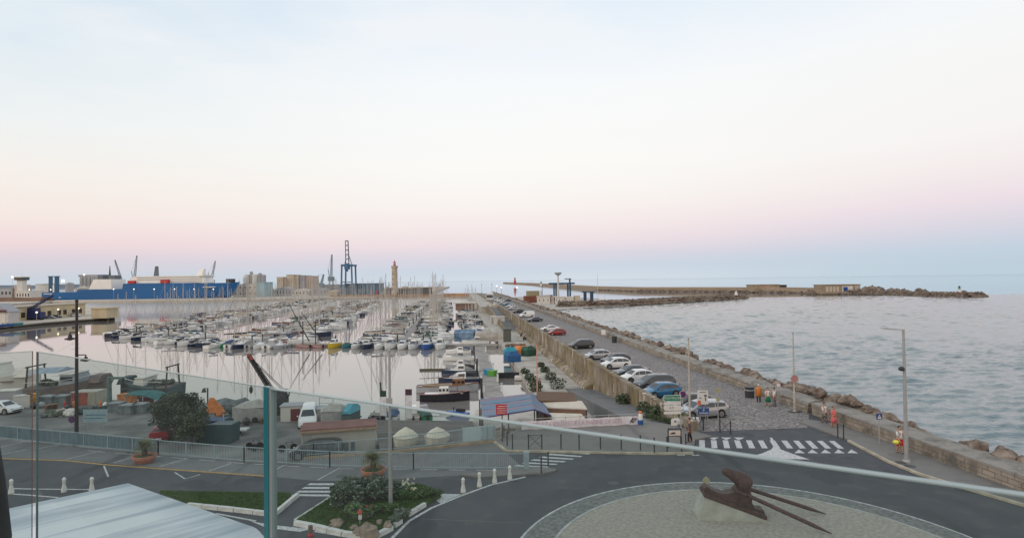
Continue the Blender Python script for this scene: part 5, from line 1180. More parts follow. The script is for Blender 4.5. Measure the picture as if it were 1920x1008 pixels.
# forts on the outer breakwater
Yf = G(1436, 548.2, ZW).y - 3; FORT = block_mat('fort_masonry', (.40, .31, .22), (.30, .235, .165), (.2, .15, .11), 3, 1.5, (0, 2), (.22, .17, .13))
o = bldg('blockhouse', 'flat brown masonry blockhouse midway along the outer breakwater', 'blockhouse', 1411, 1462, 534, Yf, -3.2, FORT, 16); MB().bb(14, 21, -8.1, -7.5, 1, 7).build('doorway', mat('dark_opening', (.05, .035, .025), .9), o)
Yf = G(1577, 551.5, ZW).y - 2
o = bldg('blockhouse', 'roofless blockhouse with a blue and white mural near the breakwater tip', 'blockhouse', 1541, 1613, 534, Yf, -3.6, FORT, 14)
hx = (X_(1613, Yf) - X_(1541, Yf)) / 72
for k in range(4): MB().bb((-28 + k * 6.5) * hx, (-24 + k * 6.5) * hx, -7.05, -6.8, 2, 6.5).build('bay', mat('pale_plaster', (.55, .48, .38), .9), o)
MB().bb((2) * hx, (22) * hx, -7.12, -6.9, 1.2, 6.8).build('mural', mat('mural_white', (.6, .58, .56), .9, .15, .4), o); MB().bb(4 * hx, 12 * hx, -7.2, -7.0, 2.0, 6.0).build('mural_patch', mat('mural_blue', (.03, .07, .28), .9, .3, .6), o)
MB().bb(26 * hx, 35.5 * hx, -7.05, -6.8, .4, 7.2).build('end_bay', SALM, o)
# ---- boatyard on the sea side of the mole
def blue_portal(label, x0, x1, yt, yb, Y, m_, jib=True):
    o = thing('boat_lift', label, 'boat lift', (X_((x0 + x1) / 2, Y), Y, -3.3)); W = X_(x1, Y) - X_(x0, Y); H = Zt(x0, yt, Y) + 3.3
    for sx in (-.30, -.22, .24, .33):
        for yy in (-5, 5): MB().bb(W * sx - .4, W * sx + .4, yy * .5 - .3, yy * .5 + .3, 0, H * .97).build('leg', m_, o)
    MB().bb(-W / 2, W / 2, -2.9, -2.1, H * .95, H * 1.05).bb(-W / 2, W / 2, 2.1, 2.9, H * .95, H * 1.05).bb(-W * .3, -W * .27, -2.0, 2.0, H * .98, H * 1.03).bb(W * .27, W * .3, -2.0, 2.0, H * .98, H * 1.03).build('beam', m_, o)
    if jib: MB().bb(W * .29, W * .35, -.6, .6, H * 1.05, H * 1.25).bb(W * .12, W * .38, -.7, .7, H * 1.25, H * 1.30).build('winch_jib', m_, o)
    return o
blue_portal('tall dark blue boat lift frame behind the tall mast light', 1029, 1077, 531.5, 557, 440, mat('lift_navy', (.018, .06, .12), .5))
blue_portal('smaller blue boat lift frame right of the tall one', 1091, 1114, 547, 562, 400, mat('lift_navy', (0, 0, 0)), False)
o = thing('mast_light', 'very tall pale mast light with a crown of lamps in the boatyard', 'mast light', (X_(1046.5, 425), 425, -3.3)); H = Zt(1046, 511, 425) + 3.3
MB().cyl((0, 0, 0), (0, 0, H), .9, .45, 10).build('mast', TANKW, o); MB().lathe([(.6, H - 2.2), (2.4, H - .8), (2.6, H + .2), (2.2, H + .2), (.5, H - 1.2)], n=12).build('lamp_crown', GREYM, o)
o = thing('fishing_boat', 'rust red fishing boat hauled out on the boatyard quay', 'boat', (X_(1009, 400), 400, -3.3)); hullm(20, 6, 4.5, .8, .3).build('hull', mat('red_brown_hull', (.20, .07, .045), .8, .2, .5), o); MB().box((-4, 0, 6.2), (8, 4.5, 3.4)).build('wheelhouse', mat('olive_house', (.30, .27, .17), .8), o); MB().cyl((3, 0, 4.5), (3, 0, 12), .15, n=4).build('mast', DARKM, o); o.rotation_euler = (0, 0, rad(20))
for i, (x0, x1, yt, m_) in enumerate(((1007, 1031, 556.5, WHB), (1033, 1038, 558, SALM), (1040, 1058, 557, WHB), (1060, 1074, 557.5, WHB), (1077, 1087, 555.5, CREAM))):
    bldg('yard_cabin', '%s cabin on the boatyard quay, %s from the left' % ('cream' if m_ is CREAM else ('pink' if m_ is SALM else 'white'), nth(i)), 'cabin', x0, x1, yt, 372, -3.3, m_, 6, win=(3, 1, .15, .3), group='cabins on the boatyard quay')
for i, (px, yt) in enumerate(((1103, 560), (1112, 560.5))):
    o = openboat(RED, DECK, 9); o.location = (X_(px, 385), 385, -3.2); tag(o, 'dark red hauled out boat below the smaller boat lift, %s' % ('left one' if i == 0 else 'right one'), 'boat')
# stones strewn on the boatyard shore
# ---- quays of the near spit on the left
def Ysp(px, py): return G(px, py, -2.6).y
o = thing('harbour_warehouse', 'long cream quayside building with small dark windows on the left spit', 'building', (0, 0, 0))
pa, pb = G(14, 603, -2.6), G(160, 590.5, -2.6); o.location = pa; o.rotation_euler = (0, 0, math.atan2((pb - pa).y, (pb - pa).x)); LL = (pb - pa).length
MB().bb(-25, LL, 0, 12, 0, 5.6).build('wall', mat('yellow_cream_render', (.50, .42, .28), .9, .1, .3), o); MB().bb(-25.4, LL + .4, -.4, 12.4, 5.61, 6.1).build('roof', mat('pale_roof', (.42, .37, .30), .9), o)
for u in (.15, .24, .34, .47, .60, .68, .80, .90): MB().bb(LL * u, LL * u + 2.2, -.06, .05, 1.2, 3.4).build('window', mat('dark_opening', (0, 0, 0)), o)
o = bldg('boat_shed', 'grey gabled boathouse at the far left edge of the quay', 'shed', -24, 16, 569, G(2, 608, -2.6).y, -2.6, mat('pale_shed', (.50, .48, .47), .8), 5, 'gable', 3.2, roofm=mat('grey_slate_roof', (.33, .34, .37), .8)); MB().bb(-3, 3, -2.6, -2.4, 0, 4.6).build('door', WHB, o); MB().bb(-3.6, 3.6, -3.1, -2.4, 4.7, 5.6).build('door_hood', mat('maroon_hood', (.13, .05, .06), .8), o)
bldg('block_house', 'small cream block near the tip of the left spit', 'building', 171, 200, 579, G(185, 598, -2.6).y + 6, -2.6, mat('yellow_cream_render', (0, 0, 0)), 8)
o = thing('mobile_crane', 'dark blue dockside crane with a raised jib on the left spit', 'crane', G(64, 599, -2.6) - Vector((0, 1.5, 0)), 0)
MB().bb(-3.5, 5, -1.5, 1.5, .6, 3.4).bb(-1, 3, -1.3, 1.3, 3.4, 5.2).build('body', mat('crane_navy', (.015, .025, .10), .5), o)
for x in (-2.5, 0, 2.5, 4): MB().cyl((x, -1.7, .6), (x, 1.7, .6), .6, n=10).build('wheel', RUBBER, o)
lattice(MB(), (-1, 0, 4.5), (HT(64, 600, 566) * .0 + 9.5, 0, 10.5), .9, 6, .12, .5).build('jib', mat('crane_navy', (0, 0, 0)), o)
for i, (px, py, lab) in enumerate(((39, 583, 'near the grey boathouse'), (113, 580.5, 'in the middle of the long cream building'), (151, 578.5, 'at the right end of the long cream building'), (73, 586, 'beside the dark blue crane'))):
    P = G(px, py + 16, -2.6) ; P = P + Vector((0, -1.2, 0)); o = thing('quay_lamp', 'lit quay lamp on the left spit, ' + lab, 'lamp', P, 0, 'lit quay lamps'); h = HT(px, py + 16, py, -2.6)
    MB().cyl((0, 0, 0), (0, 0, h), .09, n=6).build('pole', GREYM, o); MB().ball((0, 0, h + .25), .34, 8, 6).build('lamp', LAMPW, o)
for i, px in enumerate((55, 95, 213, 251, 289, 327, 364, 400)):
    P = Vector((X_(px, 583), 583, -2.2)); py = 543.5 - (i > 1) * .5; h = Zt(px, 542.5 if i > 1 else 543.5, 583) + 2.2
    o = thing('quay_lamp', 'lit lamp standard on the far quay in front of the ferry, %s from the left' % nth(i), 'lamp', P, 0, 'lit lamps along the ferry quay'); MB().cyl((0, 0, 0), (0, 0, h), .14, n=5).build('pole', GREYM, o); MB().ball((0, 0, h + .4), .5, 8, 6).build('lamp', LAMPC, o)
for px, py, Y, r_ in ((122, 526.5, 690, 1.6), (161, 515, 755, .9), (27, 519, 690, .9)):
    o = thing('floodlight', 'bright floodlight %s' % ('on top of the grey tank' if px == 122 else ('above the grey silos' if px == 161 else 'on a tall pole left of the control tower')), 'floodlight', (X_(px, Y), Y - 3, Zt(px, py, Y))); MB().ball((0, 0, 0), r_, 8, 6).build('lamp', LAMPC, o); MB().cyl((0, 1, -8 if px != 27 else -20), (0, .5, -r_ * .5), .15, n=4).build('pole', GREYM, o)
for i in range(7):
    px = 104 + i * 42; P = Vector((X_(px, 578.5), 578.4, ZW)); o = tag(MB().box((0, 0, .9), (5.5, .8, 1.3)).build('quay_fender', RUBBER, loc=P), 'black rubber fender hanging on the far quay wall, %s from the left' % nth(i), 'fender', 'fenders on the far quay')
# lamps and masts on the mole
for i, (px, yb, yt) in enumerate(((931, 561, 536), (940, 561, 538.5), (969, 562, 538.5), (903, 556, 533), (922, 560, 532), (818, 553, 531))):
    Y = 520 if px != 818 else 560; o = thing('mole_lamp', 'small lamp standard at the far end of the mole, %s from the left' % nth([5, 4, 3, 2, 1, 0].index(i) if False else {818: 0, 903: 1, 922: 2, 931: 3, 940: 4, 969: 5}[px]), 'lamp', (X_(px, Y), Y, 0 if px != 818 else -3), 0, 'lamps at the end of the mole'); h = Zt(px, yt, Y) + (0 if px != 818 else 3)
    MB().cyl((0, 0, 0), (0, 0, h), .16, n=5).build('pole', GREYM, o); MB().ball((0, 0, h), .5, 8, 5).build('lamp', LAMPC if px in (931, 940, 969) else GREYM, o)
for px, yb, yt, Y in ((1120.5, 562, 513, 380), (1133, 566, 552, 370)):
    o = thing('flag_mast', 'thin pale mast at the boatyard, %s' % ('the taller' if px < 1125 else 'the shorter'), 'mast', (X_(px, Y), Y, -3.3)); MB().cyl((0, 0, 0), (0, 0, Zt(px, yt, Y) + 3.3), .16, .10, 5).build('mast', TANKW, o)

for kd, cl, px, py, lab in (('hatch', 'silver', 92, 597.5, 'tiny silver car on the left spit beside the dark blue crane'), ('hatch', 'navy', 104, 596, 'tiny dark car on the left spit, next to the silver one'), ('mpv', 'white', 138, 593, 'tiny white car on the left spit near the end of the cream building')): put_car(kd, cl, px, py, rad(10), lab, 'cars on the left spit', -2.6)
for px, py, m_, lab in ((6, 611, BLUE, 'bright blue boat hauled out at the far left of the spit'), (24, 609, TEAL, 'teal boat hauled out beside the bright blue one')):
    o = openboat(m_, DECK, 6.0); o.location = G(px, py, -2.5); o.rotation_euler = (0, 0, rad(20)); tag(o, lab, 'boat', 'boats ashore on the left spit')
# ================================================================== NEAR HARBOUR AND STREET FURNITURE
def leafcloud(mb, c, rx, ry, rz_, n, size, rnd, mats_n=3, shell=.55, cam_=None):
    for _ in range(n):
        while True:
            x, y, z = (rnd.uniform(-1, 1) for _ in range(3)); q = x * x + y * y + z * z
            if q <= 1 and q >= shell * shell * rnd.random(): break
        p = Vector((c[0] + x * rx, c[1] + y * ry, c[2] + z * rz_)); s_ = size * rnd.uniform(.6, 1.4)
        u = Vector((rnd.uniform(-1, 1), rnd.uniform(-1, 1), rnd.uniform(-.6, .6))).normalized(); w = u.cross(Vector((rnd.uniform(-1, 1), rnd.uniform(-1, 1), rnd.uniform(-1, 1)))).normalized()
        mb.m(rnd.randrange(mats_n)); mb.add([p - u * s_, p + w * s_ * .45, p + u * s_, p - w * s_ * .45], [(0, 1, 2, 3)])
    mb.m(0); return mb
LF = [mat('leaf_dark', (.025, .045, .022), .7, .3, 4), mat('leaf_mid', (.055, .09, .038), .7, .3, 4), mat('leaf_olive', (.10, .125, .065), .7, .3, 4)]
LG = [mat('leaf_greygreen', (.12, .165, .125), .75, .25, 4), mat('leaf_sage', (.17, .22, .18), .75, .25, 4), mat('leaf_deep', (.05, .085, .05), .75, .25, 4)]
LV = [mat('leaf_fresh', (.06, .13, .03), .75, .25, 4), mat('leaf_grass', (.09, .17, .04), .75, .25, 4), mat('leaf_deep', (0, 0, 0))]
BARK = mat('bark', (.09, .07, .055), .9, .3, 5)
def pole(name, label, cat, px, yb, yt, z, r0, r1, m, extra=None, group=None, rz=0.0):
    P = G(px, yb, z); H = HT(px, yb, yt, z); o = thing(name, label, cat, P, rz, group)
    MB().cyl((0, 0, 0), (0, 0, H), r0, r1, 10).build('pole', m, o); MB().cyl((0, 0, 0), (0, 0, .12), r0 * 1.9, r0 * 1.6, 10).build('base_plate', m, o)
    return o, H, P

# ---- big canopies and restaurants on the quay
STA = (lambda q: math.atan2(q.y, q.x))(G(994, 737, ZQ + 3.5) - G(899, 748, ZQ + 2.7))
STRIPE = newmat('striped_canvas', .9); sm, t, b, v = STRIPE
wv = t.nodes.new('ShaderNodeSeparateXYZ'); mpz = t.nodes.new('ShaderNodeMapping'); mpz.inputs['Rotation'].default_value = (0, 0, -STA); t.links.new(v, mpz.inputs[0]); t.links.new(mpz.outputs[0], wv.inputs[0])
md = t.nodes.new('ShaderNodeMath'); md.operation = 'MULTIPLY'; md.inputs[1].default_value = .42; t.links.new(wv.outputs[1], md.inputs[0])
fr = t.nodes.new('ShaderNodeMath'); fr.operation = 'FRACT'; t.links.new(md.outputs[0], fr.inputs[0])
rp = t.nodes.new('ShaderNodeValToRGB'); ramp(rp, [(0, (.13, .21, .30)), (.30, (.13, .21, .30)), (.31, (.40, .12, .14)), (.45, (.40, .12, .14)), (.46, (.13, .21, .30)), (.62, (.16, .24, .32)), (.63, (.04, .08, .13)), (.72, (.04, .08, .13)), (.73, (.14, .22, .31))]); rp.color_ramp.interpolation = 'CONSTANT'
t.links.new(fr.outputs[0], rp.inputs[0]); t.links.new(addmix(t, noise(t, v, 1.2, 5, .3, .8), rp.outputs[0], (.17, .22, .27)), b.inputs['Base Color'])
# blue striped canopy: ridge line and eaves by height above the quay
def at(px, py, z): return G(px, py, z)
ez = ZQ + 2.7; tz = ZQ + 3.5
a0, a1 = at(899, 748, ez), at(994, 737, tz); b0, b1 = at(905, 783, ez), at(1002, 768, tz); c0, c1 = at(1013, 742, ez), at(1033, 779, ez)
o = thing('restaurant_canopy', 'blue canvas restaurant canopy with faded red stripes on the quay', 'canopy', b0 * .5 + a1 * .5 - Vector((0, 0, (b0.z + a1.z) / 2 - ZQ)), 0)
Oc = o.location
def rel(p, dz=0): q = Vector(p) - Oc; return (q.x, q.y, q.z + dz)
L1 = [a0, a1, b1, b0]; L2 = [a1, c0, c1, b1]
for nm, q in (('canvas_roof', L1), ('canvas_side', L2)):
    pts = []; N = 8; M = 6
    for j in range(M + 1):
        for i in range(N + 1):
            e = q[0].lerp(q[1], i / N); f_ = q[3].lerp(q[2], i / N); p = e.lerp(f_, j / M); sag = -.10 * math.sin(math.pi * i / N) * math.sin(math.pi * j / M); pts.append(rel(p, sag))
    fs = [(j * (N + 1) + i, (j + 1) * (N + 1) + i, (j + 1) * (N + 1) + i + 1, j * (N + 1) + i + 1) for j in range(M) for i in range(N)]
    ob = MB().add(pts, fs).build(nm, sm, o); sd_ = ob.modifiers.new('thick', 'SOLIDIFY'); sd_.thickness = .05
mb = MB()
for p in (a0, b0, b1, c0, c1, a0.lerp(b0, .5), b0.lerp(b1, .5)): q = rel(p); mb.cyl((q[0], q[1], 0), (q[0], q[1], q[2]), .06, n=6)
mb.build('post', DARKM, o)
mb = MB(); mb.tube([rel(b0, .03), rel(b1, .03), rel(c1, .03)], .06, 5); mb.build('front_rail', mat('purple_trim', (.06, .05, .16), .6), o)
for i, x in enumerate((.25, .55, .85)):
    P = (a0 + b0).lerp(a1 + b1, x) / 2; P.z = ZQ; tb = thing('terrace_table', 'small dark table under the striped canopy, %s from the left' % nth(i), 'table', P, 0, 'tables under the canopy')
    MB().box((0, 0, .73), (1.2, .8, .05)).build('table_top', WOOD, tb); MB().cyl((0, 0, 0), (0, 0, .7), .05, n=6).build('leg', DARKM, tb)
WB = mat('restaurant_wall', (.30, .27, .24), .9, .2, .8)
TIMB = mat('timber_slats', (.125, .075, .045), .85, .25, 1.5, stretch=(.3, 6, 1), bump=.3)
def awning(name, label, q, z0s, m, th=.12, wallm=None, cat='awning'):
    P = sum(q, Vector()) / len(q); o = thing(name, label, cat, Vector((P.x, P.y, ZQ)), 0); v = [tuple(p - o.location) for p in q]
    v2 = [(x, y, z - th) for x, y, z in v]
    MB().add(v + v2, [(0, 1, 2, 3), (7, 6, 5, 4), (0, 4, 5, 1), (1, 5, 6, 2), (2, 6, 7, 3), (3, 7, 4, 0)]).build('roof', m, o)
    pl = [(v[i][0] * .94, v[i][1] * .94) for i in range(4)]; zm = min(x[2] for x in v) - th - .02
    if wallm: MB().prism(pl, 0, zm).build('wall', wallm, o)
    mb = MB()
    for i in range(4): mb.cyl((v[i][0] * .97, v[i][1] * .97, 0), (v[i][0] * .97, v[i][1] * .97, v[i][2] - th), .06, n=6)
    mb.build('post', DARKM, o); return o
awning('timber_pavilion', 'brown slatted timber roof behind the cream awnings', [at(1005, 750, ZQ + 3), at(1082, 751, ZQ + 3), at(1075, 735, ZQ + 3.2), at(1007, 733, ZQ + 3.2)], 0, TIMB, .2, WB, 'pavilion')
CREAMA = mat('cream_canvas', (.52, .49, .42), .9, .1, .8)
awning('restaurant_awning', 'long cream awning between the striped canopy and the old wall', [at(1026, 763, ZQ + 2.5), at(1101, 766, ZQ + 2.5), at(1091, 751, ZQ + 3), at(1013, 748, ZQ + 3)], 0, CREAMA, .1, mat('brick_band', (.22, .13, .09), .9))
awning('restaurant_awning', 'lower cream awning right behind the white banner', [at(1036, 789, ZQ + 2.3), at(1100, 786, ZQ + 2.3), at(1090, 775, ZQ + 2.7), at(1030, 773, ZQ + 2.7)], 0, CREAMA, .1, WB)
# dark barge shade and white pergola reflections: floating terrace
o = thing('floating_terrace', 'dark long shade roof on a pale floating terrace in the basin', 'floating terrace', G(946, 709, ZW), rad(2)); L_ = (G(973, 709, ZW) - G(918, 709, ZW)).length
MB().bb(-L_ / 2, L_ / 2, -.2, 2.6, 0, .5).build('deck', mat('pale_deck', (.45, .40, .38), .8), o); MB().bb(-L_ / 2, L_ / 2, -.35, -.2, .1, 1.0).build('front_panel', mat('dark_panel', (.02, .025, .03), .8), o)
o = thing('gangway_platform', 'white platform at the right end of the floating terrace', 'platform', G(980, 709, ZW), rad(-4)); MB().bb(-1.2, 2.6, -2.2, 2.5, .1, .55).build('deck', WHB, o)
# walk-out pier at the near corner of the basin
# tents at the head of the front pontoon
o = thing('pontoon_tent', 'blue tarpaulin tent printed with waves on the front pontoon', 'tent', G(870, 640, ZW + .5), rad(-3)); Wt = (G(889, 640) - G(853, 640)).length * 1.3; BT = mat('blue_tarp', (.07, .19, .36), .7, .5, .45, detail=7, col2=(.28, .40, .52))
MB().bb(-Wt / 2, Wt / 2, 0, 4, 0, 2.2).build('wall', BT, o); MB().loft([[(-Wt / 2 - .1, -.15, 2.21), (-Wt / 2 - .1, 4.15, 2.21), (-Wt / 2 - .1, 2, 2.9)], [(Wt / 2 + .1, -.15, 2.21), (Wt / 2 + .1, 4.15, 2.21), (Wt / 2 + .1, 2, 2.9)]]).build('roof', BT, o)
o = thing('pontoon_tent', 'long grey vaulted tarpaulin shelter beside the blue tent', 'tent', G(918, 640, ZW + .5), rad(0)); W2 = (G(944, 640) - G(891, 640)).length * 1.33
GT = mat('grey_tarp', (.36, .34, .30), .85, .25, .7, detail=7)
prof_ = [(0, 0), (0, 1.2), (.5, 2.0), (1.6, 2.6), (2.8, 2.6), (3.8, 2.0), (4.3, 1.1), (4.3, 0)]
MB().loft([[(-W2 / 2 + W2 * i / 8, y, z * (1 if i % 2 else .94)) for y, z in prof_] for i in range(9)]).build('canvas', GT, o)
o = thing('pontoon_shed', 'dark upright utility box at the end of the grey shelter', 'utility box', G(951, 640, ZQ), MROT); MB().bb(-.9, .9, -1, 1, 0, 3.0).build('body', mat('dark_olive', (.10, .11, .09), .8), o); MB().bb(-1, 1, -1.1, 1.1, 3.0, 3.15).build('roof', DARKM, o)
for i, (px, py, lab, m_, w, h) in enumerate(((928, 588, 'small cream kiosk on the quay beyond the grey shelter', CREAM, 3.4, 3.8), (936, 608, 'white square cabin on the quay nearer than the cream kiosk', WHB, 3.6, 2.5), (923, 606, 'narrow white box beside the white cabin', WHB, 1.2, 2.4))):
    o = thing('kiosk', lab, 'kiosk', G(px, py, ZQ) + Vector((0, 1.2, 0)), MROT); MB().bb(-w / 2, w / 2, -1.2, 1.2, 0, h).build('wall', m_, o); MB().bb(-w / 2 - .15, w / 2 + .15, -1.35, 1.35, h + .001, h + .2).build('roof', m_, o); MB().bb(-.45, .45, -1.26, -1.15, 0, 2.0).build('door', GREYM, o)
    if i == 0: MB().lathe([(1.0, h + .2), (.9, h + .9), (.2, h + 1.4)], n=10).build('cupola', GREYM, o)
for i, (px, py, lab, m_) in enumerate(((957, 668, 'turquoise covered stall on the quay edge', mat('turquoise_tarp', (.02, .25, .33), .8, .1, 2)), (961, 677, 'deep blue tarpaulin covered dinghy on the quay', mat('deep_blue_tarp', (.02, .09, .22), .8, .1, 2)), (976, 665, 'orange tarpaulin bundle upright on the quay', ORANGE), (990, 666, 'dark green covered stack beside the orange bundle', mat('dark_green_tarp', (.03, .09, .06), .8, .2, 2)), (916, 702, 'blue plastic crate on the near walkway', mat('crate_blue', (.03, .20, .38), .6)), (923, 704, 'bright green crate beside the blue one', mat('crate_green', (.10, .32, .05), .6)))):
    small = i >= 4; z = ZW + .55 if small else ZQ; o = thing('storage_crate' if small else 'covered_stack', lab, 'crate' if small else 'covered stack', G(px, py, z), MROT + .2 * i); s_ = .55 if small else 1.25
    mb = MB().loft([[(-s_, -s_, 0), (s_, -s_, 0), (s_, s_, 0), (-s_, s_, 0)], [(-s_ * .95, -s_ * .9, s_ * .9), (s_, -s_, s_), (s_ * .9, s_, s_ * 1.1), (-s_, s_ * .9, s_)], [(-s_ * .4, -s_ * .5, s_ * 1.5), (s_ * .5, -s_ * .4, s_ * 1.6), (s_ * .3, s_ * .4, s_ * 1.4), (-s_ * .5, s_ * .5, s_ * 1.5)]]) if not small else MB().box((0, 0, .4), (1.1, 1.1, .8), 0, (1.1, 1.1)).box((0, 0, .84), (1.3, 1.3, .08))
    mb.build('cover' if not small else 'tub', m_, o)
rn = random.Random(5)
for i, py in enumerate((664, 682, 700, 722, 742)):
    for sx in (3.5, 6.0):
        P = ML(sx, G(905, py, ZW).y, ZW + .55); o = thing('service_post', 'white service post on the %s edge of the near walkway, %s from the far end' % ('left' if sx < 5 else 'right', nth(i)), 'service post', P, MROT, 'white service posts on the near walkway'); MB().box((0, 0, .55), (.3, .3, 1.1), 0, (.8, .8)).build('body', WHITE, o); MB().box((0, 0, 1.15), (.36, .36, .1)).build('cap', GREYM, o)
for i, (px, py, w) in enumerate(((1014, 687, .7), (1022, 697, .8), (1032, 711, 1.0), (1046, 728, 1.3), (994, 712, .9), (1000, 722, .9), (985, 700, .8), (1005, 733, 1.0), (1171, 757, 1.0), (1166, 755, .7), (1215, 776, 1.1), (1240, 782, 1.0), (1228, 781, .9), (985, 585, 1.4))):
    zz = ZQ if py < 750 else {757: -1.3, 755: -1.5, 776: -.9, 782: -.5, 781: -.7}[py]
    if py == 585: P = ML(33.5, 350, -2.2)
    else: P = G(px, py, zz)
    o = thing('shrub', 'low dark shrub %s' % ('at the foot of the old wall, %s along it' % nth(i - 8) if 8 <= i < 13 else ('on the boatyard shore' if i == 13 else ('on the lower quay, %s from the far end' % nth(i) if i < 4 else 'along the basin edge, %s from the far end' % nth(i - 4)))), 'shrub', P, 0, 'shrubs of the lower quay')
    leafcloud(MB(), (0, 0, w * .5), w, w * .8, w * .65, 260, .16, rn).build('foliage', LF, o); mb = MB()
    for k in range(4): mb.cyl((0, 0, 0), (rn.uniform(-.4, .4) * w, rn.uniform(-.4, .4) * w, w * .7), .03, .01, 4)
    mb.build('stems', BARK, o)
# quayside hedge at the basin edge / far wall foot plants, benches etc.
o = thing('pile_of_nets', 'heap of brown nets and gear on the quay beyond the grey shelter', 'nets', G(948, 650, ZQ) + Vector((2.0, 0, 0)), 0); mb = MB()
for k in range(14): mb.rock((rn.uniform(-2.4, 2.4), rn.uniform(-.8, .8), .3), (.6, .5, .4), rn, 6, 4)
mb.build('nets', mat('net_brown', (.16, .11, .08), .95, .5, 3), o)
for i, (px, py) in enumerate(((978, 627), (983, 634))):
    o = thing('motor_scooter', 'dark scooter parked at the foot of the old wall, %s one' % ('farther' if i == 0 else 'nearer'), 'scooter', G(px, py + 3, ZQ), rad(70), 'scooters by the wall'); MB().box((0, 0, .55), (1.3, .35, .4), 0, (.7, .7)).build('body', DARKM, o); MB().cyl((.6, 0, .5), (.5, 0, 1.1), .04, n=5).cyl((.5, -.3, 1.1), (.5, .3, 1.1), .03, n=5).build('handlebar', DARKM, o)
    for x in (-.6, .65): MB().cyl((x, -.07, .28), (x, .07, .28), .28, n=12).build('wheel', RUBBER, o)

# ---- banner and fences
def rail_fence(label, pts, h, m, every=.13, post=2.2, zs=None, name='railing', solid=None):
    P0 = Vector(pts[0]); o = thing(name, label, 'railing', P0, 0)
    bars, top, posts = MB(), MB(), MB()
    for a, b_ in zip(pts, pts[1:]):
        a = Vector(a) - P0; b_ = Vector(b_) - P0; L = (b_ - a).length
        for zz in (h, .12): top.bar(a + Vector((0, 0, zz)), b_ + Vector((0, 0, zz)), .04, .05)
        n = int(L / every)
        for i in range(n + 1):
            p = a.lerp(b_, i / max(1, n)); bars.bar(p + Vector((0, 0, .14)), p + Vector((0, 0, h - .03)), .018, .018)
        n = max(1, int(L / post))
        for i in range(n + 1): p = a.lerp(b_, i / n); posts.bar(p, p + Vector((0, 0, h + .02)), .06, .06)
        if solid: MB().bar(a + Vector((0, .03, h * .52)), b_ + Vector((0, .03, h * .52)), .02, h * .8).build('panel', solid, o)
    top.build('rail', m, o); bars.build('bars', m, o); posts.build('posts', m, o); return o
RAILW = mat('pale_blue_railing', (.27, .35, .39), .5, .08, 2)
rail_fence('long pale railing along the edge of the parking strip', [G(x, y) + Vector((0, .05, 0)) for x, y in ((296, 852), (457, 866), (618, 875), (775, 879), (983, 880))], 1.0, RAILW)
rail_fence('pale blue railing filled with boards at the far left of the parking strip', [G(x, y) + Vector((0, .05, 0)) for x, y in ((-40, 818), (70, 830), (296, 852))], 1.05, RAILW, solid=mat('blue_board', (.10, .17, .22), .7, .2, 1))
rail_fence('second railing on the kerb above the embankment and the white tents', [Vector((p.x, p.y + .15, z + .2)) for p, z in bl[::-1]], 1.0, RAILW)
rail_fence('short railing between the embankment and the banner', [G(928, 829), G(945, 821), G(975, 808)], 1.0, GREYM)
o = thing('end_post', 'stout pale end post of the long railing', 'post', G(987, 880.5), 0); MB().bb(-.18, .18, -.12, .12, 0, 1.15).build('post', RAILW, o)
# pale blue mesh screens
for i, (q) in enumerate(([(867, 829), (913, 825), (907, 797), (880, 804)], [(914, 825), (926, 824), (921, 795), (908, 797)])):
    a = G(*q[0]); b_ = G(*q[1]); o = thing('site_screen', 'pale blue mesh screen on the railing, %s panel' % ('wide left' if i == 0 else 'narrow right'), 'screen', a, 0, 'pale mesh screens'); d_ = b_ - a
    h0 = 1.05; MB().bar((0, 0, h0 * .55), (d_.x, d_.y, h0 * .55), .04, h0).build('mesh_panel', mat('mesh_screen', (.40, .50, .53), .7, .08, 5, stretch=(12, 12, .5)), o); MB().cyl((0, 0, 0), (0, 0, 1.2), .04, n=6).cyl(tuple(d_), (d_.x, d_.y, 1.2), .04, n=6).build('post', RAILW, o)
# banner
ba, bb_ = G(978, 808.5, .0), G(1196, 797.5, .0); dd = bb_ - ba; Lb = dd.length; ang = math.atan2(dd.y, dd.x)
o = thing('banner', 'long white banner with pale pink lettering hung on the barrier above the restaurants', 'banner', ba, ang)
def bw_(u): return .14 + .25 * 0, .75 + .02
N = 40; pts = []
for i in range(N + 1):
    u = i / N; wv_ = .03 * math.sin(u * 37) + .02 * math.sin(u * 91)
    for k in range(4): z = .10 + k * .23 + (.06 * math.sin(u * 23) if k == 0 else 0); pts.append((u * Lb, wv_ * (1 + k * .3), z))
fs = [(i * 4 + k, (i + 1) * 4 + k, (i + 1) * 4 + k + 1, i * 4 + k + 1) for i in range(N) for k in range(3)]
ob = MB().add(pts, fs).build('cloth', mat('banner_cloth', (.66, .64, .66), .8, .04, 2), o); ob.modifiers.new('t', 'SOLIDIFY').thickness = .02
text_mesh('ECOLE DE JOUTES DE LA MARINE DE SETE', 'lettering', mat('banner_ink', (.52, .36, .44), .9), .52, o, (Lb * .46, -.10, .48), (rad(90), 0, 0), .004, 'CENTER', Lb * .86 / 10.6)
tm = o.children[-1]; tm.scale = (1, 1, 1); wdt = tm.dimensions.x if tm.dimensions.x > 0 else 10
xs_ = [v.co.x for v in tm.data.vertices]; tm.scale = (Lb * .80 / (max(xs_) - min(xs_)), 1, 1)
mb = MB(); 
for a, c in (((Lb * .93, .25), (Lb * .955, .72)), ((Lb * .945, .30), (Lb * .985, .55)), ((Lb * .93, .42), (Lb * .975, .66)), ((Lb * .95, .60), (Lb * .99, .62)), ((Lb * .935, .52), (Lb * .96, .30))): mb.bar((a[0], -.10, a[1]), (c[0], -.10, c[1]), .01, .06)
mb.build('emblem', mat('emblem_ink', (.04, .03, .06), .8), o)
mb = MB()
for i in range(9): mb.cyl((i * Lb / 8, .12, 0), (i * Lb / 8, .12, 1.0), .03, n=6)
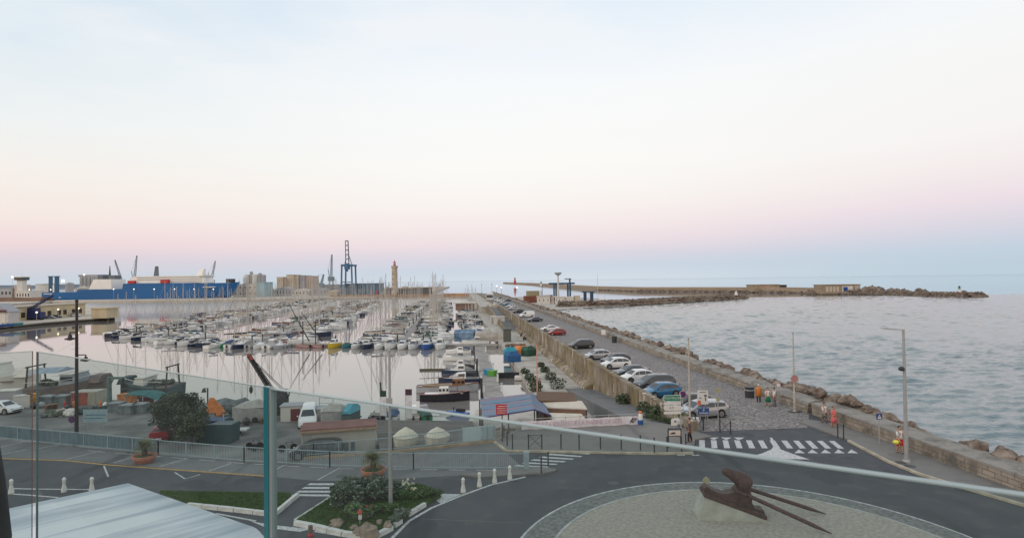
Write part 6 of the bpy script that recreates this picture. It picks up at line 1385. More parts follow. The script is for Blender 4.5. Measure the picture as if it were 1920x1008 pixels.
mb.bar((0, .12, .95), (Lb, .12, .95), .04, .04).build('barrier', GREYM, o)
o = thing('child_figure_bin', 'blue and white bottle shaped bin with an orange top beside the banner', 'bin', G(1201, 797.5), 0); MB().lathe([(.22, 0), (.24, .4), (.20, .5)], n=12).build('base', BLUE, o); MB().lathe([(.19, .5), (.17, .9), (.12, 1.0)], n=12).build('body', WHITE, o); MB().lathe([(.14, 1.0), (.15, 1.15), (.03, 1.2)], n=12).build('top', ORANGE, o)
o.name = 'litter_bin'
# ---- bollards and barrier posts
def bollard(label, px, py, h, r=.045, m=DARKM, z=.12, group='black bollards along the pavement'):
    o = thing('bollard', label, 'bollard', G(px, py, z), 0, group); MB().cyl((0, 0, 0), (0, 0, h - .08), r, n=8).build('post', m, o); MB().ball((0, 0, h - .06), r * 1.35, 8, 5).build('cap', m, o); return o
for i, (px, py) in enumerate(((951, 835), (961, 841), (991, 841), (1016, 841), (1052, 841), (1086, 842), (1126, 841), (1165, 842), (1201, 843), (1227, 848), (1251, 846), (1278, 846), (1286, 840))):
    bollard('black bollard on the pavement above the curved kerb, %s from the left' % nth(i), px, py, 1.05)
o = thing('cross_barrier', 'black barrier with a crossed frame between two bollards', 'barrier', G(991, 840.6, .12), math.atan2((G(1016, 840.6) - G(991, 840.6)).y, (G(1016, 840.6) - G(991, 840.6)).x)); L_ = (G(1016, 841) - G(991, 841)).length
MB().bar((0.06, 0, .15), (L_ - .06, 0, .9), .02, .03).bar((0.06, .03, .9), (L_ - .06, .03, .15), .02, .03).build('cross_frame', DARKM, o); MB().bar((0.05, .015, .95), (L_ - .05, .015, .95), .025, .03).build('top_rail', DARKM, o)
for i, (x0, x1, y0, y1) in enumerate(((1304, 1319, 804.5, 806), (1350, 1370, 809.5, 813))):
    a = G(x0, y0, 0); b_ = G(x1, y1, 0); d_ = b_ - a; o = thing('cross_barrier', 'black crossed barrier in front of the silver estate car, %s one' % ('left' if i == 0 else 'right'), 'barrier', a, 0)
    for p in ((0, 0), (d_.x, d_.y)): MB().cyl((p[0], p[1], 0), (p[0], p[1], 1.05), .05, n=8).build('post', DARKM, o)
    MB().bar((0, 0, .12), (d_.x, d_.y, .9), .02, .03).bar((0, .03, .9), (d_.x, d_.y + .03, .12), .02, .03).build('cross_frame', DARKM, o)
for i, (px, py) in enumerate(((1571, 821), (1582, 823))): bollard('black bollard at the right end of the zebra crossing, %s one' % ('left' if i == 0 else 'right'), px, py, 1.1)
bollard('black bollard on the refuge tip, left of the small crossing', 1015, 886, 1.05, z=.1); bollard('black bollard on the refuge tip right beside the small crossing', 1028, 874, .95, z=0.0)
WBOL = mat('white_bollard_paint', (.70, .70, .67), .7, .1, 4)
for i, (px, py) in enumerate(((868.5, 923), (899, 912), (927.5, 905), (956, 898.5), (21, 925), (120, 922), (172, 921))):
    lab = 'white pawn shaped bollard on the curved road edge, %s from the left' % nth(i) if i < 4 else 'white pawn shaped bollard at the lower left street corner, %s from the left' % nth(i - 4)
    o = thing('pawn_bollard', lab, 'bollard', G(px, py), 0, 'white pawn shaped bollards'); MB().lathe([(.15, 0), (.145, .12), (.085, .45), (.075, .58), (.10, .60), (.07, .64), (.10, .70), (.10, .78), (.04, .85)], n=14).build('post', WBOL, o, True)
# ---- big street lamp, flagpoles, harbour poles
GALV = mat('pale_galvanised', (.36, .37, .37), .5, .08, 3, metal=.3)
o, H, P = pole('street_lamp', 'tall grey street lamp with a flat arm beside the seawall', 'street lamp', 1700, 864, 617, .12, .13, .07, GALV)
arm = G(1700, 864, .12); L_ = (AT(1654, 617, P.y) - AT(1693, 617, P.y)).length
MB().bar((0, 0, H - .04), (-L_, 0, H + .08), .09, .07).build('arm', GALV, o); MB().loft([[(-L_ * .78, -.12, H + .04), (-L_ * .78, .12, H + .04), (-L_ * .78, .1, H + .14), (-L_ * .78, -.1, H + .14)], [(-L_ * 1.08, -.10, H + .07), (-L_ * 1.08, .10, H + .07), (-L_ * 1.08, .06, H + .11), (-L_ * 1.08, -.06, H + .11)]]).build('lamp_head', GALV, o)
zz = HT(1697, 864, 690.5, .12); MB().ball((-.22, -.05, zz), (.20, .16, .15), 10, 6).cyl((-.2, 0, zz), (0, 0, zz), .05, n=6).build('spotlight', DARKM, o)
o, H, P = pole('flagpole', 'pale slender flagpole standing behind the silver estate car', 'flagpole', 1294, 812, 634, 0, .09, .05, mat('aged_pole', (.42, .39, .34), .7, .15, 2)); MB().cyl((0, 0, H), (0, 0, H + .08), .12, n=8).build('cap', GREYM, o)
o, H, P = pole('flagpole', 'pale slender flagpole at the foot of the seawall behind the walkers', 'flagpole', 1490, 772, 624, 0, .09, .05, mat('aged_pole', (0, 0, 0))); MB().cyl((0, 0, H), (0, 0, H + .08), .12, n=8).build('cap', GREYM, o); MB().box((0, 0, .03), (1.0, .6, .06)).build('base_plate', DARKM, o)
MB().cyl((0, -.1, 2.95), (0, -.14, 2.95), .34, n=20).build('round_sign', mat('sign_pink_back', (.38, .20, .18), .7), o)
o, H, P = pole('harbour_pole', 'thin salmon pink pole on the lower quay beside the timber roof', 'pole', 1007.5, 741, 645, ZQ, .09, .06, mat('salmon_pole', (.55, .28, .20), .6))
o, H, P = pole('street_lamp', 'tall light grey lamp post rising from the planted island', 'street lamp', 732.5, 951, 657, .14, .11, .055, GALV); MB().box((0, -.12, HT(732, 951, 752, .14)), (.30, .12, .42)).build('control_box', GREYM, o); MB().ball((0, 0, H), .08, 8, 5).build('cap', GALV, o)
BLK = mat('cast_iron_black', (.018, .017, .018), .5, .1, 3)
o, H, P = pole('street_lamp', 'black double armed street lamp with bell shaped heads in the yard', 'street lamp', 143.5, 834, 565, 0, .14, .09, BLK)
P0 = P; Lx = lambda dx: dx / FPX * P0.y / math.cos(0)
def bell(side, ypx, yl, reach):
    zz = HT(143, 834, ypx, 0); zl = HT(143, 834, yl, 0); x = Lx(reach)
    MB().tube([(0, 0, zz), (x, 0, zz), (x, 0, zz - .12)], .04, 6).build('arm', BLK, o)
    b_ = MB().lathe([(.05, zz - .10), (.13, zz - .22), (.15, zz - .40), (.34, zl + .10), (.36, zl + .02), (.30, zl)], (x, 0, 0), 14).build('lamp_shade', BLK, o, True); MB().ball((x, 0, zl + .02), (.2, .2, .10), 8, 5).build('lamp_glass', mat('frosted_glass', (.55, .52, .45), .4), b_)
bell(-1, 622.5, 636, -12.5); bell(1, 665, 676, 17)
MB().ball((0, 0, H + .05), .12, 8, 6).build('finial', BLK, o)
# small quay lamps
for i, (px, yb, yt, dx, lab) in enumerate(((311, 770, 722, -22, 'dark quay lamp with a long arm above the dark tree'), (389.5, 788, 727, -7, 'short dark quay lamp beside the orange sail bundle'))):
    P = G(px, yb, ZQ); H = HT(px, yb, yt, ZQ); o = thing('quay_lamp', lab, 'lamp', P, 0, 'dark quay lamps'); x = dx / FPX * P.y
    MB().cyl((0, 0, 0), (0, 0, H), .08, n=8).build('pole', DARKM, o); MB().bar((0, 0, H - .03), (x, 0, H - .03), .07, .07).build('arm', DARKM, o); MB().lathe([(.08, H), (.18, H - .18), (.26, H - .42), (.24, H - .45)], (x, 0, 0), 10).build('lamp_shade', DARKM, o)
o = thing('davit', 'tall greenish quay davit with a hanging hook', 'davit', G(205, 768, ZQ), 0); P = G(205, 768, ZQ); H = HT(205, 768, 706, ZQ); x = 27 / FPX * P.y; DV = mat('davit_green', (.11, .17, .16), .7, .2, 3)
MB().cyl((0, 0, 0), (0, 0, H), .30, .24, 10).build('column', DV, o); MB().bar((-.2, 0, H - .15), (x, 0, H - .15), .25, .28).bar((0, 0, H - 1.2), (x * .3, 0, H - .2), .1, .12).build('arm', DV, o); MB().cyl((x * .95, 0, H - .2), (x * .95, 0, H - 1.0), .18, .10, 8).cyl((x * .95, 0, H - 1), (x * .95, 0, H - 2.2), .02, n=4).build('hook', DARKM, o)
# ---- traffic signs
def board(o, x, z, w, h, m, y=-.06, d=.03): return MB().box((x, y, z), (w, d, h)).build('board', m, o)
GS = mat('sign_green', (.005, .20, .11), .5); WS = mat('sign_white', (.62, .62, .60), .55, .04, 3); BS = mat('sign_blue', (.02, .07, .22), .5); PS = mat('sign_purple', (.08, .02, .10), .5, .1, 5); OS = mat('sign_orange', (.62, .12, .05), .5); GB = mat('sign_back_olive', (.33, .33, .20), .6, .08, 4); INK = mat('sign_ink', (.03, .03, .035), .6)
Pd = G(1272, 808, .1); o = thing('direction_sign', 'green direction arrow above three white arrow boards on one post', 'signpost', Pd, rad(3)); kx = lambda px: (px - 1272) / FPX * Pd.y; kz = lambda py: HT(1272, 808, py, .1)
MB().cyl((kx(1277), 0, 0), (kx(1277), 0, kz(738)), .05, n=8).build('post', GREYM, o)
def arrow(y0, y1, x0, m, bord=None, y=-.08):
    zc = (kz(y0) + kz(y1)) / 2; h = kz(y0) - kz(y1); a = kx(x0); c = kx(1277)
    def poly(k, yy, mm, nm): 
        pts = [(c - k, zc + h / 2 - k), (a + h * .35 + k, zc + h / 2 - k), (a + k * 1.4, zc), (a + h * .35 + k, zc - h / 2 + k), (c - k, zc - h / 2 + k)]; return MB().prof(pts, yy - .01, yy + .01).build(nm, mm, o)
    if bord: poly(0, y, bord, 'arrow_border'); poly(.035, y - .012, m, 'arrow_board')
    else: poly(0, y, m, 'arrow_board')
    return zc, h
zc, h = arrow(739.5, 751, 1242, GS, WS); text_mesh('MONTPELLIER', 'lettering', WS, .22, o, (kx(1261), -.115, zc), (rad(90), 0, 0), .004); arrow(752.5, 757.5, 1244, WS); zc, h = arrow(758.5, 768, 1243.5, WS); text_mesh('A 9', 'lettering', INK, .22, o, (kx(1259), -.10, zc), (rad(90), 0, 0), .004); arrow(770, 775, 1244, WS)
def plate_sign(name, label, px, yb, zb, parts, postx=None, cat='sign', yoff=0):
    P = G(px, yb, zb); o = thing(name, label, cat, P, 0); kx_ = lambda x: (x - px) / FPX * P.y; kz_ = lambda y: HT(px, yb, y, zb)
    top = max(kz_(q[1]) for q in parts)
    for x in (postx or [px]): MB().cyl((kx_(x), 0, 0), (kx_(x), 0, top), .035, n=8).build('post', GREYM, o)
    for (x0, y0, x1, y1, m, *r_) in parts:
        if r_ and r_[0] == 'round': rr_ = (kz_(y0) - kz_(y1)) / 2; MB().cyl((kx_((x0 + x1) / 2), -.05, (kz_(y0) + kz_(y1)) / 2), (kx_((x0 + x1) / 2), -.08 - (.01 * (len(r_) > 1)), (kz_(y0) + kz_(y1)) / 2), rr_, n=24).build('round_plate', m, o)
        else: MB().box((kx_((x0 + x1) / 2), -.055 - (r_[0] if r_ else 0), (kz_(y0) + kz_(y1)) / 2), (kx_(x1) - kx_(x0), .03, kz_(y0) - kz_(y1))).build('plate', m, o)
    return o, kx_, kz_
plate_sign('no_parking_sign', 'purple round sign above the bonnet of the silver estate car', 1281, 792, 0, [(1275.5, 731.5, 1286, 745.5, mat('sign_rim', (.40, .25, .28), .6), 'round'), (1276.5, 732.8, 1285, 744.2, PS, 'round', 1)])
o, kx_, kz_ = plate_sign('information_panel', 'tall white information panel with an orange corner, above the blue board', 1318, 788, 0, [(1308, 731, 1328, 757, WS), (1308.5, 750, 1314, 758.5, OS, .02)], [1313, 1323])
mb = MB(); mb.cyl((kx_(1323), -.08, kz_(741)), (kx_(1323), -.09, kz_(741)), .12, n=14).box((kx_(1323), -.085, kz_(747.5)), (.10, .01, .28)).cyl((kx_(1313.6), -.08, kz_(745)), (kx_(1313.6), -.09, kz_(745)), .07, n=10).box((kx_(1318), -.085, kz_(734)), (.55, .01, .05)).build('pictogram', mat('grey_ink', (.14, .14, .14), .7), o)
o, kx_, kz_ = plate_sign('parking_sign', 'dark blue parking board on two posts in front of the silver estate car', 1319, 791, 0, [(1309, 761, 1329.5, 775.5, BS)], [1313.5, 1327])
text_mesh('PORT DE SETE', 'lettering', WS, .16, o, (kx_(1319.3), -.085, kz_(763.5)), (rad(90), 0, 0), .004); text_mesh('P', 'lettering', WS, .30, o, (kx_(1319.3), -.085, kz_(768.5)), (rad(90), 0, 0), .004); MB().box((kx_(1319.3), -.08, kz_(773)), (.75, .01, .05)).build('lettering', WS, o)
plate_sign('sign_back', 'olive backs of two small signs on one post beyond the estate car', 1347, 808, 0, [(1341.5, 727, 1346, 735, GB), (1347, 727, 1352, 735, GB), (1342.5, 744, 1351.5, 752, GB, 'round')])
o, kx_, kz_ = plate_sign('notice_board', 'small white square board above the framed notice by the crossing', 1264, 822, .1, [(1258.5, 785, 1270, 796.5, WS)])
MB().box((kx_(1266), -.08, kz_(789)), (.14, .01, .14)).build('pictogram', mat('grey_ink', (0, 0, 0)), o)
P = G(942, 828, .1); o = thing('red_sign', 'red and white lettered sign on a dark post in front of the striped canopy', 'sign', P, 0); h = HT(942, 828, 757, .1); h2 = HT(942, 828, 776, .1); w_ = 20 / FPX * P.y
MB().bar((0, 0, 0), (0, 0, h - .1), .08, .08).build('post', DARKM, o); MB().box((-.05, -.06, (h + h2) / 2), (w_, .04, h - h2)).build('board', mat('sign_red_board', (.42, .03, .04), .6), o)
for k in range(4): MB().box((-.05 + (k % 2) * .04, -.09, h2 + (h - h2) * (.18 + .21 * k)), (w_ * .78, .01, .035)).build('lettering', WS, o)
# framed notice stand
P = G(1272, 838, .12); o = thing('framed_notice', 'dark metal frame stand with a cream notice beside the crossing', 'notice stand', P, rad(4)); kx_ = lambda x: (x - 1272) / FPX * P.y; kz_ = lambda y: HT(1272, 838, y, .12)
for x in (1253, 1277): MB().bar((kx_(x), 0, 0), (kx_(x), 0, kz_(802.5)), .07, .07).build('post', DARKM, o)
MB().bar((kx_(1253), 0, kz_(803)), (kx_(1277), 0, kz_(803)), .07, .08).bar((kx_(1253), 0, kz_(816.5)), (kx_(1277), 0, kz_(816.5)), .05, .05).build('frame', DARKM, o)
MB().box((kx_(1265), -.03, kz_(811)), (kx_(1276) - kx_(1254), .03, kz_(806.5) - kz_(815.5))).build('notice', mat('notice_cream', (.60, .52, .44), .7), o); MB().box((kx_(1261), -.055, kz_(811.5)), (.35, .01, .08), 0).box((kx_(1263), -.055, kz_(809.5)), (.25, .01, .04)).build('arrow_mark', INK, o)
mb = MB()
for k in range(9): x = 1254.5 + k * 2.6; mb.bar((kx_(x), 0, .1), (kx_(x), 0, kz_(817)), .02, .02)
mb.build('bars', GREYM, o)
o = thing('dinghy', 'small white dinghy hull planted with shrubs at the end of the old wall', 'planter boat', G(1289, 797, .1) + Vector((0, .4, 0)), rad(5)); hullm(2.1, .8, .42, .7, .1, 8, .12).build('hull', WHITE, o); leafcloud(MB(), (-.1, 0, .75), .7, .3, .42, 260, .07, rn).build('plants', LF, o)
o, kx_, kz_ = plate_sign('crossing_sign', 'blue square pedestrian crossing sign beside the seawall', 1649, 834, .12, [(1643.5, 774, 1654.5, 785.5, BS)])
MB().prof([(-.14, kz_(784)), (.14, kz_(784)), (0, kz_(775.5))], -.085, -.078).build('white_triangle', WS, o); MB().bar((0, -.09, kz_(783)), (0, -.09, kz_(778)), .01, .04).build('pictogram', INK, o)
plate_sign('height_sign', 'white round sign with a dark mark on a thin post behind the walkers', 1459.5, 757, 0, [(1456, 716.5, 1463, 726, mat('sign_rim', (0, 0, 0)), 'round'), (1457, 718, 1462, 724.8, WS, 'round', 1)])
plate_sign('round_sign_back', 'olive backed round sign on the near rim of the roundabout island', 1324, 922, .15, [(1317.5, 893, 1330.5, 906.5, GB, 'round')])
o, kx_, kz_ = plate_sign('keep_left_sign', 'small red and white sign among the plants of the island', 675, 983, .14, [(671.5, 954, 679.5, 962.5, mat('sign_red', (.5, .09, .06), .6), 'round'), (672.5, 964, 679, 972, WS)])
o, kx_, kz_ = plate_sign('harbour_board', 'pale blue information board on two posts in the fishing yard', 179, 812, ZQ, [(156.5, 766.5, 202, 790.5, mat('pale_blue_board', (.26, .36, .40), .7, .12, 2))], [164, 194])
MB().box((kx_(180), -.08, kz_(777)), (kx_(198) - kx_(160), .01, .12)).box((kx_(176), -.08, kz_(783)), (kx_(192) - kx_(160), .01, .10)).build('printed_text', mat('print_blue', (.10, .20, .27), .7), o)
plate_sign('no_parking_sign', 'purple round sign with a small plate beside the black lamp post', 135, 812, ZQ, [(130.5, 779, 140, 792, PS, 'round'), (129, 794, 139, 800, GREYM)])
o = thing('litter_bin', 'dark cylindrical litter bin against the seawall beside the person in orange', 'bin', G(1405.5, 744.5), 0); MB().lathe([(.42, 0), (.45, 1.0), (.47, 1.05), (.38, 1.08)], n=14).build('body', DARKM, o); MB().lathe([(.46, .7), (.475, .72), (.475, .78), (.46, .8)], n=14).build('band', GREYM, o)
o = thing('litter_bin', 'dark litter bin against the seawall halfway along the mole', 'bin', G(1152, 642), 0); MB().lathe([(.45, 0), (.5, 1.2), (.42, 1.25)], n=12).build('body', DARKM, o)
o = thing('lifebuoy_stand', 'white lifebuoy case on a post against the seawall', 'lifebuoy stand', G(1131.5, 634), 0); MB().cyl((0, 0, 0), (0, 0, 1.0), .05, n=6).build('post', GREYM, o); MB().box((0, -.05, 1.25), (.8, .2, 1.0)).build('case', WHITE, o)
# ---- anchor/cleat sculpture
Pa = G(1310, 976, .2); Pb = G(1440, 980, .2); axd = Pb - Pa; sa = math.atan2(axd.y, axd.x); sc_ = axd.length / 3.41
o = thing('cleat_sculpture', 'giant rusted mooring horn sculpture with two rusty bars on a concrete wedge', 'sculpture', Pa + Vector((-math.sin(sa), math.cos(sa), 0)) * .2, sa, None, sc_)
MB().loft([[(0, -.1, 0), (3.45, -.05, 0), (3.40, -.02, .05), (.38, .05, 1.12)], [(-.02, 1.35, 0), (3.45, 1.35, 0), (3.40, 1.25, .05), (.38, 1.2, 1.12)]]).build('plinth', mat('plinth_concrete', (.34, .35, .31), .9, .15, 1.5, bump=.3), o)
mb = MB(); mb.prof([(.36, 1.16), (.40, 1.50), (.55, 1.60), (.70, 1.50), (1.05, 1.30), (1.45, 1.22), (1.85, 1.30), (2.06, 1.50), (2.50, 1.50), (2.80, 1.15), (2.80, .80), (2.92, .55), (3.12, .46), (3.36, .46), (3.42, .28), (3.40, .08)], .28, .92)
mb.add([(.34, .0, 1.14), (3.44, .0, .06), (3.44, 1.2, .06), (.34, 1.2, 1.14), (.36, .0, 1.34), (3.44, .0, .26), (3.44, 1.2, .26), (.36, 1.2, 1.34)], [(3, 2, 1, 0), (4, 5, 6, 7), (0, 1, 5, 4), (1, 2, 6, 5), (2, 3, 7, 6), (3, 0, 4, 7)])
mb.build('base_plate', RUST, o)
def ringat(c, nrm, r, ry=1.0, n=14):
    nrm = Vector(nrm).normalized(); u = nrm.cross(Vector((0, 1, 0))).normalized(); w = Vector((0, 1, 0)); return [tuple(Vector(c) + u * math.cos(2 * math.pi * i / n) * r + w * math.sin(2 * math.pi * i / n) * r * ry) for i in range(n)]
prof2 = [((2.62, .6, .75), (-.2, 0, 1), .38), ((2.52, .6, 1.10), (-.3, 0, 1), .34), ((2.45, .6, 1.38), (-.35, 0, 1), .36), ((2.53, .6, 1.55), (-.35, 0, 1), .47), ((2.50, .6, 1.74), (-.55, 0, .9), .50), ((2.38, .6, 1.90), (-.75, 0, .75), .45), ((2.14, .6, 2.02), (-.88, 0, .52), .36), ((1.86, .6, 2.16), (-.92, 0, .42), .26), ((1.62, .6, 2.28), (-.9, 0, .42), .22), ((1.48, .6, 2.35), (-.9, 0, .42), .19), ((1.40, .6, 2.39), (-.9, 0, .42), .10)]
hn_ = MB().loft([ringat(c, n_, r_, .9) for c, n_, r_ in prof2]).build('horn', RUST, o, True); hn_.modifiers.new('s', 'SUBSURF').levels = 1; hn_.modifiers['s'].render_levels = 2
mb = MB(); pts = []
for k in range(15): a_ = rad(70 + 220 * k / 14); pts.append((2.45 + .50 * math.cos(a_), .6 + .55 * math.sin(a_) * 1, 1.30 + .12 * (math.cos(a_) * -1)))
mb.tube(pts, .075, 8)
Rm = Matrix.Rotation(-sa, 3, 'Z')
def loc_(px, py, z): 
    q = Rm @ (G(px, py, z) - o.location) / sc_; return (q.x, q.y, q.z)
e1, e2 = loc_(1549, 963, .25), loc_(1560, 1000, .25)
mb.build('rope_loop', RUST, o)
for e, s0 in ((e1, (2.75, 1.12, 1.28)), (e2, (2.62, .12, 1.22))):
    a = Vector(s0); b_ = Vector(e); m1_ = a.lerp(b_, .80); MB().cyl(a, m1_, .105, .10, 8).cyl(m1_, b_, .10, .02, 8).build('bar', RUST, o)
# ---- tents below the railing
for i, px in enumerate((761, 820)):
    zt_ = -1.9 if i == 0 else -1.6; P = G(px, 838 - i * 4, zt_); o = thing('dome_tent', 'white pointed canvas tent behind the railing, %s one' % ('left' if i == 0 else 'right'), 'tent', P, rad(10 * i)); r_ = 23 / FPX * P.y; hh = HT(px, 838 - i * 4, 800, zt_); TC = mat('tent_canvas', (.58, .55, .45), .85, .1, 1.2)
    mb = MB(); n = 12; mb.lathe([(r_ * .86, 0), (r_ * 1.0, hh * .35), (r_ * 1.04, hh * .55), (r_ * .62, hh * .80), (.08, hh)], n=n); mb.build('canvas', TC, o); MB().lathe([(r_ * 1.045, hh * .53), (r_ * 1.07, hh * .55), (r_ * 1.04, hh * .58)], n=n).build('hem', mat('tent_hem', (.45, .43, .36), .9), o)
# ---- cream building with a red roof
Pa = G(565, 857, ZQ); Pb = G(704, 846, ZQ); d_ = Pb - Pa; L_ = d_.length; o = thing('harbour_building', 'low cream building with a flat reddish roof behind the railing', 'building', Pa, math.atan2(d_.y, d_.x)); h = HT(565, 857, 812, ZQ)
MB().bb(0, L_, 0, 2.5, 0, h).build('wall', mat('cream_wall', (.42, .41, .37), .9, .08, .8), o); MB().bb(-.15, L_ + .15, -.25, 2.7, h + .002, h + .22).build('fascia', mat('tan_fascia', (.33, .24, .17), .8), o); MB().bb(-.1, L_ + .1, -.2, 2.65, h + .225, h + .32).build('roof', mat('red_roof_felt', (.20, .095, .085), .9, .2, .8), o)
MB().bb(L_ * .02, L_ * .14, -.03, .02, h * .55, h * .92).build('shutter', mat('grey_shutter', (.30, .31, .30), .7), o)
for k in range(3): MB().bb(L_ * (.48 + .09 * k), L_ * (.48 + .09 * k + .06), -.03, .02, .25, 1.0).build('notice', mat('poster_dark', (.08, .10, .11), .8, .4, 6), o)
# feather flags
for i, (px, yb, yt, w, topm, lab) in enumerate(((719, 796, 732, 12, mat('flag_green', (.02, .06, .04), .8), 'white upright banner with a dark green top near the planted lamp post'), (767, 800, 729, 13, mat('flag_maroon', (.06, .035, .05), .8), 'white upright banner with a dark maroon top, right of the green topped one'))):
    P = G(px, yb, ZQ); h = HT(px, yb, yt, ZQ); x = w / 2 / FPX * P.y; o = thing('feather_banner', lab, 'banner', P, 0); MB().cyl((-x, 0, 0), (-x, 0, h), .03, n=6).build('pole', GREYM, o)
    MB().add([(-x, -.02, 1.0), (x, -.02, .9), (x * .85, -.02, h - .6), (-x, -.02, h - .5), (-x, .02, 1.0), (x, .02, .9), (x * .85, .02, h - .6), (-x, .02, h - .5)], [(0, 1, 2, 3), (7, 6, 5, 4), (1, 5, 6, 2), (2, 6, 7, 3)]).build('cloth', mat('flag_white', (.60, .60, .62), .8), o); MB().bb(-x, x * .9, -.025, .025, h - .62, h).build('top_cloth', topm, o)
    if i == 0: MB().loft([[(-x * .9, 0, h), (-x * .4, .02, h), (-x * .5, 0, h + .02)], [(-x * 1.2, 0, h + .9), (-x * .7, .02, h + .8), (-x * .6, 0, h + .9)]]).build('pennant', mat('flag_green', (0, 0, 0)), o)
# ================================================================== FISHING YARD behind the glass
def trawler(label, x0, x1, yw, ydeck, Y, hullc, housec, bow=1, awn=True, hw_=1.7):
    L_ = X_(x1, Y) - X_(x0, Y); cx = (X_(x0, Y) + X_(x1, Y)) / 2; o = thing('fishing_trawler', label, 'trawler', (cx, Y, ZW), rad(4) if bow > 0 else rad(184), 'trawlers at the fishing quay')
    fb = max(1.6, Zt((x0 + x1) / 2, ydeck, Y) - ZW); hullm(L_, 6.2, fb, .85, .5, 11, 1.3).build('hull', hullc, o)
    MB().box((-L_ * .05, 0, fb + .02), (L_ * .8, 4.6, .12)).build('deck', mat('trawler_deck', (.16, .13, .11), .9), o)
    MB().box((L_ * .40, 0, fb + 1.0), (L_ * .16, 3.6, .9), 0, (.9, .6)).build('whaleback', hullc, o)
    h_ = MB().loft([[(-L_ * .02, -2, fb), (L_ * .2, -2, fb), (L_ * .2, 2, fb), (-L_ * .02, 2, fb)], [(0, -1.8, fb + hw_), (L_ * .14, -1.8, fb + hw_), (L_ * .14, 1.8, fb + hw_), (0, 1.8, fb + hw_)]]).build('wheelhouse', housec, o)
    MB().bb(-.2, L_ * .15, -1.9, 1.9, fb + hw_ + .01, fb + hw_ + .12).build('wheelhouse_roof', WHB, h_)
    for k in range(4): MB().bb(L_ * (.015 + k * .038), L_ * (.043 + k * .038), -2.0, -1.8, fb + hw_ * .55, fb + hw_ * .85).build('window', GLASSD, h_)
    mb = MB(); mb.cyl((L_ * .08, 0, fb + hw_), (L_ * .08, 0, fb + 6.3), .11, .06, 6).cyl((L_ * .08, 0, fb + 4.4), (L_ * .42, 0, fb + 1.9), .025, n=4).cyl((L_ * .08, 0, fb + 6), (-L_ * .42, 0, fb + 3), .025, n=4).bar((L_ * .08, -1, fb + 5), (L_ * .08, 1, fb + 5), .06, .06); mb.box((L_ * .08, 0, fb + 5.6), (.9, .12, .12)).build('mast', WHITE, o)
    mb = MB()
    for sy in (-1.9, 1.9): mb.bar((-L_ * .42, sy, fb), (-L_ * .42, sy * .8, fb + 2.9), .16, .16)
    mb.bar((-L_ * .42, -1.9, fb + 2.8), (-L_ * .42, 1.9, fb + 2.8), .16, .16).build('stern_gantry', DARKM, o)
    if awn: MB().loft([[(-L_ * .38, -2.2, fb + 2.0), (-L_ * .38, 2.2, fb + 2.0), (-L_ * .38, 0, fb + 2.5)], [(-L_ * .03, -2.2, fb + 2.0), (-L_ * .03, 2.2, fb + 2.0), (-L_ * .03, 0, fb + 2.6)]]).build('awning', mat('faded_awning', (.30, .36, .42), .9, .15, 1), o)
    mb = MB()
    for k in range(9): mb.rock((-L_ * .35 + k * L_ * .045, rn.uniform(-1, 1), fb + .4), (.6, .5, .45), rn, 6, 4)
    mb.build('nets', mat('net_heap', (.10, .12, .10), .95, .5, 3), o)
    mb = MB()
    for sy in (-1, 1): mb.tube([(-L_ * .4, sy * 2.7, fb + .9), (0, sy * 2.9, fb + 1.0), (L_ * .3, sy * 2.1, fb + 1.4), (L_ * .46, sy * .5, fb + 2.0)], .035, 4)
    mb.build('bulwark_rail', WHITE, o); return o
trawler('long old trawler with a grey brown hull and high bow at the fishing quay', 60, 200, 752, 722, 81, mat('worn_blue_hull', (.13, .15, .17), .8, .35, .8, detail=8, col2=(.20, .14, .12)), mat('weathered_house', (.30, .34, .36), .8, .2, 1))
trawler('white and green trawler with a grey awning behind the left glass panel', -110, 66, 752, 712, 84.5, WHB, WHB, hw_=2.3)
trawler('dark hulled trawler lying farther along the fishing quay', 232, 330, 752, 741, 84, mat('green_black_hull', (.05, .08, .08), .7, .2, .6), WHB, -1, False, 1.3)
def box_thing(name, label, cat, px, py, w, h, d, m, rz=0.0, z=ZQ, lid=None, group=None, ribs=0):
    o = thing(name, label, cat, G(px, py, z) + Vector((0, d / 2, 0)), rz, group)
    mb = MB().box((0, 0, h / 2), (w, d, h), 0, (.99, .98)); 
    for k in range(ribs): mb.box((-w / 2 + (k + .5) * w / ribs, -d / 2 - .03, h / 2), (w / ribs * .3, .06, h * .86))
    mb.build('body', m, o); MB().box((0, 0, h + .05), (w + .08, d + .08, .1)).build('lid', lid or m, o); return o
box_thing('shipping_container', 'faded red and white striped container beside the black lamp post', 'container', 149, 759, 2.2, 1.55, 2.0, mat('faded_red', (.36, .12, .09), .8, .3, 1), 0, ribs=9, lid=mat('container_top', (.38, .36, .33), .8))
box_thing('shipping_container', 'pale cream container beside the red and white striped one', 'container', 172, 759, 1.05, 1.6, 2.0, mat('pale_container', (.40, .39, .33), .8), 0, ribs=4)
box_thing('fish_crate', 'orange tarpaulin covered crate stack on the fishing quay', 'crates', 232, 757, 1.7, 1.1, 1.3, mat('orange_tarp', (.42, .17, .06), .9, .35, 2))
box_thing('fish_crate', 'mustard yellow crate stack behind the left glass panel', 'crates', 52, 762, 1.0, 1.4, 1.2, mat('mustard', (.40, .22, .05), .9, .3, 2))
box_thing('fish_crate', 'dark red round bale left of the dark tree', 'bale', 269, 759, 1.2, .9, 1.2, mat('maroon_bale', (.13, .04, .05), .9, .3, 2))
box_thing('net_bin', 'white boarded stall front behind the left glass panel', 'stall', 36, 764, 1.7, 1.4, 1.2, WHB, rad(20))
box_thing('shed', 'blue grey shed with a pink side at the far left of the yard', 'shed', 6, 764, 2.2, 2.0, 1.6, GREYB, rad(12), lid=WHB)
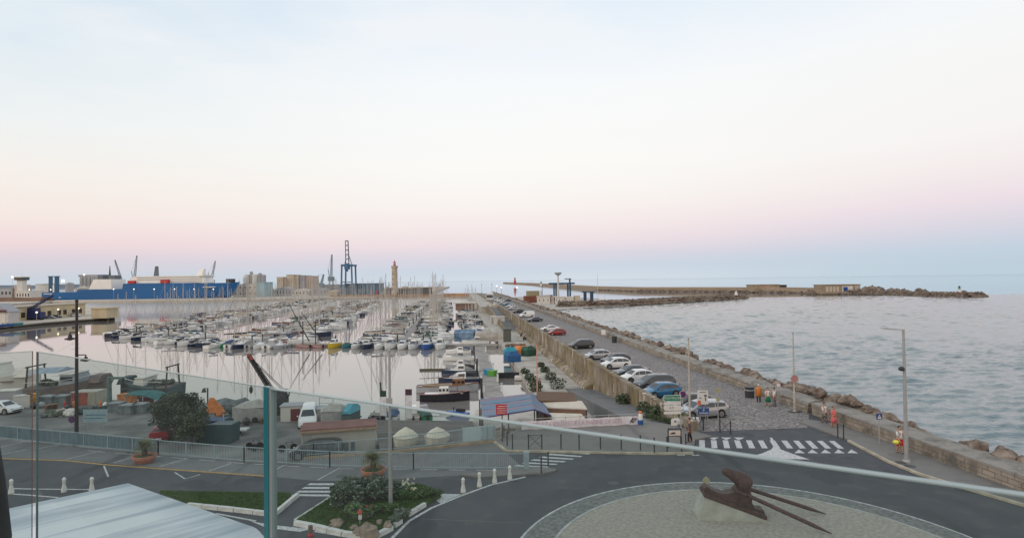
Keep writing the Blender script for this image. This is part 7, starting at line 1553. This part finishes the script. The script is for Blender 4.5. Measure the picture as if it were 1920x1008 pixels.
for i, (px, py, w) in enumerate(((212, 773, 1.5), (234, 777, 1.5), (257, 775, 1.4), (84, 759, 1.9), (110, 758, 1.7))):
    box_thing('net_bin', 'grey covered net bin on the fishing quay, %s' % ('%s from the tree' % nth(2 - i) if i < 3 else '%s of two by the lamp post' % ('left' if i == 3 else 'right')), 'bin', px, py, w, 1.0, 1.3, mat('net_bin_grey', (.14, .17, .18), .9, .3, 1.5), rad(rn.uniform(-8, 8)), group='grey net bins on the fishing quay', lid=mat('bin_lid_grey', (.24, .27, .28), .9, .2, 2))
for i, (px, py, m_) in enumerate(((116, 778, SALM), (130, 779, WHB), (100, 780, mat('net_heap', (0, 0, 0))), (160, 775, mat('dark_net', (.04, .07, .07), .95, .4, 3)), (190, 772, mat('dark_net', (0, 0, 0))), (300, 772, mat('dark_net', (0, 0, 0))), (345, 776, mat('net_heap', (0, 0, 0))), (420, 778, mat('dark_net', (0, 0, 0))), (440, 790, mat('dark_net', (0, 0, 0))))):
    o = thing('net_heap', 'low heap of nets and floats on the yard, %s from the left' % nth([2, 0, 1, 3, 4, 5, 6, 7, 8].index(i)), 'nets', G(px, py, ZQ), 0, 'net heaps in the yard'); mb = MB()
    for k in range(9): mb.rock((rn.uniform(-1.1, 1.1), rn.uniform(-.5, .5), rn.uniform(.15, .5)), (.5, .4, .35), rn, 6, 4)
    mb.build('nets', m_, o)
# green tarpaulin canopy
P = G(290, 762, ZQ); o = thing('tarpaulin_shelter', 'long teal tarpaulin slung over poles behind the dark tree', 'shelter', P, 0); k_ = P.y / FPX
zs_ = [(-42, 732.5), (-22, 732), (-8, 733), (6, 737), (20, 742), (32, 746)]
mb = MB().loft([[(x * k_, -1.6, HT(290, 762, y, ZQ) - .25), (x * k_, -1.6, HT(290, 762, y, ZQ) - .18), (x * k_, 0, HT(290, 762, y, ZQ)), (x * k_, 1.6, HT(290, 762, y, ZQ) - .18), (x * k_, 1.6, HT(290, 762, y, ZQ) - .25), (x * k_, 0, HT(290, 762, y, ZQ) - .07)] for x, y in zs_]); mb.build('tarpaulin', mat('teal_tarp', (.03, .13, .13), .85, .2, 2), o)
mb = MB()
for x, y in (zs_[0], zs_[2], zs_[5]): mb.cyl((x * k_, -1.5, 0), (x * k_, -1.5, HT(290, 762, y, ZQ) - .2), .05, n=6)
mb.build('poles', GREYM, o)
# orange bundle + grey tarps
o = thing('sail_bundle', 'orange folded sail standing on a trestle by the short quay lamp', 'sail bundle', G(400, 790, ZQ), 0); MB().loft([[(-.7, -.3, 1.0), (1.2, -.3, 1.0), (1.2, .3, 1.0), (-.7, .3, 1.0)], [(-.6, -.2, 1.8), (.8, -.2, 1.7), (.8, .2, 1.7), (-.6, .2, 1.8)], [(-.35, -.1, 2.6), (.0, -.1, 2.6), (.0, .1, 2.6), (-.35, .1, 2.6)]]).build('cloth', mat('orange_sail', (.55, .18, .05), .85, .25, 2), o)
mb = MB()
for x in (-.8, 1.0): mb.bar((x, -.5, 0), (x, 0, 1), .05, .05).bar((x, .5, 0), (x, 0, 1), .05, .05)
mb.bar((-1.0, 0, .97), (1.3, 0, .97), .08, .08).build('trestle', DARKM, o)
o = thing('covered_boat', 'boat on a trailer under a wrinkled grey tarpaulin in the yard', 'covered boat', G(432, 772, ZQ), rad(3)); mb = MB().loft([[(x, -w, .5), (x, -w * .9, .5 + h * .5), (x, 0, .5 + h), (x, w * .9, .5 + h * .5), (x, w, .5)] for x, w, h in ((-2.6, .5, .3), (-1.7, .9, .9), (-.6, 1.0, 1.2), (.6, 1.0, .9), (1.7, .8, 1.2), (2.7, .3, .5))]); mb.build('tarpaulin', mat('grey_green_tarp', (.12, .14, .15), .9, .3, 2), o); MB().bar((-3, 0, .45), (4.4, 0, .45), .2, .12).build('trailer', DARKM, o)
# parked boats on trailers right of the post / near the crane
def trailer_boat(label, px, py, L_, hm_, cov, rz): 
    o = thing('trailer_boat', label, 'boat on trailer', G(px, py, ZQ), rz); b_ = hullm(L_, L_ * .34, 1.45, .85, -.5, 9, .3); b_.build('hull', hm_, o)
    if cov: MB().loft([[(x * L_, -w * L_ * .17, 1.45 + .1), (x * L_, -w * L_ * .1, 1.5 + h), (x * L_, w * L_ * .1, 1.5 + h), (x * L_, w * L_ * .17, 1.45 + .1)] for x, w, h in ((-.5, .9, .3), (-.2, 1, .9), (.15, 1, .7), (.48, .15, .25))]).build('boat_cover', cov, o)
    MB().bar((-L_ * .4, 0, .5), (L_ * .6, 0, .5), .15, .12).bar((-L_ * .1, -L_ * .15, .45), (-L_ * .1, L_ * .15, .45), .12, .12).build('trailer', DARKM, o)
    for sy in (-1, 1): MB().cyl((-L_ * .1, sy * L_ * .17 - .08, .3), (-L_ * .1, sy * L_ * .17 + .08, .3), .3, n=10).build('wheel', RUBBER, o)
    return o
trailer_boat('white sheeted boat on a trailer left of the teal glass edge', 472, 790, 3.6, mat('sheeted_hull', (.34, .34, .33), .8), mat('white_sheet', (.42, .42, .40), .9, .15, 2), rad(200))
trailer_boat('boat under a crumpled white sheet near the red doored shed', 632, 797, 3.2, mat('sheeted_hull', (0, 0, 0)), mat('white_sheet', (0, 0, 0)), rad(10))
trailer_boat('dark hulled boat under a turquoise cover at the quay edge', 662, 797, 3.3, mat('dark_teal_hull', (.05, .09, .09), .7), mat('turquoise_cover', (.07, .30, .38), .7, .1, 2), rad(80))
for i, (px, py, w, lab) in enumerate(((543, 790, 2.2, 'low white shed with a dark red door left of the white van'), (600, 797, 1.6, 'low white shed with a dark red door right of the white van'))):
    o = thing('net_shed', lab, 'shed', G(px, py, ZQ) + Vector((0, 1, 0)), rad(8)); MB().box((0, 0, .8), (w, 1.8, 1.6)).build('wall', WHB, o); MB().box((0, 0, 1.66), (w + .2, 2.0, .1)).build('roof', GREYB, o); MB().box((w * .2, -.92, .7), (w * .45, .05, 1.3)).build('door', mat('dark_red_door', (.14, .025, .03), .6), o)
# fishing crane
P = G(527, 776, ZQ); k_ = P.y / FPX; o = thing('fishing_crane', 'dark lattice boom crane with a red tip leaning over the harbour', 'crane', P, 0); z_ = lambda y: HT(527, 776, y, ZQ); x_ = lambda x: (x - 527) * k_
mb = MB().loft([[(x_(513), -.7, 0), (x_(537), -.7, 0), (x_(537), .7, 0), (x_(513), .7, 0)], [(x_(515), -.6, z_(745)), (x_(538), -.6, z_(745)), (x_(538), .6, z_(745)), (x_(515), .6, z_(745))], [(x_(518), -.4, z_(729)), (x_(534), -.4, z_(729)), (x_(534), .4, z_(729)), (x_(518), .4, z_(729))]]); mb.build('body', mat('crane_dark', (.035, .045, .045), .8, .3, 3), o)
lattice(MB(), (x_(516), 0, z_(742)), (x_(467), 0, z_(665)), .55, 12, .045, .6).cyl((x_(516), 0, z_(742)), (x_(469), 0, z_(668)), .17, .10, 6).build('boom', mat('crane_dark', (0, 0, 0)), o)
MB().cyl((x_(473), 0, z_(674)), (x_(466), 0, z_(663)), .26, .16, 8).build('boom_tip', mat('crane_red', (.30, .05, .04), .6), o)
MB().cyl((x_(471), 0, z_(671)), (x_(528), 0, z_(729)), .035, n=4).cyl((x_(470), .15, z_(669)), (x_(533), .15, z_(731)), .035, n=4).cyl((x_(468), 0, z_(668)), (x_(471), 0, z_(722)), .018, n=4).build('cables', DARKM, o); MB().lathe([(.05, 0), (.2, -.25), (.2, -.6), (.05, -.9)], (x_(471), 0, z_(722)), 8).build('hook', DARKM, o)
mb = MB(); mb.loft([[(x_(536) + .45 * math.cos(a) * q, y, z_(737) + .55 * math.sin(a) * q) for a in [2 * math.pi * i / 12 for i in range(12)]] for q, y in ((1, -.1), (1, .1), (.8, .1), (.8, -.1))], False); mb.build('winch_wheel', DARKM, o)
# small workboats at the embankment
for i, (px, py, L_, hm_, cov, lab) in enumerate(((712, 783, 4.6, mat('black_hull', (0, 0, 0)), None, 'dark cluttered workboat at the embankment below the green topped banner'), (738, 784, 4.2, GELW, 'blue', 'small blue covered boat at the embankment'), (774, 785, 4.6, SALM, None, 'small salmon coloured boat at the embankment'), (796, 784, 4.0, GREEN, 'green', 'small green covered boat at the embankment'))):
    o = openboat(hm_, DECK, L_, cov); o.location = G(px, py, ZW); o.rotation_euler = (0, 0, rad(85 + 8 * i)); tag(o, lab, 'boat', 'small boats at the embankment')
    MB().box((.3, 0, 1.1), (1.2, 1.0, .8), 0, (.8, .8)).build('cabin', GELW if i % 2 == 0 else GREYB, o)
o = thing('antenna_mast', 'white radio frame with antennas behind the red doored shed', 'antenna', G(612, 786, ZQ), 0); H = HT(612, 786, 744, ZQ)
mb = MB()
for sx in (-.75, .75): mb.cyl((sx, 0, 0), (sx, 0, H), .04, n=5)
for z in (.6, 1.2, 1.8, 2.4): mb.bar((-.75, 0, z), (.75, 0, z), .04, .04)
mb.build('frame', GREYM, o); MB().lathe([(.5, H - .1), (.5, H + .05), (.05, H + .15)], n=10).build('radar_dome', WHB, o)
# rolled-up dark cover / skip
P = G(400, 832, ZQ); o = thing('skip', 'dark teal curved skip with a pale rim beside the dark tree', 'skip', P, rad(-3)); k_ = P.y / FPX; w = 34 * k_
h = HT(400, 832, 796, ZQ); MB().prof([(-w, 0), (-w * 1.0, h * .35), (-w * .8, h * .62), (-w * .45, h * .92), (-w * .2, h), (w, h), (w * .95, 0)], 0, 1.7).build('body', mat('skip_teal', (.015, .055, .065), .5, .15, 1.5), o); MB().prof([(-w * .82, h * .64), (-w * .47, h * .95), (-w * .2, h + .03), (w + .02, h + .03), (w + .02, h + .11), (-w * .22, h + .11), (-w * .5, h * 1.0), (-w * .86, h * .68)], -.06, .06).build('rim', mat('skip_rim', (.17, .24, .27), .5), o)
box_thing('storage_box', 'deep blue low container just behind the dark skip', 'container', 385, 815, 3.2, 1.3, 1.6, mat('box_deep_blue', (.02, .06, .15), .6))
o = thing('flatbed_trailer', 'small white flatbed trailer right of the dark skip', 'trailer', G(441, 814, ZQ), rad(4)); MB().box((0, 0, .5), (2.4, 1.2, .12)).build('bed', WHB, o); MB().bar((-.8, -.4, .5), (-1.0, -.4, 2.2), .05, .06).build('stake', WHB, o)
for sy in (-.65, .65): MB().cyl((.2, sy - .07, .28), (.2, sy + .07, .28), .28, n=10).build('wheel', RUBBER, o)
for i, (px, py) in enumerate(((478, 842), (488, 845), (540, 846))):
    o = thing('bicycle', 'dark bicycle leaning by the railing, %s from the left' % nth(i), 'bicycle', G(px, py, ZQ), rad(10 * i), 'bicycles in the yard')
    for x in (-.5, .5): MB().lathe([(.33, -.02), (.33, .02), (.29, .02), (.29, -.02)], n=16).build('wheel', RUBBER, o); w_ = o.children[-1]; w_.location = (x, 0, .33); w_.rotation_euler = (rad(90), 0, 0)
    MB().tube([(-.5, 0, .33), (-.15, 0, .85), (.4, 0, .85), (.5, 0, .33)], .02, 5).tube([(-.15, 0, .85), (0, 0, .33), (.4, 0, .85)], .02, 5).cyl((.4, -.22, 1.0), (.4, .22, 1.0), .02, n=5).build('frame', DARKM, o)
pcar = put_car('hatch', 'red', 303, 824, rad(100), 'small red car half hidden under the dark tree', 'vehicles in the yard', ZQ)

# ---- the dark tree
def tree(label, P, h, w, blobs, leaf, n, mats_, trunk_r=.16, seed=1):
    rnd = random.Random(seed); o = thing('tree', label, 'tree', P, 0); mb = MB(); ends = []
    mb.cyl((0, 0, 0), (.1, 0, h * .35), trunk_r, trunk_r * .7, 8)
    cm = MB()
    for k in range(blobs):
        a = rnd.uniform(0, 6.28); r_ = w / 2 * math.sqrt(rnd.random()) * .85; z = h * rnd.uniform(.36, .86) - abs(r_) * .15; c = (r_ * math.cos(a), r_ * math.sin(a) * .8, z)
        mb.cyl((.1, 0, h * .33), c, trunk_r * .45, .02, 5); s_ = rnd.uniform(.5, .95); leafcloud(cm, c, w * .17 * s_ + .15, w * .17 * s_ + .15, h * .13 * s_ + .1, n // blobs, leaf, rnd, 3, .2)
    mb.build('trunk', BARK, o); cm.build('crown', mats_, o); return o
tree('dark bushy tree in the yard between the blue board and the skip', G(325, 832, ZQ) + Vector((0, 1.0, 0)), 5.0, 5.2, 70, .13, 11000, [LF[0], LF[1], mat('leaf_greydark', (.06, .075, .06), .8, .3, 4)], .16, 4)
tree('lower part of the dark tree row, drooping beside the skip', G(352, 838, ZQ) + Vector((0, .6, 0)), 3.4, 3.0, 30, .12, 5200, LF, .1, 9)
# ---- cycads in terracotta pots
TERR = mat('terracotta', (.40, .17, .11), .8, .15, 3)
def cycad(label, px, py, z, k, seed):
    rnd = random.Random(seed); o = thing('potted_palm', label, 'potted palm', G(px, py, z), 0, 'sago palms in terracotta pots', k)
    MB().lathe([(.48, 0), (.56, .05), (.66, .28), (.72, .34), (.70, .36), (.74, .44), (.76, .50), (.66, .50), (.64, .42)], n=24).build('pot', TERR, o, True); MB().lathe([(.64, .40), (.3, .46), (.05, .47)], n=14).build('soil', SOIL, o)
    MB().lathe([(.16, .4), (.19, .7), (.12, .95)], n=10).build('trunk', BARK, o); mb = MB()
    for i in range(46):
        a = rnd.uniform(0, 6.28); el = rnd.uniform(.1, 1.3); L_ = rnd.uniform(.75, 1.05); pts = []
        for j in range(9):
            u = j / 8; e = el - u * u * 1.5; pts.append(Vector((0, 0, .95)) if j == 0 else pts[-1] + Vector((math.cos(a) * math.cos(e), math.sin(a) * math.cos(e), math.sin(e))) * L_ / 8)
        sd_ = Vector((-math.sin(a), math.cos(a), 0)); mb.m(rnd.randrange(3))
        for j in range(1, 9):
            for sg in (-1, 1):
                w_ = .24 * math.sin(math.pi * min(1, (j + .3) / 8.6)) + .03; p = pts[j]; d_ = (pts[j] - pts[j - 1]).normalized(); tip = p + sd_ * sg * w_ + d_ * .09 + Vector((0, 0, .03)); mb.add([p, p + d_ * .035, tip], [(0, 1, 2)]); q = (pts[j] + pts[j - 1]) / 2; mb.add([q, q + d_ * .035, q + sd_ * sg * w_ + d_ * .09], [(0, 1, 2)])
        mb.add([pts[0], pts[0] + sd_ * .02, pts[-1]], [(0, 1, 2)])
    mb.build('fronds', [mat('frond_olive', (.10, .12, .04), .6, .2, 5), mat('frond_green', (.05, .08, .03), .6, .2, 5), mat('frond_yellow', (.16, .14, .05), .6, .2, 5)], o); return o
cycad('sago palm in an oval terracotta pot at the left of the parking strip', 271, 866, 0, 1.0, 2); cycad('sago palm in a terracotta pot beside the planted lamp post', 700, 893, 0, 1.0, 3)
# ---- planting of the islands
rg = random.Random(9)
def in_poly(x, y, P):
    c = False; n = len(P)
    for i in range(n):
        x1, y1 = P[i]; x2, y2 = P[(i + 1) % n]
        if (y1 > y) != (y2 > y) and x < (x2 - x1) * (y - y1) / (y2 - y1) + x1: c = not c
    return c
def grass(name, label, pix, n, h, mats_):
    P = [tuple(G(x, y))[:2] for x, y in pix]; x0, x1 = min(p[0] for p in P), max(p[0] for p in P); y0, y1 = min(p[1] for p in P), max(p[1] for p in P); mb = MB(); k = 0
    while k < n:
        x, y = rg.uniform(x0, x1), rg.uniform(y0, y1)
        if not in_poly(x, y, P): continue
        k += 1; a = rg.uniform(0, 6.28); w_ = rg.uniform(.012, .03); hh_ = h * rg.uniform(.5, 1.3); mb.m(rg.randrange(len(mats_)))
        mb.add([(x - w_ * math.cos(a), y - w_ * math.sin(a), .13), (x + w_ * math.cos(a), y + w_ * math.sin(a), .13), (x + rg.uniform(-.06, .06), y + rg.uniform(-.06, .06), .13 + hh_)], [(0, 1, 2)])
    return tag(mb.build(name, mats_), label, 'grass', None, 'stuff')
grass('grass', 'short green grass on the left kerbed island', bed1, 26000, .10, [LV[0], LV[1], GRASSM]); grass('grass', 'short green grass on the planted island', bed2, 26000, .12, [LV[0], LV[1], GRASSM])
def bush(label, px, py, w, d_, h, n, leaf, mats_, nm='shrub'):
    o = thing(nm, label, 'shrub', G(px, py, .13), 0, 'shrubs on the planted island'); mb = MB()
    for k in range(9): leafcloud(mb, (rg.uniform(-.7, .7) * w, rg.uniform(-.7, .7) * d_, h * rg.uniform(.35, .72)), w * .42, d_ * .42, h * .32, n // 9, leaf, rg, len(mats_), .1)
    mb.build('foliage', mats_, o); mb = MB()
    for k in range(7): mb.cyl((rg.uniform(-.2, .2) * w, rg.uniform(-.2, .2) * d_, 0), (rg.uniform(-.8, .8) * w, rg.uniform(-.8, .8) * d_, h * .7), .025, .008, 4)
    mb.build('stems', BARK, o)
bush('large grey green shrub at the left of the planted island', 655, 948, 1.1, 1.0, 1.55, 3800, .085, LG); bush('grey green shrub in the middle of the planted island', 700, 940, 1.2, 1.0, 1.35, 3800, .085, LG)
bush('wide low sage shrub behind the lamp post', 725, 925, 1.4, .8, .75, 2600, .08, LG); bush('spreading green shrub with reedy leaves at the front of the island', 668, 975, .9, .6, .8, 2200, .10, [LV[0], LV[1], LG[0]])
bush('low green shrub right of the lamp post', 770, 934, 1.3, .8, .55, 2400, .08, [LV[0], LV[1], LF[1]]); bush('low green ground shrub at the right tip of the island', 803, 928, 1.0, .5, .42, 1600, .07, [LV[0], LV[1], LF[1]])
bush('pale grey cushion plant beside the white kerb', 751, 975, .55, .45, .55, 1300, .06, [LG[1], LG[0], mat('leaf_silver', (.20, .24, .21), .8)]); bush('low green shrub in front of the lamp post', 712, 962, .9, .5, .5, 1700, .08, [LV[0], LV[1], LF[1]])
ROCKP = mat('garden_rock', (.25, .20, .16), .9, .3, 1.5, bump=.5)
for i, (px, py, s_, lab) in enumerate(((631, 981, .33, 'leftmost'), (664, 989, .22, 'second from the left'), (675, 996, .26, 'third from the left'), (692, 998, .55, 'largest brown'), (711, 979, .22, 'pale'), (727, 984, .26, 'rightmost'))):
    ob = MB().rock((0, 0, 0), (s_, s_ * .8, s_ * .75), random.Random(i), 9, 7).build('garden_rock', ROCKP, loc=G(px, py, .14 + s_ * .3)); tag(ob, 'rounded garden rock at the front of the planted island, %s' % lab, 'rock', 'rocks on the planted island')
o = thing('flower_clump', 'clump of white flowers on stalks at the right of the island', 'flowers', G(768, 938, .13), 0); mb = MB(); ms = MB()
for k in range(16): x, y, z = rg.uniform(-.35, .35), rg.uniform(-.2, .2), rg.uniform(.6, 1.15); ms.cyl((x * .4, y * .4, 0), (x, y, z), .008, n=3); leafcloud(mb, (x, y, z), .07, .07, .06, 9, .06, rg, 1, 0)
mb.build('blossoms', mat('petal_cream', (.62, .60, .48), .8), o); ms.build('stalks', LV[0], o)
o = thing('lily_clump', 'small clump of red flowers beside the little red and white sign', 'flowers', G(690, 972, .13), 0); mb = MB(); ms = MB()
for k in range(6): x, y, z = rg.uniform(-.2, .2), rg.uniform(-.15, .15), rg.uniform(.4, .7); ms.cyl((x * .4, y * .4, 0), (x, y, z), .008, n=3); leafcloud(mb, (x, y, z), .04, .04, .04, 6, .04, rg, 1, 0)
mb.build('blossoms', RED, o); ms.build('stalks', LV[0], o)
o = thing('marker_post', 'red and white striped marker post at the bottom edge of the street', 'post', G(582, 1006), 0); MB().cyl((0, 0, 0), (0, 0, .55), .10, n=10).build('post', mat('marker_brown', (.16, .11, .09), .8), o); MB().ball((0, 0, .10), .13, 8, 6).build('reflector', RED, o)
# ---- weeds and tufts on the gravel island
grass('weeds', 'sparse dry weeds along the foot of the old wall near the dinghy', [(1205, 786), (1268, 798), (1262, 792), (1215, 781)], 1500, .28, [LF[2], LF[1]])

# ================================================================== THE TERRACE: glass balustrade, fabric roof, parasol
def glass_mat():
    m = D.materials.new('tinted_glass'); m.use_nodes = True; t = m.node_tree; t.nodes.clear(); out = t.nodes.new('ShaderNodeOutputMaterial')
    tr = t.nodes.new('ShaderNodeBsdfTransparent'); tr.inputs[0].default_value = (.72, .80, .79, 1)
    gl = t.nodes.new('ShaderNodeBsdfGlossy'); gl.inputs['Roughness'].default_value = .02; gl.inputs[0].default_value = (.9, .95, 1, 1)
    df = t.nodes.new('ShaderNodeBsdfDiffuse'); df.inputs[0].default_value = (.55, .62, .62, 1)
    fr = t.nodes.new('ShaderNodeFresnel'); fr.inputs[0].default_value = 1.45
    tc_ = t.nodes.new('ShaderNodeTexCoord'); n = t.nodes.new('ShaderNodeTexNoise'); n.inputs['Scale'].default_value = 2.2; n.inputs['Detail'].default_value = 6; t.links.new(tc_.outputs['Object'], n.inputs[0])
    mr = t.nodes.new('ShaderNodeMapRange'); mr.inputs[1].default_value = .35; mr.inputs[2].default_value = .8; mr.inputs[3].default_value = .015; mr.inputs[4].default_value = .055; t.links.new(n.outputs[0], mr.inputs[0])
    m1_ = t.nodes.new('ShaderNodeMixShader'); t.links.new(mr.outputs[0], m1_.inputs[0]); t.links.new(tr.outputs[0], m1_.inputs[1]); t.links.new(df.outputs[0], m1_.inputs[2])
    k = t.nodes.new('ShaderNodeMath'); k.operation = 'MULTIPLY'; k.inputs[1].default_value = .38; t.links.new(fr.outputs[0], k.inputs[0])
    m2_ = t.nodes.new('ShaderNodeMixShader'); t.links.new(k.outputs[0], m2_.inputs[0]); t.links.new(m1_.outputs[0], m2_.inputs[1]); t.links.new(gl.outputs[0], m2_.inputs[2]); t.links.new(m2_.outputs[0], out.inputs[0])
    return m
GLM = glass_mat(); EDGE = mat('glass_edge_pale', (.22, .29, .29), .25, .05, 3); EDGET = mat('glass_edge_teal', (.01, .13, .16), .2, .05, 3); GFR = mat('steel_profile', (.30, .31, .31), .4, .05, 3, metal=.6)
ZT = CAM_H - .5; BOT = CAM_H - 2.4
def P_(px, py): d_ = ray(px, py); t_ = (ZT - CAM_H) / d_.z; return Vector((d_.x * t_, d_.y * t_, ZT))
def panel(label, a, b_, th=.018, e0=EDGE, e1=EDGE, ext=None):
    a = Vector((a.x, a.y, 0)); b_ = Vector((b_.x, b_.y, 0)); L_ = (b_ - a).length; o = thing('glass_panel', label, 'glass panel', (a.x, a.y, BOT), math.atan2((b_ - a).y, (b_ - a).x), 'balustrade glass panels'); h = ZT - BOT
    # a single pane sheet tints once; its cut edges are solid pale strips
    MB().add([(.006, 0, 0), (L_ - .006, 0, 0), (L_ - .006, 0, h - .004), (.006, 0, h - .004)], [(0, 1, 2, 3)]).build('pane', GLM, o)
    MB().bb(0, L_, -th / 2, th / 2, h - .004, h).build('top_edge', EDGE, o); MB().bb(0, .006, -th / 2, th / 2, 0, h - .0045).build('side_edge', e0, o); MB().bb(L_ - .006, L_, -th / 2, th / 2, 0, h - .0045).build('side_edge', e1, o)
    return o
p70 = P_(70, 658.5); p498 = P_(499, 724.5); p512 = P_(512, 727.5); p1920 = P_(1921, 925)
panel('tinted glass balustrade panel between the thin left gap and the teal edge', p70, p498, .014, mat('glass_edge_slate', (.10, .15, .15), .3), EDGET)
d_ = (p1920 - p512).normalized(); panel('long glass balustrade panel running to the right edge of the view', p512, p1920 + d_ * .6, .030)
p62 = P_(62, 657.5); p0 = P_(0, 661.5); d_ = (p0 - p62).normalized(); panel('glass balustrade panel at the far left edge', p62, p62 + d_ * 1.4, .018, mat('glass_edge_brown', (.12, .09, .08), .3))
# the gap with the teal return edge
o = thing('balustrade_joint', 'teal edged steel joint between two glass panels', 'joint', ((p498.x + p512.x) / 2, (p498.y + p512.y) / 2, BOT), math.atan2((p512 - p498).y, (p512 - p498).x)); h = ZT - BOT; w = (p512 - p498).length
MB().bb(-w / 2 - .004, w * .12, -.012, .012, 0, h + .003).build('teal_strip', EDGET, o); MB().bb(w * .16, w / 2 + .003, -.010, .010, 0, h + .002).build('steel_strip', GFR, o)
# fabric roof below the terrace
def Q(px, py, z): return G(px, py, z)
zr = CAM_H - 3.2; c1 = Q(240, 908.5, zr); c2 = Q(497, 999, zr); c0 = Q(0, 961, zr)
u1 = (c0 - c1).normalized(); u2 = (c2 - c1).normalized(); L1_ = 4.5; L2_ = (c2 - c1).length
o = thing('fabric_roof', 'pale ribbed canvas roof below the terrace at the lower left', 'canopy', (c1.x, c1.y, zr - 2.4), 0); oc = Vector(o.location)
N, M_ = 60, 8; pts = []
for j in range(M_ + 1):
    for i in range(N + 1):
        p = c1 + u1 * L1_ * j / M_ + u2 * L2_ * i / N; z = min(1, j * .35) * (.030 * math.sin(i / N * 2 * math.pi * 6.5 + .3 * math.sin(j * .9)) + .004 * math.sin(i * 2.1 + j)) - (.10 * max(0, (i / N - .93) / .07) ** 2); pts.append(tuple(p - oc + Vector((0, 0, z))))
fs = [(j * (N + 1) + i, j * (N + 1) + i + 1, (j + 1) * (N + 1) + i + 1, (j + 1) * (N + 1) + i) for j in range(M_) for i in range(N)]
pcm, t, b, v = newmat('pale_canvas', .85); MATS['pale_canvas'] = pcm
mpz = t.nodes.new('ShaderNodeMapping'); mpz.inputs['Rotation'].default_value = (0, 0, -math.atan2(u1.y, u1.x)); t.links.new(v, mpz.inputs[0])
t.links.new(addmix(t, noise(t, mpz.outputs[0], 3.6, 3, .42, .60, (.10, 1, 1)), (.68, .71, .73), (.43, .48, .52)), b.inputs['Base Color'])  # darker bands painted along the ribs, for rib shading as well as grime
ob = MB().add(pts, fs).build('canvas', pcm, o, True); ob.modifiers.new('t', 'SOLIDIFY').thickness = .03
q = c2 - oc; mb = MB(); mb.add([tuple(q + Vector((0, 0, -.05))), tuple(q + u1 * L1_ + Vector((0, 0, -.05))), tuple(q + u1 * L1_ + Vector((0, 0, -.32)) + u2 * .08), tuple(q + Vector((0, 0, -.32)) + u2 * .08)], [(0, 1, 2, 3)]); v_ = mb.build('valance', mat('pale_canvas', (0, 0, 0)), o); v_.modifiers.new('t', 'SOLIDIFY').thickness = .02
mb = MB()
for p in (c1, c2, c1 + u1 * L1_, c2 + u1 * L1_): r_ = p - oc; mb.cyl((r_.x * .98, r_.y * .98, -6), (r_.x * .98, r_.y * .98, r_.z - .06), .05, n=8)
mb.build('posts', GFR, o)
# folded dark parasol at the far left
Pp = AT(2, 960, 5.6); o = thing('folded_parasol', 'folded black parasol at the far left edge beyond the glass', 'parasol', (Pp.x - .10, Pp.y, Pp.z - 1.6), 0); kk = 5.6 / FPX
MB().lathe([(.02, 0), (.10, .9), (.16, 1.35), (.11, 1.9), (.06, 2.28), (.02, 2.34)], n=12).build('canvas', mat('black_parasol', (.012, .012, .014), .8, .3, 4), o, True); MB().cyl((0, 0, -4), (0, 0, 2.4), .02, n=8).build('pole', DARKM, o)

# assorted gear on the fishing quay: drums, buoys, pallets, trestles, each a thing
rq = random.Random(21); GEAR = [('oil_drum', 'drum'), ('float_ball', 'float'), ('pallet_stack', 'pallets'), ('gas_bottle', 'bottle')]
spots_ = [(78, 764), (96, 766), (122, 763), (128, 768), (141, 766), (188, 762), (199, 764), (222, 765), (247, 766), (281, 765), (296, 768), (322, 766), (338, 770), (352, 774), (373, 776), (384, 784), (412, 783), (424, 787), (447, 784), (456, 779), (462, 796), (492, 786), (500, 792), (352, 783), (20, 768), (64, 766), (306, 778), (330, 782)]
for i, (px, py) in enumerate(spots_):
    k_, cat_ = GEAR[rq.randrange(4)]; cn_, m_ = rq.choice([('orange', ORANGE), ('white', WHITE), ('blue', BLUE), ('grey', GREYB), ('black', DARKM), ('pale brown', TEAKD), ('red', RED)])
    o = thing(k_, '%s %s on the fishing quay, %s from the left' % (cn_, k_.replace('_', ' '), nth(sorted(spots_).index((px, py)))), cat_, G(px, py, ZQ), rq.uniform(0, 1), 'gear lying on the fishing quay')
    if k_ == 'oil_drum': MB().lathe([(.28, 0), (.30, .02), (.29, .3), (.30, .32), (.29, .6), (.30, .88), (.26, .9)], n=12).build('drum', m_, o)
    elif k_ == 'float_ball': MB().ball((0, 0, .38), .38, 10, 7).build('float', m_, o); MB().cyl((0, 0, .74), (0, 0, .86), .06, n=6).build('eyelet', DARKM, o)
    elif k_ == 'pallet_stack':
        mb = MB()
        for z in range(4):
            mb.box((0, 0, .07 + z * .16), (1.2, .9, .03))
            for x in (-.5, 0, .5): mb.box((x, 0, .01 + z * .16), (.1, .9, .09))
        mb.build('pallets', WOOD, o); o['label'] = o['label'].replace(cn_ + ' pallet', 'brown pallet')
    else: MB().lathe([(.15, 0), (.16, .05), (.16, .55), (.08, .7), (.05, .8)], n=10).build('bottle', m_, o)

# the hotel terrace the balustrade stands on, below and behind the viewer
fl_ = [p0 + (p0 - p62) * 2, p62, p70, p512, p1920 + (p1920 - p512).normalized() * .8]
hp_ = [(p.x, p.y) for p in fl_] + [(4.5, -14), (-9, -14)]
o = thing('hotel', 'pale hotel building carrying the glass edged terrace', 'building', (0, 0, 0)); MB().prism(hp_, 0, BOT - .15).build('wall', CREAM, o); MB().prism(hp_, BOT - .149, BOT - .004).build('terrace_slab', CONC, o)
